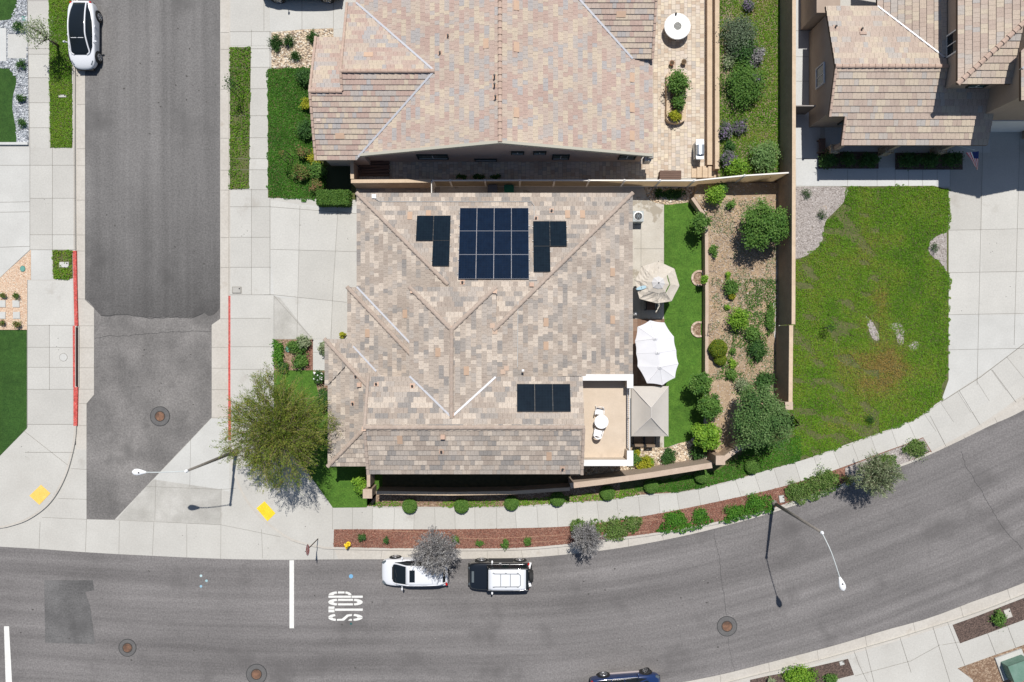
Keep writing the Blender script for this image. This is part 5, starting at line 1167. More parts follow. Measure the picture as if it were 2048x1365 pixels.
def pot(px, py, r, lab, m_, z=0):
    c = W(px, py, z+.3); t = thing("plant_pot", lab, "pot", (c.x, c.y, z), "terracotta pots on the neighbour's patio"); b = MB(); b.lathe((c.x, c.y, z+.024), [(r*.7,0),(r,.28),(r*1.05,.30),(r*.9,.30)], 18); part("pot", b, m_, t); b = MB(); b.lathe((c.x, c.y, z+.024), [(r*.88,.27),(r*.88,.305)], 16); part("soil", b, mat("pot_soil_%d" % px, (.14,.09,.05)), t)
    b = MB()
    for k in range(5): an = k*1.3+px; b.tube([(c.x, c.y, z+.3), (c.x+.28*math.cos(an), c.y+.28*math.sin(an), z+.62)], [.012,.006], 5)
    part("twig", b, bark, t)
terra = mat("terracotta", (.30,.13,.07)); pot(1344,126,.17,"left terracotta pot at the top end of the patio planter",terra); pot(1368,124,.18,"brown pot at the top end of the patio planter, right of the other pot",mat("brown_pot", (.20,.14,.08)))
pt_ = thing("raised_planter", "long oval cream planter with a green shrub on the neighbour's patio", "planter", W(1352,195)); b = MB(); L = PX([(1333,150),(1337,145),(1369,145),(1373,150),(1372,236)], .42)+[W2(1352+19*math.cos(a), 236+11*math.sin(a), .42) for a in [math.radians(20*k) for k in range(1, 9)]]+PX([(1333,236)], .42)
b.prism(L, .012, .42); part("rim", b, blockcap, pt_); cc_ = Vector((sum(x for x, y in L)/len(L), sum(y for x, y in L)/len(L))); Li = [(cc_.x+(x-cc_.x)*.62, cc_.y+(y-cc_.y)*.90) for x, y in L]; b = MB(); b.prism(Li, .40, .424); part("soil", b, mulch_b, pt_)
c = W(1400,299,.95); t = thing("barbecue_grill", "stainless steel barbecue grill beside the seat wall", "grill", (c.x, c.y, 0)); ss = mat("stainless", (.50,.53,.55), rough=.3, metal=.6)
b = MB(); b.box((c.x, c.y, .5), (.55,1.15,.88)); part("cabinet", b, ss, t); b = MB(); b.box((c.x, c.y-.55, .93), (.5,.28,.05)); b.box((c.x, c.y+.5, .93), (.5,.4,.05)); part("side_shelf", b, ss, t)
b = MB(); vs = []
for k in range(9):
    an = math.radians(180*k/8); vs += [(c.x+.02+.29*math.cos(an), c.y-.40, .95+.20*math.sin(an)), (c.x+.02+.29*math.cos(an), c.y+.30, .95+.20*math.sin(an))]
b.add(vs, [(2*k, 2*k+1, 2*k+3, 2*k+2) for k in range(8)]+[tuple(range(0,18,2)), tuple(range(17,0,-2))]); ld = part("lid", b, ss, t); b = MB(); b.tube([(c.x-.33, c.y-.3, 1.0), (c.x-.33, c.y+.2, 1.0)], .018, 8); part("handle", b, dark, ld)
b = MB(); b.box((c.x-.30, c.y-.05, .75), (.03,.9,.12)); part("control_panel", b, dark, t)
c = W(1341,350.5,.6); t = thing("storage_box", "brown slatted storage box against the cream fence", "storage box", (c.x, c.y, 0)); b = MB(); b.box((c.x, c.y, .30), (1.45,.62,.56)); part("body", b, wood, t); b = MB()
for k in range(5): b.box((c.x, c.y-.24+k*.125, .60), (1.52,.11,.05))
part("lid", b, wood, t)
t = thing("stacked_boards", "dark stack of slatted boards in the shaded side yard", "boards", W(745,340)); b = MB(); c = W(750,338)
for k in range(6): b.box((c.x, c.y-.5+k*.2, .25+.05*(k % 2)), (2.2,.14,.08), .05*(k % 3))
b.box((c.x, c.y, .11), (2.0,1.1,.18)); part("slats", b, wood, t)
c = W(1645,291,.5); t = thing("porch_bench", "small wooden bench at the left end of the shaded porch", "bench", (c.x, c.y, 0)); b = MB(); b.box((c.x, c.y, .44), (.45,1.0,.06)); part("seat", b, wood, t)
for y in (-.42,.42): b = MB(); b.box((c.x, c.y+y, .22), (.4,.06,.42)); part("leg", b, wood, t)
# stone rings with young trees at the edge of the lawn
for px, py, lab in ((1398,557,"scalloped stone ring in the lawn edge, upper one"),(1397,659,"scalloped stone ring in the lawn edge, lower one with a bare sapling")):
    t = thing("stone_ring", lab, "stone ring", W(px, py), "stone rings in the lawn edge"); c = W(px, py); b = MB(); n = 20
    for k in range(n):
        an = math.radians(75+210*k/(n-1)); b.box((c.x+.50*math.cos(an), c.y+.50*math.sin(an), .06), (.15,.10,.12), an, tint=random.random())
    part("edging_stones", b, mat("edging_"+str(py), [(0,(.36,.26,.19)),(.5,(.50,.38,.29)),(1,(.58,.48,.38))], mode='attr'), t)
    b = MB(); b.prism([(c.x+.44*math.cos(math.radians(70+220*k/16)), c.y+.44*math.sin(math.radians(70+220*k/16))) for k in range(17)], .0, .035); part("mulch", b, mulch_b, t)
b = MB(); b.tube([W(1412,530,.2), W(1405,545,.1), W(1409,590,.1), W(1411,610,.2)], .018, 5); single("garden_hose", b, whitem, "thin pale hose along the low wall at the lawn edge", "hose")
b = MB(); b.tube([W(1548,600,TZ+.02), W(1546,640,TZ+.02), W(1550,680,TZ+.02), W(1553,520,TZ+.02)][::-1], .014, 5); single("garden_hose", b, whitem, "thin pale irrigation tube on the dry slope by the tall wall", "hose")
irr = mat("drip_line", (.48,.30,.20)); b = MB()
def drip(pts): b.tube([W(px, py, .03) for px, py in pts], .012, 5)
drip([(760,1062),(830,1064),(900,1068)]); drip([(900,1076),(960,1078),(1024,1076),(1130,1070)]); drip([(1000,1088),(1080,1084),(1140,1080)]); drip([(1285,1043),(1345,1036)]); drip([(1255,1068),(1300,1062)]); drip([(1230,1050),(1290,1040),(1310,1037)])
single("drip_line", b, irr, "thin tan drip irrigation lines lying on the red mulch strip", "irrigation line")
# ================================================================ VEHICLES (local +x is the front)
def vehicle(name, lab, cat, px, py, rot, sp, zb=-.124):
    c = W(px, py, zb); t = thing(name, lab, cat, (0, 0, 0)); Wd = sp['w']/2; hl = sp['l']/2; paint = sp['paint']
    def mk(nm, mb, m, par, smooth=False, sub=0):
        me = mb.mesh(nm, smooth); o = bpy.data.objects.new(nm, me); C.objects.link(o); me.materials.append(m); o.parent = par
        if sub:
            s = o.modifiers.new("s", 'SUBSURF'); s.levels = sub; s.render_levels = sub
        return o
    # body loft
    st = sp['body']; b = MB(); vs = []; n = 0
    for x, wf, zs, zt, zl in st:
        w_ = Wd*wf; ring = [(w_*.86, zl), (w_*.97, zl+.06), (w_, zl+.22), (w_, zs-.14), (w_*.985, zs-.03), (w_*.93, zs+(zt-zs)*.35), (w_*.72, zs+(zt-zs)*.85), (w_*.4, zt), (0, zt+.005)]
        ring = ring + [(-y, z) for y, z in ring[:-1]][::-1]; n = len(ring); vs += [(x*hl, y, z) for y, z in ring]
    m_ = len(st); fs = [(i*n+k, (i+1)*n+k, (i+1)*n+k+1, i*n+k+1) for i in range(m_-1) for k in range(n-1)] + [(i*n+n-1, (i+1)*n+n-1, (i+1)*n, i*n) for i in range(m_-1)]
    fs += [tuple(range(n)), tuple(range(m_*n-1, (m_-1)*n-1, -1))]; b.add(vs, fs)
    body = mk("body", b, sp.get('bodymat', paint), t, True, 2)
    bm = bmesh.new(); bm.from_mesh(body.data); bmesh.ops.recalc_face_normals(bm, faces=bm.faces); bm.to_mesh(body.data); bm.free(); body.data.polygons.foreach_set("use_smooth", [True]*len(body.data.polygons))
    # greenhouse: (x, half width base, z base, half width top, z top)
    g = sp['glass']; b = MB(); vs = []
    for x, wb, z0, wt, z1 in g:
        r = [(wb*Wd, z0), (wb*Wd*.3+wt*Wd*.7, z0+(z1-z0)*.72), (wt*Wd*.98, z1-.03*(z1 > z0+.1)), (wt*Wd*.75, z1), (0, z1+.01)]; r = r+[(-y, z) for y, z in r[:-1]][::-1]; n = len(r); vs += [(x*hl, y, z) for y, z in r]
    m_ = len(g); fs = [(i*n+k, (i+1)*n+k, (i+1)*n+k+1, i*n+k+1) for i in range(m_-1) for k in range(n-1)]; fs += [tuple(range(n)), tuple(range(m_*n-1, (m_-1)*n-1, -1))]; b.add(vs, fs)
    gl = mk("windows", b, glassd, t, True)
    bm = bmesh.new(); bm.from_mesh(gl.data); bmesh.ops.recalc_face_normals(bm, faces=bm.faces); bm.to_mesh(gl.data); bm.free()
    # pillars and cant rails follow the glass shoulders
    for s in (-1, 1):
        b = MB(); pts = [(x*hl, s*(wt*Wd*(.99 if z1 > z0+.1 else 1)), z1-.02) for x, wb, z0, wt, z1 in g]; b.tube([(p_[0], p_[1]-s*.01, p_[2]+.0) for p_ in catmull3([Vector(p_) for p_ in pts], 4)], sp.get('rail_r', .045), 8); mk("roof_pillar", b, sp.get('railmat', paint), t, True)
        if sp.get('door_posts'):
            b = MB()
            for xf in sp['door_posts']:
                i = max(k for k in range(m_-1) if g[k][0] >= xf) if g[0][0] > xf else 0; a, e = g[i], g[i+1]; f = (a[0]-xf)/(a[0]-e[0]); q = [a[k]+(e[k]-a[k])*f for k in range(5)]
                b.tube([(xf*hl, s*q[1]*Wd*1.0, q[2]), (xf*hl, s*(q[1]*.3+q[3]*.7)*Wd*1.0, q[2]+(q[4]-q[2])*.72), (xf*hl, s*q[3]*Wd*.99, q[4]-.04)], .03, 6)
            mk("door_post", b, sp.get('railmat', paint), t)
    if sp.get('roof'):
        r0, r1 = sp['roof']; b = MB(); vs = []; N_ = 9; xs = [r0+(r1-r0)*k/8 for k in range(9)]
        for x in xs:
            i = max(k for k in range(m_-1) if g[k][0] >= x-1e-6); a, e = g[i], g[i+1]; f = (a[0]-x)/(a[0]-e[0]); wt = (a[3]+(e[3]-a[3])*f)*Wd; z1 = a[4]+(e[4]-a[4])*f; bow = .02
            edge = min(1, (min(x-xs[-1], xs[0]-x)+.02)*12)
            for k in range(N_):
                u = -1+2*k/(N_-1); vs.append((x*hl, u*wt*1.0, z1+.015+bow*(1-u*u)+(.012 if abs(u) < .99 else -.025)))
        b.add(vs, [(i*N_+k, (i+1)*N_+k, (i+1)*N_+k+1, i*N_+k+1) for i in range(8) for k in range(N_-1)]); rf = mk("roof", b, sp['roofmat'], t, True)
        so_ = rf.modifiers.new("t", 'SOLIDIFY'); so_.thickness = .03; so_.offset = -1
        if sp.get('sunroof'):
            a, e, hw = sp['sunroof']; b = MB(); zz = max(q_[4] for q_ in g)+.062; b.box(((a+e)/2*hl, 0, zz-.012), (abs(a-e)*hl, 2*hw*Wd, .04)); mk("sunroof", b, glassd, rf)
        if sp.get('rack'): sp['rack'](mk, rf, hl, Wd, g)
    # wheels
    r = sp['r']
    for x, st_ in ((sp['wf'], sp.get('steer', 0)), (sp['wr'], 0)):
        for s in (-1, 1):
            y = s*(Wd-.10); b = MB(); R = Matrix.Rotation(st_, 3, 'Z'); cx_ = Vector((x*hl, y, r))
            def cyl(b, y0, y1, rad, n=28): b.tube([cx_+R@Vector((0, y0*s, 0)), cx_+R@Vector((0, y1*s, 0))], rad, n)
            cyl(b, -.12, .122, r); cyl(b, -.11, .135, r*.93); ty = mk("wheel", b, rubber, t)
            b = MB(); cyl(b, .10, .137, r*.66); mk("rim_shade", b, dark, ty)
            b = MB()
            for k in range(5):
                an = k*2*math.pi/5+.3; pc = cx_+R@Vector((0, .137*s, 0)); d = R@Vector((math.cos(an), 0, 0))+Vector((0,0,math.sin(an))); b.tube([pc+d*.03, pc+d*r*.62], [.045,.032], 6)
            n0 = len(b.v); pts = [cx_+R@Vector((r*.64*math.cos(a), .137*s, r*.64*math.sin(a))) for a in [k*math.pi/12 for k in range(25)]]; b.tube(pts, .022, 6, caps=False); mk("alloy_rim", b, chrome, ty)
            b = MB(); b.tube([(x*hl, s*(Wd-.16), r+.03), (x*hl, s*(Wd+.004), r+.03)], r*1.17, 28); mk("wheel_arch", b, sp.get('archmat', blackp), t)
    for s in (-1, 1):
        b = MB(); mx = sp['mirror']; b.tube([(mx*hl, s*Wd*.93, sp['mz']-.04), (mx*hl-.02, s*(Wd+.08), sp['mz'])], .025, 6); b.lathe((mx*hl-.02, s*(Wd+.13), sp['mz']-.06), [(.05,0),(.085,.05),(.08,.12),(.04,.15)], 10, sx=.8, sy=1.3); mk("mirror", b, sp.get('mirrormat', paint), t)
        b = MB(); hx, hy, hz = sp['lamp']; b.box((hx*hl, s*hy*Wd, hz), (.30,.16,.10), -s*.45, ry=.25); mk("headlight", b, lampgl, t)
        b = MB(); hx, hy, hz = sp['tail']; b.box((hx*hl, s*hy*Wd, hz), (.12,.24,.14), s*.5); mk("tail_light", b, redlamp, t)
        b = MB()
        for dx in sp.get('handles', (.02,-.22)): b.tube([(dx*hl-.08, s*(Wd*.99+.012), sp['mz']-.12), (dx*hl+.08, s*(Wd*.99+.012), sp['mz']-.12)], .018, 6)
        mk("door_handle", b, sp.get('handlemat', paint), t)
    for e, zz in ((1,.32),(-1,.36)):
        b = MB(); b.box((e*(hl-.05), 0, zz+.05), (.14, Wd*1.25, .16)); mk("bumper_insert", b, blackp, t)
    b = MB(); b.box((-hl+.035, 0, .78 if sp['l'] > 4.4 else .7), (.1,.5,.14)); mk("number_plate_recess", b, dark, t)
    if sp.get('extra'): sp['extra'](mk, t, hl, Wd)
    t.location = c; t.rotation_euler = (0, 0, rot); return t
# body: (x fraction, width factor, shoulder z, centre z, low z)
ev = dict(l=4.75, w=1.92, paint=carwhite, r=.355, wf=.61, wr=-.60, mirror=.27, mz=1.02, lamp=(.82,.66,.70), tail=(-.90,.66,.94), rail_r=.05,
    body=[(-1.0,.52,.62,.72,.35),(-.97,.72,.88,.98,.28),(-.86,.89,.98,1.12,.22),(-.6,1.0,.98,1.10,.2),(-.2,1.0,.95,1.02,.2),(.2,1.0,.93,1.02,.2),(.42,.99,.90,1.0,.2),(.65,.97,.82,.92,.2),(.82,.88,.70,.80,.22),(.93,.72,.60,.68,.25),(1.0,.42,.48,.54,.32)],
    glass=[(.63,.50,.93,.48,.95),(.56,.74,.95,.68,1.0),(.40,.86,.95,.66,1.16),(.12,.90,.93,.62,1.40),(-.12,.90,.93,.62,1.45),(-.35,.89,.94,.61,1.43),(-.60,.82,.98,.57,1.32),(-.80,.70,1.02,.52,1.16),(-.88,.60,1.05,.50,1.10)])
def ev_extra(mk, t, hl, Wd):
    b = MB(); 
    for y in (-.24,.24): b.tube([(.20*hl,y-.2,1.335), (.20*hl,y+.2,1.335)], .022, 6)
    mk("sun_visor", b, whitem, t)
    b = MB(); b.box((.985*hl,0,.42), (.03,1.2,.07)); mk("front_grille", b, dark, t)
ev['extra'] = ev_extra
vehicle("parked_car", "white electric hatchback with black glass roof at the kerb of the side street", "car", 178, 79, -math.pi/2, ev)
suv = dict(l=4.72, w=1.88, paint=carwhite, r=.37, wf=.60, wr=-.58, mirror=.36, mz=1.12, lamp=(.90,.76,.80), tail=(-.95,.78,1.0), rail_r=.05, roof=(.21,-.74), roofmat=carwhite, sunroof=(.10,-.06,.44), door_posts=(-.05,-.42),
    body=[(-1.0,.80,.60,.66,.4),(-.985,.90,.95,1.02,.32),(-.9,.97,1.05,1.10,.26),(-.6,1.0,1.05,1.12,.24),(-.2,1.0,1.03,1.1,.24),(.2,1.0,1.01,1.08,.24),(.42,1.0,1.0,1.08,.24),(.65,.99,.96,1.06,.25),(.84,.95,.86,.96,.27),(.95,.84,.72,.80,.3),(1.0,.66,.55,.62,.36)],
    glass=[(.66,.50,1.03,.48,1.05),(.58,.80,1.03,.74,1.10),(.22,.92,1.02,.72,1.57),(.10,.92,1.02,.72,1.62),(-.35,.92,1.04,.71,1.65),(-.74,.90,1.05,.68,1.60),(-.90,.80,1.07,.66,1.28),(-.93,.78,1.07,.70,1.12)])
def suv_extra(mk, t, hl, Wd):
    b = MB(); b.box((-.80*hl,0,1.60), (.34,1.15,.035), ry=.1); mk("rear_spoiler", b, carwhite, t); b = MB(); b.box((.62*hl,0,1.09), (.06,1.1,.03)); mk("wiper_cowl", b, blackp, t)
    for y in (-.3,.3): b = MB(); b.tube([(.56*hl,y,1.14), (.50*hl,y+.5,1.22)], .012, 5); mk("wiper", b, dark, t)
suv['extra'] = suv_extra
vehicle("parked_car", "white estate car with a dark sunroof, half under the grey tree at the kerb", "car", 832.5, 1137, math.pi, suv)
def fj_rack(mk, rf, hl, Wd, g):
    z = g[1][4]+.12; b = MB(); f, r_ = .22, -.58; yy = .50
    b.tube([(f*hl,yy,z),(f*hl-.1,yy-.05,z+.03),(r_*hl,yy-.06,z+.03),(r_*hl-.12,yy-.16,z+.03),(r_*hl-.12,-yy+.16,z+.03),(r_*hl,-yy+.06,z+.03),(f*hl-.1,-yy+.05,z+.03),(f*hl,-yy,z)], .028, 6)
    for x in (-.02,-.32): b.tube([(x*hl,yy-.05,z+.03), (x*hl,-yy+.05,z+.03)], .022, 6)
    for x in (.20,-.18,-.55):
        for s in (-1, 1): b.box((x*hl, s*(yy-.02), z-.04), (.12,.07,.1))
    mk("roof_rack", b, mat("rack_grey", (.22,.23,.24)), rf)
fj = dict(l=4.45, w=1.90, paint=carblack, r=.42, wf=.60, wr=-.62, mirror=.26, mz=1.28, lamp=(.93,.62,.95), tail=(-.88,.86,1.05), rail_r=.055, roof=(.36,-.80), roofmat=carwhite, rack=fj_rack, railmat=carblack, mirrormat=whitem, handles=(.0,), handlemat=whitem, door_posts=(.0,-.3),
    body=[(-.90,.90,.7,.76,.45),(-.885,.97,1.15,1.2,.42),(-.8,1.0,1.2,1.24,.40),(-.4,1.0,1.2,1.24,.38),(.1,1.0,1.2,1.24,.38),(.38,1.0,1.19,1.24,.38),(.5,1.0,1.16,1.22,.38),(.8,.98,1.10,1.18,.40),(.93,.92,1.03,1.12,.42),(.98,.82,.90,.98,.46),(1.0,.68,.7,.76,.5)],
    glass=[(.42,.86,1.21,.82,1.25),(.36,.92,1.2,.80,1.72),(.30,.92,1.2,.80,1.76),(-.3,.92,1.2,.80,1.78),(-.80,.92,1.2,.78,1.76),(-.88,.88,1.2,.76,1.70),(-.89,.86,1.2,.74,1.24)])
def fj_extra(mk, t, hl, Wd):
    b = MB(); b.tube([(-.90*hl-.04,-.0,1.0), (-.90*hl-.30,0,1.0)], .40, 28); w_ = mk("spare_wheel", b, rubber, t); b = MB(); b.tube([(-.90*hl-.30,0,1.0), (-.90*hl-.325,0,1.0)], .22, 20); mk("spare_cover", b, dark, w_)
    for s in (-1, 1):
        b = MB(); b.box((-.02*hl, s*(Wd+.03), .50), (1.75,.20,.06)); mk("side_step", b, dark, t); b = MB(); b.box((-.93*hl, s*.66*Wd, .62), (.16,.42,.20), s*.25); mk("bumper_corner", b, whitem, t)
    b = MB(); b.box((.975*hl,0,.62), (.22,1.5,.24)); mk("front_bumper", b, blackp, t); b = MB(); b.box((.86*hl,0,1.165), (.16,.78,.03), ry=.1); mk("bonnet_scoop", b, mat("scoop_grey", (.10,.12,.13)), t)
fj['extra'] = fj_extra
vehicle("parked_car", "black off road wagon with white roof, roof rack and spare wheel behind the estate car", "car", 1001, 1143, math.pi, fj)
blu = dict(suv); blu.update(paint=carblue, roofmat=carblue, l=4.95, w=1.95, r=.40, wf=.60, wr=-.60, steer=.45, sunroof=None, archmat=blackp)
def blu_extra(mk, t, hl, Wd):
    for s in (-1, 1): b = MB(); b.box((0, s*(Wd+.01), .36), (2.1,.12,.07)); mk("side_step", b, mat("step_grey_%d" % s, (.36,.31,.30), rough=.5), t); b = MB(); b.tube([(.36*hl,s*Wd*.93,1.06), (-.55*hl,s*Wd*.93,1.09)], .014, 5); mk("window_chrome", b, chrome, t)
blu['extra'] = blu_extra
vehicle("parked_car", "dark blue car cut by the bottom edge of the photo", "car", 1249, 1368, .075, blu)
tk = dict(suv); tk.update(paint=carteal, roofmat=carteal, l=5.7, w=2.0, r=.42, wf=-.60+1.2, wr=-.62, sunroof=None)
vehicle("parked_car", "dark teal car on the driveway cut by the top edge of the photo", "car", 608, -21, math.pi, tk, zb=.01)
# ================================================================ VEGETATION
def leaf_mesh(name, m, parent, cen, size, elong=1.6, up=.6, out=None, tint=None, fold=True):
    N = len(cen); rg = RNG; nrm = rg.normal(size=(N,3)); nrm /= np.linalg.norm(nrm, axis=1)[:,None]
    nrm[:,2] = np.abs(nrm[:,2]); nrm[:,2] += up
    if out is not None: nrm += out*.5
    nrm /= np.linalg.norm(nrm, axis=1)[:,None]
    r = rg.normal(size=(N,3)); a = r-nrm*np.sum(r*nrm, axis=1)[:,None]; a /= np.linalg.norm(a, axis=1)[:,None]; b = np.cross(nrm, a)
    s = size*rg.uniform(.65, 1.3, N)[:,None]; L_ = a*s*elong*.5; Wd = b*s*.5
    V = np.empty((N,4,3), np.float32); V[:,0] = cen-L_; V[:,1] = cen+Wd+nrm*s*.10; V[:,2] = cen+L_; V[:,3] = cen-Wd+nrm*s*.10
    return quads(name, V, m, parent, tint if tint is not None else rg.uniform(0,1,N))
def quads(name, V, m, parent, tint):
    N = len(V); me = bpy.data.meshes.new(name); me.vertices.add(N*4); me.vertices.foreach_set("co", V.reshape(-1).astype(np.float32))
    me.loops.add(N*4); me.loops.foreach_set("vertex_index", np.arange(N*4, dtype=np.int32)); me.polygons.add(N)
    me.polygons.foreach_set("loop_start", np.arange(0, N*4, 4, dtype=np.int32)); me.polygons.foreach_set("loop_total", np.full(N, 4, np.int32))
    at = me.attributes.new("tint", 'FLOAT', 'FACE'); at.data.foreach_set("value", np.clip(tint,0,1).astype(np.float32)); me.update(calc_edges=True); me.validate()
    return link(name, me, m, parent)
def clumps(c, rx, ry, rz, ncl, per, cr, bias=.45, lump=.22, flat=None):
    rg = RNG; d = rg.normal(size=(ncl,3)); d /= np.linalg.norm(d, axis=1)[:,None]; d[:,2] = np.where(d[:,2] < -.35, -d[:,2], d[:,2])
    ph = rg.uniform(0, 6.28, 4); lm = 1+lump*(np.sin(3*np.arctan2(d[:,1],d[:,0])+ph[0])*.6+np.sin(5*np.arctan2(d[:,1],d[:,0])+ph[1])*.5+rg.normal(size=ncl)*.3)
    rad = (rg.uniform(0,1,ncl)**bias)*lm; cc = np.array(c)+d*rad[:,None]*np.array([rx,ry,rz]); ct = rg.uniform(.15,.85,ncl)
    P = np.repeat(cc, per, 0)+rg.normal(size=(ncl*per,3))*cr*np.array([1,1,.7]); T = np.repeat(ct, per)+rg.normal(size=ncl*per)*.18; O = np.repeat(d, per, 0)
    return P, T, O, cc
def limbs(base, cc, r0, n=9, h=.45, m=None, parent=None, name="trunk"):
    b = MB(); B = Vector(base); cen = Vector(cc.mean(0)); fork = B.lerp(cen, h); fork.z = B.z+(cen.z-B.z)*h; b.tube([B, B.lerp(fork,.5)+Vector((random.uniform(-.04,.04),random.uniform(-.04,.04),0)), fork], [r0, r0*.8, r0*.65], 9)
    idx = RNG.choice(len(cc), min(n, len(cc)), replace=False)
    for i in idx:
        e = Vector(cc[i]); mdl = fork.lerp(e, .5)+Vector((random.uniform(-.1,.1),random.uniform(-.1,.1),.08)); b.tube([fork, mdl, e], [r0*.42, r0*.25, r0*.07], 6)
    return part(name, b, m or bark, parent, True)
def shrub(px, py, r, h, m, lab, name="shrub", cat="shrub", group=None, z0=0.0, ry=None, leaf=.075, ncl=None, per=26, elong=1.6, dens=1.0, lump=.2, base_px=None, hc=.55):
    """px,py: where the crown's middle shows in the photo; r metres"""
    ry = ry or r; zc = z0+h*hc; c = W(px, py, zc); base = W(*base_px, z0) if base_px else Vector((c.x, c.y, z0)); t = thing(name, lab, cat, (base.x, base.y, z0), group)
    ncl = ncl or max(7, int(42*dens*(r*ry)**.9/.35)); P, T, O, cc = clumps(c, r*.86, ry*.86, h*.45, ncl, per, min(r,ry)*.17+.03, lump=lump)
    P[:,2] = np.maximum(P[:,2], z0+.03); leaf_mesh("foliage", m, t, P, leaf, elong, .5, O, T); limbs((base.x, base.y, z0-.03), cc, .022+r*.028, n=7, parent=t, name="stem"); return t
def box_hedge(px, py, sx, sy, h, m, lab, z0=0.0, leaf=.06, n=9000, grp=None):
    c = W(px, py, z0+h); t = thing("clipped_hedge", lab, "hedge", (c.x, c.y, z0), grp); rg = RNG; P = np.empty((n,3)); k = rg.choice(5, n, p=[.6,.1,.1,.1,.1]); u = rg.uniform(-1,1,n); v = rg.uniform(-1,1,n)
    sxm, sym = sx/K*.93/2, sy/K*.93/2
    P[:,0] = c.x+np.where(k==1, sxm, np.where(k==2, -sxm, u*sxm)); P[:,1] = c.y+np.where(k==3, sym, np.where(k==4, -sym, np.where(k==0, v*sym, u*sym))); P[:,2] = z0+np.where(k==0, h, (v+1)/2*h)
    P[:,0] = np.where((k==3)|(k==4), c.x+u*sxm, P[:,0]); P[:,1] = np.where((k==1)|(k==2), c.y+u*sym, P[:,1]); P += rg.normal(size=(n,3))*.035
    leaf_mesh("foliage", m, t, P, leaf, 1.5, .4, None, None); b = MB(); b.box((c.x, c.y, z0+h*.45), (sxm*1.8, sym*1.8, h*.88)); part("inner_branches", b, mat("hedge_inner_%d" % px, (.03,.045,.015)), t); return t
def ball(px, py, r, lab, m, grp, z0=0.0, h=None, n=2600, name="clipped_shrub", leaf=.055, sx=1.0):
    h = h or r*1.5; c = W(px, py, z0+h*.6); t = thing(name, lab, "shrub", (c.x, c.y, z0), grp); rg = RNG; d = rg.normal(size=(n,3)); d /= np.linalg.norm(d, axis=1)[:,None]; d[:,2] = np.where(d[:,2] < -.5, -d[:,2], d[:,2])
    P = np.array([c.x, c.y, z0+h*.5])+d*np.array([r*sx, r, h*.5])*(1+rg.normal(size=(n,1))*.045)
    P[:,2] = np.maximum(P[:,2], z0+.02); leaf_mesh("foliage", m, t, P, leaf, 1.4, .2, d, None); b = MB(); b.lathe((c.x, c.y, z0), [(r*.5,0),(r*.85,h*.3),(r*.82,h*.65),(r*.4,h*.9)], 14, sx=sx); part("inner_branches", b, mat("ball_inner_%d_%d" % (px, py), (.03,.05,.015)), t, True); return t
def sprays(c, rx, ry, rz, ns, per, ln, m, parent, leaf, elong=3.5, twig=None, base=None, tint_sd=.15, r0=.25, droop=.15, name="foliage", spread=.06):
    rg = RNG; d = rg.normal(size=(ns,3)); d[:,2] = np.abs(d[:,2])*.8-.15; d /= np.linalg.norm(d, axis=1)[:,None]; rr = rg.uniform(r0, .86, ns)**.75
    ang = np.arctan2(d[:,1], d[:,0]); rr *= 1+.13*np.sin(4*ang+1)+.08*np.sin(7*ang+2); st = np.array(c)+d*rr[:,None]*np.array([rx,ry,rz]); dr = d+rg.normal(size=(ns,3))*.45; dr[:,2] -= droop; dr /= np.linalg.norm(dr, axis=1)[:,None]
    l = ln*rg.uniform(.5,1.3,ns); tt_ = rg.uniform(0,1,(ns,per)); P = st[:,None,:]+dr[:,None,:]*(l[:,None]*tt_)[:,:,None]+rg.normal(size=(ns,per,3))*spread; P = P.reshape(-1,3); A = np.repeat(dr, per, 0)+rg.normal(size=(ns*per,3))*.45; A /= np.linalg.norm(A, axis=1)[:,None]
    nz = rg.normal(size=A.shape); Bv = np.cross(A, nz); Bv /= np.linalg.norm(Bv, axis=1)[:,None]; s = leaf*rg.uniform(.6,1.3,len(P))[:,None]
    V = np.empty((len(P),4,3)); V[:,0] = P-A*s*elong/2; V[:,1] = P+Bv*s/2; V[:,2] = P+A*s*elong/2; V[:,3] = P-Bv*s/2
    quads(name, V, m, parent, np.repeat(rg.uniform(.1,.9,ns), per)+rg.normal(size=len(P))*tint_sd)
    if twig:
        e = st+dr*l[:,None]*1.05; q = st-dr*.15; nz = rg.normal(size=(ns,3)); Bv = np.cross(dr, nz); Bv /= np.linalg.norm(Bv, axis=1)[:,None]
        V = np.empty((ns,4,3)); V[:,0] = q-Bv*.012; V[:,1] = q+Bv*.012; V[:,2] = e+Bv*.004; V[:,3] = e-Bv*.004; quads("twigs", V, twig, parent, rg.uniform(0,1,ns))
    return st
twigm = mat("twig", (.16,.12,.085)); twig_g = mat("twig_grey", (.26,.25,.25))
def np_noise(x, y, sc, seed):
    g = np.random.default_rng(seed).uniform(0,1,(64,64)); u = x/sc+100; v = y/sc+100; i = np.floor(u).astype(int); j = np.floor(v).astype(int); fu, fv = u-i, v-j; fu = fu*fu*(3-2*fu); fv = fv*fv*(3-2*fv); i %= 63; j %= 63
    return g[i,j]*(1-fu)*(1-fv)+g[i+1,j]*fu*(1-fv)+g[i,j+1]*(1-fu)*fv+g[i+1,j+1]*fu*fv
def in_poly(x, y, poly):
    r = np.zeros(len(x), bool); n = len(poly); j = n-1
    for i in range(n):
        xi, yi = poly[i]; xj, yj = poly[j]; cnd = ((yi > y) != (yj > y)) & (x < (xj-xi)*(y-yi)/((yj-yi) if yj != yi else 1e-9)+xi); r ^= cnd; j = i
    return r
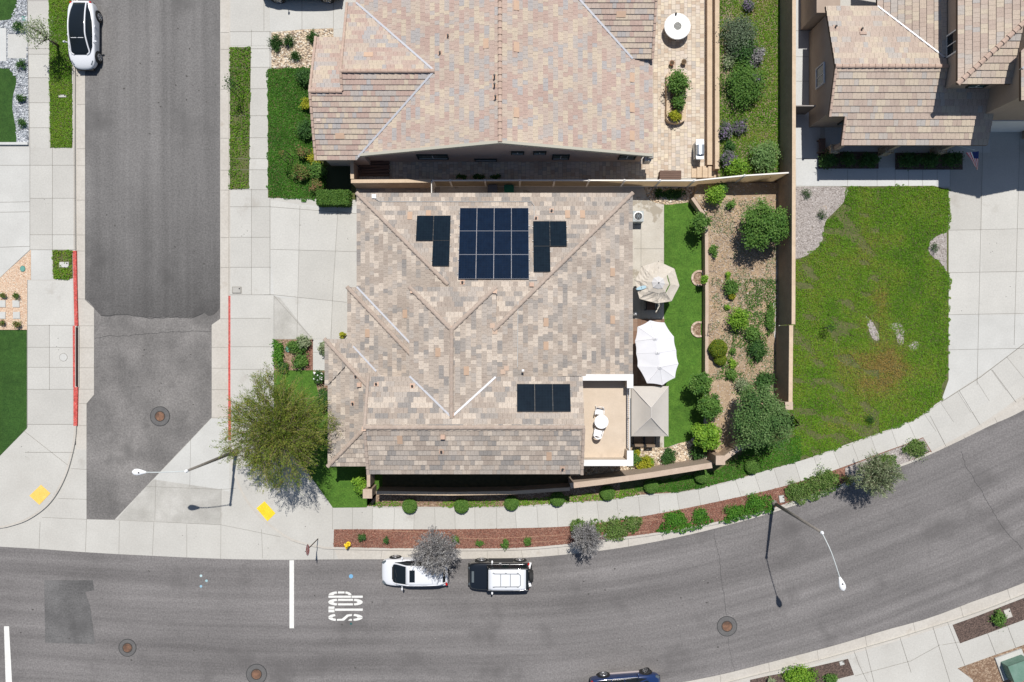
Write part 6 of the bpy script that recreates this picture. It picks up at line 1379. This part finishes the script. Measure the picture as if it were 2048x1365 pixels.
def cover(name, px, dens, m, size, hz=.09, z=0.02, edge=.10, tint=None, bare=None, elong=1.4, zz=0.0, kind='stuff'):
    """leafy ground cover scattered over a px polygon"""
    poly = PX(px, zz); xs = [p_[0] for p_ in poly]; ys = [p_[1] for p_ in poly]; A = (max(xs)-min(xs))*(max(ys)-min(ys)); n = int(A*dens)
    x = RNG.uniform(min(xs)-edge, max(xs)+edge, n); y = RNG.uniform(min(ys)-edge, max(ys)+edge, n)
    jx = (np_noise(x, y, .22, 1)-.5)*2*edge; jy = (np_noise(x, y, .22, 2)-.5)*2*edge; k = in_poly(x+jx, y+jy, poly); x, y = x[k], y[k]
    if bare is not None: k = RNG.uniform(0,1,len(x)) > bare(x, y); x, y = x[k], y[k]
    t = .41+(np_noise(x, y, 1.2, 3)-.5)*.42+RNG.normal(size=len(x))*.16
    if tint is not None: t = tint(x, y, t)
    zc = z+hz*(.25+.75*np_noise(x, y, .28, 4))*RNG.uniform(.4,1,len(x)); P = np.stack([x, y, zc], 1)
    o = leaf_mesh(name, m, None, P, size, elong, .45, None, t); return tag(o, kind=kind)
def blob(cx, cy, rx, ry):      # soft spot in px
    c = W(cx, cy); a, b_ = rx/K, ry/K
    return lambda x, y: np.exp(-(((x-c.x)/a)**2+((y-c.y)/b_)**2))
# ---- ground covers
cover("grass", [(97,-60),(143,-60),(145,60),(145,296),(101,296)], 700, L_cover, .055, .07, edge=.06, tint=lambda x, y, t: t*.8+.05)
cover("ground_cover", [(105,501),(145,502),(146,555),(134,560),(107,558)], 330, L_cover, .075, .10, edge=.07, bare=lambda x, y: .9*blob(125,516,9,7)(x, y)+.8*blob(128,530,12,8)(x, y))
cover("ground_cover", [(460,96),(502,94),(498,378),(460,379)], 330, L_cover, .075, .12, edge=.09, tint=lambda x, y, t: t+.25*np.clip((6-y+3*(np_noise(x, y, 1., 9)-.5))/6, -.6, 1)*.9, bare=lambda x, y: np.clip(.55*blob(492,330,22,40)(x, y)+.5*blob(478,237,16,12)(x, y)+.25, 0, .95))
cover("ground_cover", [(535,138),(622,134),(628,330),(650,330),(652,380),(632,384),(630,402),(600,402),(536,393)], 760, L_ivy, .058, .10, edge=.13)
cover("ground_cover", [(735,1012),(900,1014),(1024,1013),(1120,1005),(1213,999),(1280,990),(1280,975),(1142,992),(1024,1000),(748,1003)], 380, L_lime, .075, .15, edge=.10, bare=lambda x, y: np.clip(1.04-2.4*sum(blob(cx_, cy_, rx_, 22)(x, y) for cx_, cy_, rx_ in ((768,1006,24),(905,1006,16),(945,1005,14),(978,1003,12),(1050,1003,24),(1090,1000,14),(1150,994,30),(1190,990,20),(1240,984,30)))-.9*np.exp(-((y-W(0,995).y-.9*np.clip((x-2)/8,0,1))/.22)**2)*(np_noise(x, y, .7, 44) > .35), 0, .985))
cover("ground_cover", [(1250,980),(1361,984),(1452,964),(1536,940),(1600,922),(1600,870),(1500,895),(1440,940),(1300,966)], 700, L_ivy, .06, .12, edge=.12)
def t_right(x, y, t): return t+.62*blob(1760,735,75,48)(x, y)*(.4+np_noise(x, y, .6, 8))+.30*blob(1745,560,60,70)(x, y)*np_noise(x, y, .8, 7)*1.4+.12*(np_noise(x, y, 2.4, 5)-.4)
def b_right(x, y): return np.clip(1.1*blob(1743,655,9,20)(x, y)*(np_noise(x, y, .3, 6)+.15)+1.1*blob(1797,665,10,22)(x, y)*(np_noise(x, y, .3, 6)+.15)+.7*blob(1826,690,9,7)(x, y)+.65*blob(1610,540,14,30)(x, y)+np.clip((np_noise(x*1.0+y*.8, y*1.6, .9, 11)-.62)*6, 0, .85)*(x < 26.2), 0, .97)
bed("gravel_patch", catmull([(1731,632),(1742,640),(1752,658),(1760,678),(1748,680),(1738,662),(1731,632)], 3), gravel_s, .020); bed("gravel_patch", catmull([(1775,650),(1797,646),(1808,660),(1806,688),(1797,690),(1790,668),(1775,650)], 3), gravel_s, .020); bed("gravel_patch", catmull([(1818,690),(1830,682),(1838,690),(1830,702),(1818,700),(1818,690)], 3), gravel_s, .020)
RL = [(1692,378),(1706,373),(1750,377),(1800,371),(1830,375),(1868,373),(1897,382),(1900,420),(1899,462),(1880,470),(1862,480),(1856,500),(1866,515),(1880,525),(1897,545),(1900,560),(1898,640),(1895,700),(1896,740),(1884,770),(1885,800),(1833,838),(1752,870),(1657,904),(1580,926),(1588,830),(1568,820),(1568,530),(1600,517),(1630,500),(1645,480),(1650,445),(1668,425),(1690,400)]
cover("ground_cover", RL, 760, L_cover, .056, .085, edge=.15, tint=t_right, bare=b_right)
cover("ground_cover", [(1436,-200),(1562,-200),(1562,346),(1436,356)], 600, L_cover, .058, .09, z=.97, zz=.95, edge=.05, tint=lambda x, y, t: t+.3*blob(1500,30,30,25)(x, y), bare=lambda x, y: np.clip(.95*blob(1445,150,14,60)(x, y)+.6*blob(1448,60,14,40)(x, y), 0, .95))
cover("fallen_leaves", [(1418,470),(1552,470),(1552,760),(1420,760)], 60, leafm("dry_leaves", [(.30,.20,.10),(.42,.33,.22),(.55,.50,.45)], 0), .06, .03, z=TZ+.005, zz=TZ, edge=.05)
weedm = L_mid
cover("weeds", [(1490,560),(1552,560),(1552,770),(1470,790),(1430,760),(1460,700)], 260, weedm, .075, .12, z=TZ+.01, zz=TZ, edge=.1, bare=lambda x, y: np.clip((np_noise(x, y, .8, 31)-.30)*5, 0, .99))
cover("weeds", [(1420,400),(1553,400),(1552,600),(1545,760),(1425,760)], 150, L_sage, .065, .07, z=TZ+.01, zz=TZ, edge=.1, bare=lambda x, y: np.clip((np_noise(x, y, .6, 32)-.35)*5, 0, .99))
cover("bark_chips", [(668,1062)]+[p_ for p_ in mo if 668 < p_[0] < 1690]+[p_ for p_ in ki if p_[0] < 1690][::-1], 140, leafm("chips", [(.14,.05,.035),(.30,.13,.09),(.42,.30,.22)], 0), .055, .03, z=.012, edge=.0, elong=2.2)
def rocks(name, px, dens, m, z=.02, s=.07, zz=0.0):
    poly = PX(px, zz); xs = [p_[0] for p_ in poly]; ys = [p_[1] for p_ in poly]; n = int((max(xs)-min(xs))*(max(ys)-min(ys))*dens); x = RNG.uniform(min(xs), max(xs), n); y = RNG.uniform(min(ys), max(ys), n); k = in_poly(x, y, poly); b = MB()
    for a, c_ in zip(x[k], y[k]):
        r = s*random.uniform(.5,1.15); an = random.random()*3; vs = []
        for zz_, rr in ((0,.9),(r*.45,1),(r*.8,.55)):
            for q in range(6): th = an+q*math.pi/3; vs.append((a+r*rr*math.cos(th)*random.uniform(.85,1.15)*1.2, c_+r*rr*math.sin(th)*random.uniform(.85,1.15), z+zz_))
        b.add(vs, [(i*6+q, i*6+(q+1)%6, (i+1)*6+(q+1)%6, (i+1)*6+q) for i in range(2) for q in range(6)]+[tuple(range(12,18))], random.random())
    return tag(link(name, b.mesh(name), m), kind='stuff')
rockm = mat("loose_rocks", [(0,(.62,.50,.36)),(.25,(.55,.45,.33)),(.5,(.36,.27,.19)),(.7,(.66,.60,.50)),(.9,(.25,.20,.16))], mode='attr', const=True, fine=(20,.15))
rockg = mat("loose_grey_rocks", [(0,(.30,.32,.34)),(.3,(.42,.44,.46)),(.6,(.58,.59,.60)),(.85,(.16,.17,.19))], mode='attr', const=True, fine=(20,.15))
rocks("river_rocks", [(545,66),(600,62),(666,60),(666,138),(545,136)], 130, rockm); rocks("river_rocks", [(1290,372),(1300,401),(1330,406),(1385,402),(1415,402),(1415,370)], 110, rockm, z=.025)
rocks("river_rocks", [(1245,905),(1300,898),(1345,896),(1390,876),(1418,884),(1436,900),(1428,925),(1380,938),(1245,950)], 130, rockm)
rocks("grey_rocks", [(35,0),(54,0),(57,286),(34,286),(30,230),(34,160),(20,138),(0,136),(0,124),(54,118),(54,68),(0,54),(0,44),(22,40)], 170, rockg, s=.055)
rocks("slope_stones", [(1420,400),(1550,400),(1552,600),(1470,620),(1420,700)], 34, mat('slope_stone', [(0,(.34,.27,.20)),(.4,(.44,.36,.28)),(.8,(.24,.18,.13))], mode='attr'), z=TZ, s=.055, zz=TZ)

# ---- trees
def palo():
    c = W(556,860,4.3); B = Vector((c.x+.3, c.y+.2, 0)); t = thing("palo_verde_tree", "big wispy green tree spreading over the corner pavement and street lamp", "tree", B)
    st = sprays(c, 3.35, 3.6, 2.1, 1800, 30, 1.0, L_palo, t, .034, 4.2, twigm, spread=.075, r0=.05); st2 = st[RNG.choice(len(st), 60)]; b = MB(); fork = B+Vector((-.1,.1,1.5)); b.tube([B, B+Vector((.05,-.03,.8)), fork], [.20,.16,.14], 10)
    heads = []
    for k in range(6):
        an = k*math.pi/3+.4; h = fork+Vector((1.3*math.cos(an), 1.3*math.sin(an), 1.1)); heads.append(h); b.tube([fork, fork.lerp(h,.5)+Vector((0,0,.15)), h], [.10,.075,.06], 7)
    for s in st2:
        e = Vector(s); h = min(heads, key=lambda q: (q-e).length); b.tube([h, h.lerp(e,.5)+Vector((0,0,.12)), e], [.045,.03,.01], 5)
    part("trunk", b, mat("palo_bark", [(.3,(.12,.13,.06)),(.7,(.17,.15,.09))], scale=4), t, True)
palo()
def grey_tree(px, py, z, rx, ry, base, lab, m=L_grey, ns=420, tw=twig_g, rz=1.0, ln=.5, bk=bark_g):
    c = W(px, py, z); B = W(*base); t = thing("street_tree", lab, "tree", B, "small trees along the kerb"); st = sprays(c, rx*.8, ry*.8, rz, ns, 22, ln, m, t, .045, 2.6, tw, spread=.05, droop=0, r0=.02)
    b = MB(); fork = Vector((B.x, B.y, z*.45)); b.tube([B, fork], [.07,.05], 8)
    for s in st[RNG.choice(len(st), 22)]: e = Vector(s); b.tube([fork, fork.lerp(e,.55)+Vector((0,0,.1)), e], [.035,.02,.006], 5)
    part("trunk", b, bk, t, True)
grey_tree(873,1104,2.7,1.85,1.8,(882,1078),"silvery grey leaved tree hanging over the white estate car",ns=620)
grey_tree(1173,1075,1.9,1.15,1.25,(1171,1064),"smaller silvery grey tree at the kerb between the black wagon and the lamp",ns=360); grey_tree(1173,1112,1.2,.9,.5,(1172,1100),"x") if False else None
grey_tree(1752,951,2.2,1.9,1.5,(1722,935),"olive green tree at the kerb beside the driveway",m=L_sage,ns=520,tw=twigm,rz=.9,bk=bark)
def tree(px, py, r, ry, h, zc, base, m, lab, name="tree", cat="tree", z0=0.0, leaf=.085, ncl=120, per=70, cr=.22, group=None, twigs=False, rzf=.36):
    c = W(px, py, zc); B = W(*base, z0); t = thing(name, lab, cat, B, group); P, T, O, cc = clumps(c, r*.88, ry*.88, h*rzf, ncl, per, cr, lump=.16, bias=.4); P[:,2] = np.maximum(P[:,2], z0+.1); leaf_mesh("crown", m, t, P, leaf, 1.5, .5, O, T); limbs(B, cc, .10, n=14, parent=t); return t
tree(1526,453,1.65,1.75,2.6,TZ+1.7,(1512,466),L_mid,"rounded bright green tree near the tall wall, casting a dark shadow on the dirt",z0=TZ,ncl=110,per=90,cr=.20)
tree(1521,838,2.15,2.35,3.4,TZ+2.2,(1502,842),leafm("olive_leaves", [(.05,.12,.03),(.10,.19,.05),(.19,.28,.10)]),"big bushy dark green tree over the lower corner of the tall wall",z0=TZ,ncl=190,per=90,cr=.22,leaf=.08)
tree(1400,768,.78,.85,1.7,1.7,(1392,768),L_mid,"citrus tree leaning over the lawn at the lower end of the low wall",ncl=42,per=60,cr=.13,name="citrus_tree",group="citrus trees by the lawn",leaf=.09)
tree(1418,815,.85,.95,1.7,1.7,(1408,815),L_mid,"citrus tree at the lawn edge, middle of three below the low wall",ncl=52,per=60,cr=.13,name="citrus_tree",group="citrus trees by the lawn",leaf=.09)
tree(1412,872,1.05,.95,1.7,1.6,(1404,872),L_lime,"yellowish green citrus tree at the bottom corner of the lawn, lowest of three",ncl=56,per=60,cr=.14,name="citrus_tree",group="citrus trees by the lawn",leaf=.10)
tree(1401,446,.66,.78,1.3,1.5,(1392,448),L_mid,"dark green bush overhanging the top corner of the lawn",z0=0,ncl=34,per=50,cr=.12,name="tree",leaf=.085)
tree(75,64,1.15,1.05,2.0,2.6,(117,92),L_sage,"small pale olive tree on the grass strip left of the white car",ncl=60,per=16,cr=.2,name="street_tree",leaf=.07)
# staked saplings
def sapling(base, h, lab, m, n=160, r=.35, group="staked saplings", rot=0, leafy=True, z0=0.0):
    B = W(*base, z0); t = thing("staked_sapling", lab, "young tree", B, group); b = MB(); b.tube([B, B+Vector((.03,.02,h*.6)), B+Vector((0,0,h))], [.02,.015,.008], 6); st = part("stem", b, bark, t)
    for s in (-1, 1):
        b = MB(); o = Vector((math.cos(rot), math.sin(rot), 0))*.28*s; b.tube([B+o, B+o+Vector((0,0,h*.8))], .024, 6); part("stake", b, dark, t)
    b = MB()
    for f in (.45,.72): o = Vector((math.cos(rot), math.sin(rot), 0))*.3; b.tube([B-o+Vector((0,0,h*f)), B+o+Vector((0,0,h*f))], .012, 5)
    part("tie", b, dark, t)
    if leafy:
        P = np.array(B)[None]+np.array([0,0,h*.95])+RNG.normal(size=(n,3))*np.array([r,r,r*.8])*.55; leaf_mesh("foliage", m, t, P, .065, 1.7, .3)
sapling((484,190),2.3,"staked sapling in the patchy grass strip right of the side street",L_dark,170,.4,rot=.9); sapling((582,322),2.2,"nearly bare staked sapling on the ivy lawn before the upper house",L_red,60,.25,rot=.9)
sapling((1647,656),1.2,"tiny staked sapling alone on the right lawn",L_dark,90,.3,rot=.2); sapling((1410,657),1.7,"bare thin sapling in the lower stone ring at the lawn edge",L_sage,14,.2,rot=1.5)
# ---- shrubs (label, look)
S = shrub
for px, py, r, h, m, lab in (
  (37,53,.36,.5,L_dark,"dark round shrub in the grey gravel below the rounded corner lawn"), (42,130,.32,.45,L_dark,"dark shrub in the grey gravel beside the end of the concrete path"),
  (42,197,.28,.4,L_dark,"small dark shrub halfway down the grey gravel strip"), (44,247,.30,.4,L_dark,"small dark shrub near the lower end of the grey gravel strip"),
  (6,592,.22,.35,L_red,"brown green shrub in the beige gravel, upper left of four"), (33,592,.22,.35,L_red,"brown green shrub in the beige gravel, upper right of four"),
  (4,648,.22,.35,L_red,"brown green shrub in the beige gravel, lower left of four"), (34,650,.28,.4,L_red,"reddish shrub in the beige gravel, lower right and largest of four")):
    S(px, py, r, h, m, lab, group="shrubs in the left gravel beds", leaf=.055, per=34)
for px, py, r, ry, lab in ((551,86,.45,.62,"big dark spiky clump at the corner of the river rock bed"),(577,82,.24,.32,"small dark spiky clump right of the big one in the rock bed"),(624,74,.30,.45,"spiky clump in the rock bed against the roof edge"),(589,112,.22,.25,"lowest small spiky clump in the rock bed")):
    c = W(px, py, .3); t = thing("ornamental_grass", lab, "grass clump", (c.x, c.y, 0), "spiky clumps in the rock bed"); sprays((c.x, c.y, .18), r*.7, ry*.7, .3, int(160*r), 22, .3, L_dark, t, .035, 4, droop=0, r0=.02)
for px, py, r, ry, h, m, lab in (
  (610,152,.75,.6,.8,L_dark,"dark shrub under the left eave, nearest the rock bed"), (613,208,.35,.5,.6,L_yel,"yellow flowering shrub under the left eave of the upper house"),
  (612,262,.55,.75,.8,L_dark,"dark green shrub under the left eave, below the yellow one"), (607,305,.5,.4,.7,L_red,"reddish shrub just below the dark one beside the ivy lawn"),
  (632,318,.45,.6,.8,L_yel,"yellow green shrub at the lower left corner of the roof"), (603,345,.75,.55,.8,L_red,"spreading reddish green shrub at the foot of the ivy lawn"),
  (636,342,.55,.7,.9,L_mid,"green shrub between the reddish shrub and the dark shaded lawn"), (633,372,.5,.45,.7,L_red,"pink tipped shrub just left of the clipped hedge")):
    S(px, py, r, h, m, lab, ry=ry, group="shrubs before the upper house")
box_hedge(665,395,66,29,.95,L_mid,"long clipped box hedge between the two driveways' gardens")
for px, py, r, ry, h, m, lab in (
  (557,707,.32,.95,.5,L_ivy,"low green hedge like shrub along the left side of the front planter"), (566,735,.35,.3,.4,L_dark,"dark shrub in the lower left of the front planter"),
  (594,693,.5,.42,.6,L_mid,"bright green shrub in the middle of the front planter"), (607,684,.42,.35,.8,L_sage,"tall pale shrub poking over the top edge of the front planter"),
  (603,722,.42,.5,.6,L_mid,"loose green shrub in the lower right of the front planter"), (646,695,.28,.5,.8,L_sage,"pale leaved shrub between the front path and the tiled roof"),
  (684,670,.28,.22,.4,L_yel,"little yellow green plant at the foot of the garage roof")):
    S(px, py, r*(1.3 if px < 630 else 1), h, m, lab, ry=ry*(1.2 if px < 630 else 1), group="shrubs of the front planter")
S(640,755,.5,.6,L_dark,"white flowering rose bush beside the left eave of the middle house",ry=.45,name="rose_bush"); c = W(632,752,.6)
rb_ = [o for o in bpy.data.objects if o.name.startswith("rose_bush")][0]
for k in range(14):
    b = MB(); q = (c.x+random.uniform(-.35,.45), c.y+random.uniform(-.35,.25), .55+random.uniform(0,.1)); b.lathe(q, [(.045,0),(.055,.03),(.03,.06)], 6); part("bloom", b, whitem, rb_)
S(649,800,.5,.9,L_dark,"dark shrub under the left eave, above the lawn corner",ry=.9); S(722,968,.5,1.1,L_lime,"leafy green shrub against the corner pillar's short wall",ry=.65,leaf=.09)
gb = "clipped round shrubs along the south wall"
for px, py, lab in ((819,1013,"clipped round shrub above the grey tree, first from the left along the pavement"),(923,1013,"clipped round shrub second from the left along the pavement"),(1023,1007,"clipped round shrub third from the left along the pavement"),(1115,999,"clipped round shrub fourth from the left along the pavement"),(1215,987,"wide clipped shrub below the middle of the sunlit wall"),(1303,973,"clipped shrub half in wall shade, sixth along the pavement"),(1404,953,"clipped shrub just below the tan turning pillar"),(1505,934,"clipped round shrub farthest right along the pavement, in the ivy")):
    ball(px, py, .49, lab, L_mid, gb, h=.62, n=3200)
for px, py, r, lab in ((1437,698,.62,"larger yellow green clipped ball on the dry slope by the low wall"),(1441,719,.40,"smaller clipped ball touching the larger one on the dry slope")): ball(px, py, r, lab, leafm("ball_leaves_%d" % py, [(.06,.12,.01),(.13,.20,.015),(.26,.28,.02)]), "clipped balls on the slope", TZ, h=r*1.5)
ball(1464,592,.25,"small bright yellow ball shrub on the dry slope",L_yel,"clipped balls on the slope",TZ,h=.4,n=900)
for px, py, r, ry, h, m, lab in (
  (1431,390,.65,.75,1.3,L_lime,"yellow green bush beside the cream fence at the top of the slope"), (1462,408,.35,.28,.5,L_mid,"small green bush below the fence shade on the slope"),
  (1427,502,.24,.5,.4,L_mid,"narrow green plant on the slope just right of the low wall"), (1409,561,.36,.28,.6,L_lime,"bright green tuft hanging over the low wall at the upper stone ring"),
  (1462,574,.62,.55,.7,L_mid,"dark green bush above the yellow ball on the slope"), (1455,551,.2,.2,.3,L_lime,"tiny bright tuft above the dark green bush on the slope"),
  (1478,640,.75,.8,1.1,L_lime,"sunlit green shrub with dark shadow in the middle of the slope"), (1505,668,.6,.5,.5,L_mid,"low green shrub right of the sunlit one on the slope"),
  (1515,700,.55,.9,.5,L_dark,"dark green patch of shrub at the right of the slope"), (1466,728,.3,.3,.35,L_lime,"small tuft right of the clipped balls"),
  (1530,760,.65,.7,.5,L_dark,"dark spreading shrub just above the big bushy tree"), (1487,770,.5,.5,.6,L_sage,"pale green shrub left of the big bushy tree's top"),
  (1463,750,.35,.4,.4,L_mid,"low weedy shrub below the tuft in the lower slope"), (1541,640,.3,1.2,.4,L_mid,"thin run of green plants beside the tall wall"),
  (1455,617,.18,.18,.25,L_lime,"tiny weed below the yellow ball"), (1466,704,.2,.2,.3,L_mid,"small plant right of the larger clipped ball")):
    S(px, py, r, h, m, lab, ry=ry, z0=TZ, group="shrubs on the dry slope", lump=.3)
for px, py, r, h, m, lab in ((1267,918,.5,.6,L_mid,"green plant at the left of the rock bed below the deck"),(1290,930,.6,.6,L_yel,"yellow green spreading plant in the rock bed by the sunlit wall"),(1274,907,.28,.4,L_yel,"yellow shrub just below the gazebo chairs"),(1337,914,.55,.6,L_dark,"dark shrub alone in the river rocks below the lawn"),(1398,903,.6,.7,L_dark,"dark shrub at the right end of the river rock bed"),(1300,925,.3,.4,L_lime,"bright tuft between the yellow and dark shrubs in the rocks")):
    S(px, py, r, h, m, lab, group="shrubs in the lower rock bed")
S(1440,378,.7,.9,L_dark,"dark bush in the fence shade above the slope",z0=TZ,ry=.4); S(1340,388,1.3,.25,L_dark,"low dark plants among rocks in the fence shade",ry=.35)
# kerb strip
KM = leafm("kerb_cover_leaves", [(.05,.11,.02),(.10,.19,.035),(.17,.26,.06),(.20,.22,.10)])
for nm, pg, mm in (("ground_cover",[(1310,1060),(1338,1026),(1360,1021),(1372,1042),(1384,1042),(1392,1016),(1408,1020),(1428,1042),(1400,1056),(1320,1068)],L_ivy),("ground_cover",[(1438,1044),(1462,1022),(1480,1010),(1515,996),(1540,990),(1548,1004),(1545,1022),(1480,1041)],L_ivy),("ground_cover",[(1143,1044),(1158,1038),(1200,1040),(1205,1060),(1195,1078),(1145,1072)],KM),
    ("ground_cover",[(1203,1044),(1235,1038),(1262,1031),(1280,1038),(1278,1062),(1250,1070),(1240,1082),(1207,1080)],KM),("ground_cover",[(1567,974),(1610,957),(1655,940),(1676,946),(1680,972),(1660,988),(1628,998),(1595,1008),(1572,990)],KM),("ground_cover",[(1718,940),(1765,912),(1792,912),(1795,930),(1750,945)],KM),("ground_cover",[(1802,895),(1825,880),(1846,884),(1858,902),(1822,914)],KM)):
    cover(nm, pg, 420, mm, .075, .30, edge=.16, elong=1.9)
gk = "small shrubs in the red mulch"
for px, py, r, h, m, lab in ((725,1075,.30,.4,L_dark,"dark purple green shrub right of the yellow hydrant"),(772,1082,.24,.35,L_dark,"second dark shrub right of the yellow hydrant"),(912,1080,.26,.4,L_mid,"green tuft in the mulch just right of the estate car's tree"),(958,1086,.24,.3,L_mid,"green tuft in the mulch above the black wagon's bonnet"),(1009,1089,.30,.45,L_mid,"taller green tuft at the kerb above the black wagon's roof"),(1055,1082,.28,.35,L_mid,"green tuft in the mulch above the spare wheel")):
    S(px, py, r, h, m, lab, group=gk, leaf=.06)
for px, py, r, ry, h, m, lab in ((1152,1055,.50,.6,.35,KM,"green groundcover shrub left of the smaller grey tree"),(1232,1058,.85,.75,.4,KM,"wide groundcover shrub right of the smaller grey tree"),(1265,1048,.55,.55,.35,KM,"leafy shrub at the right end of the wide groundcover"),(1350,1040,.95,.5,.35,L_ivy,"bright creeping shrub on the mulch, middle of the bend"),(1398,1032,.5,.65,.35,L_ivy,"bright creeping shrub reaching the kerb, left of the bare mulch gap"),(1468,1025,.75,.5,.35,L_ivy,"creeping shrub right of the bare mulch gap"),(1513,1008,.95,.65,.4,L_ivy,"creeping shrub left of the street lamp base"),
  (1597,981,.95,.75,.4,KM,"groundcover shrub right of the street lamp base"),(1645,963,1.0,.85,.4,KM,"larger groundcover shrub between the lamp and the olive tree"),(1766,925,1.0,.6,.4,KM,"shrub above the olive tree at the pavement edge"),(1830,899,.85,.65,.4,KM,"last shrub of the kerb strip, beside the driveway"),(1697,960,.4,.4,.6,L_red,"dark twiggy shrub left of the olive tree")):
    S(px, py, r, h, m, lab, ry=ry, group="kerb strip groundcover shrubs", lump=.38, leaf=.06, dens=.75)
for px, py, r, m, lab in ((1998,1237,.52,L_mid,"round green shrub in the dark mulch at the lower right"),(1600,1356,1.3,L_lime,"bright green shrub at the bottom edge, in the dark bed"),(1662,1362,.5,L_mid,"small shrub right of the bright one at the bottom edge"),(1542,1364,.3,L_sage,"pale tuft at the bottom edge left of the bright shrub")): S(px, py, r, .45, m, lab, group="shrubs at the lower right", ry=r*.75 if r > 1 else r)
# far right front
for i, (px, py, r, lab) in enumerate(((1656,321,.72,"left dark shrub of the first porch hedge"),(1696,320,.55,"middle dark shrub of the first porch hedge"),(1738,320,.70,"right dark shrub of the first porch hedge"),(1820,321,.95,"long dark shrub at the left of the second porch hedge"),(1862,321,.7,"middle dark shrub of the second porch hedge"),(1903,320,.75,"right dark shrub of the second porch hedge"))):
    S(px, py, r, .9, L_dark, lab, ry=.55, group="shaded shrubs before the porch")
for px, py, lab in ((1613,388,"small spiky plant at the top of the grey gravel patch"),(1643,430,"tiny spiky plant lower in the grey gravel patch"),(1869,496,"dark spiky plant in the little gravel patch by the driveway"),(1740,840,"grey spiky clump near the lower edge of the right lawn")):
    c = W(px, py, .2); t = thing("spiky_plant", lab, "plant", (c.x, c.y, 0), "spiky plants on the right lot"); sprays((c.x, c.y, .14), .2, .2, .2, 40, 8, .28, L_dark, t, .03, 4, droop=-.1, r0=.02)
# neighbour's back slope
for px, py, r, ry, h, m, lab in (
  (1497,12,.4,.4,.5,L_purp,"purple flowering bush at the top of the back slope"), (1478,75,1.15,1.6,1.0,leafm("lavender_leaves", [(.07,.10,.06),(.12,.17,.09),(.20,.24,.15)]),"grey green lavender mass at the top of the back slope"),
  (1487,100,.8,.9,1.0,L_dark,"dark bush in front of the lavender mass"), (1510,112,.7,.6,.7,L_grey,"silvery bush in the middle of the back slope"),
  (1490,170,1.35,1.5,1.2,L_mid,"big green bush in the middle of the back slope"), (1510,160,.3,.35,1.3,L_purp,"purple flower heads on the big green bush's right side"),
  (1457,122,.45,.5,.5,L_sage,"pale dry shrub beside the seat wall"), (1452,262,.42,.7,.7,L_purp,"purple flowering plant hanging over the seat wall, upper one"),
  (1455,318,.55,.6,.8,L_purp,"purple flowering plant beside the fence, lower one"), (1459,295,.4,.4,.6,L_dark,"dark plant between the two purple ones"),
  (1473,335,.8,.6,1.0,L_lime,"pale green round bush at the fence corner of the back slope"), (1529,317,1.0,1.1,1.2,leafm("pale_leaves", [(.08,.17,.04),(.16,.27,.08),(.25,.36,.14)]),"large pale green round bush near the tall wall and fence"),
  (1478,255,.6,.5,.5,L_purp,"faded lavender clump in the lower back slope")):
    S(px, py, r, h, m, lab, ry=ry, z0=.95, group="bushes on the back slope", lump=.25)
# planter shrubs, patio
S(1355,166,.80,1.2,L_mid,"large green shrub in the neighbour's long planter",ry=.85,z0=.4,base_px=(1352,170),leaf=.085); S(1357,205,.5,.7,L_mid,"smaller green shrub in the lower half of the long planter",ry=.55,z0=.4); S(1352,232,.6,.5,L_yel,"yellow green plant at the rounded end of the long planter",ry=.35,z0=.4)
for px, lab in ((925,"dark plant in the shaded side yard, left"),(957,"dark plant in the shaded side yard, middle"),(992,"dark plant in the shaded side yard, right")): S(px, 354, .45, .4, L_dark, lab, ry=.15, group="plants in the shaded side yard")
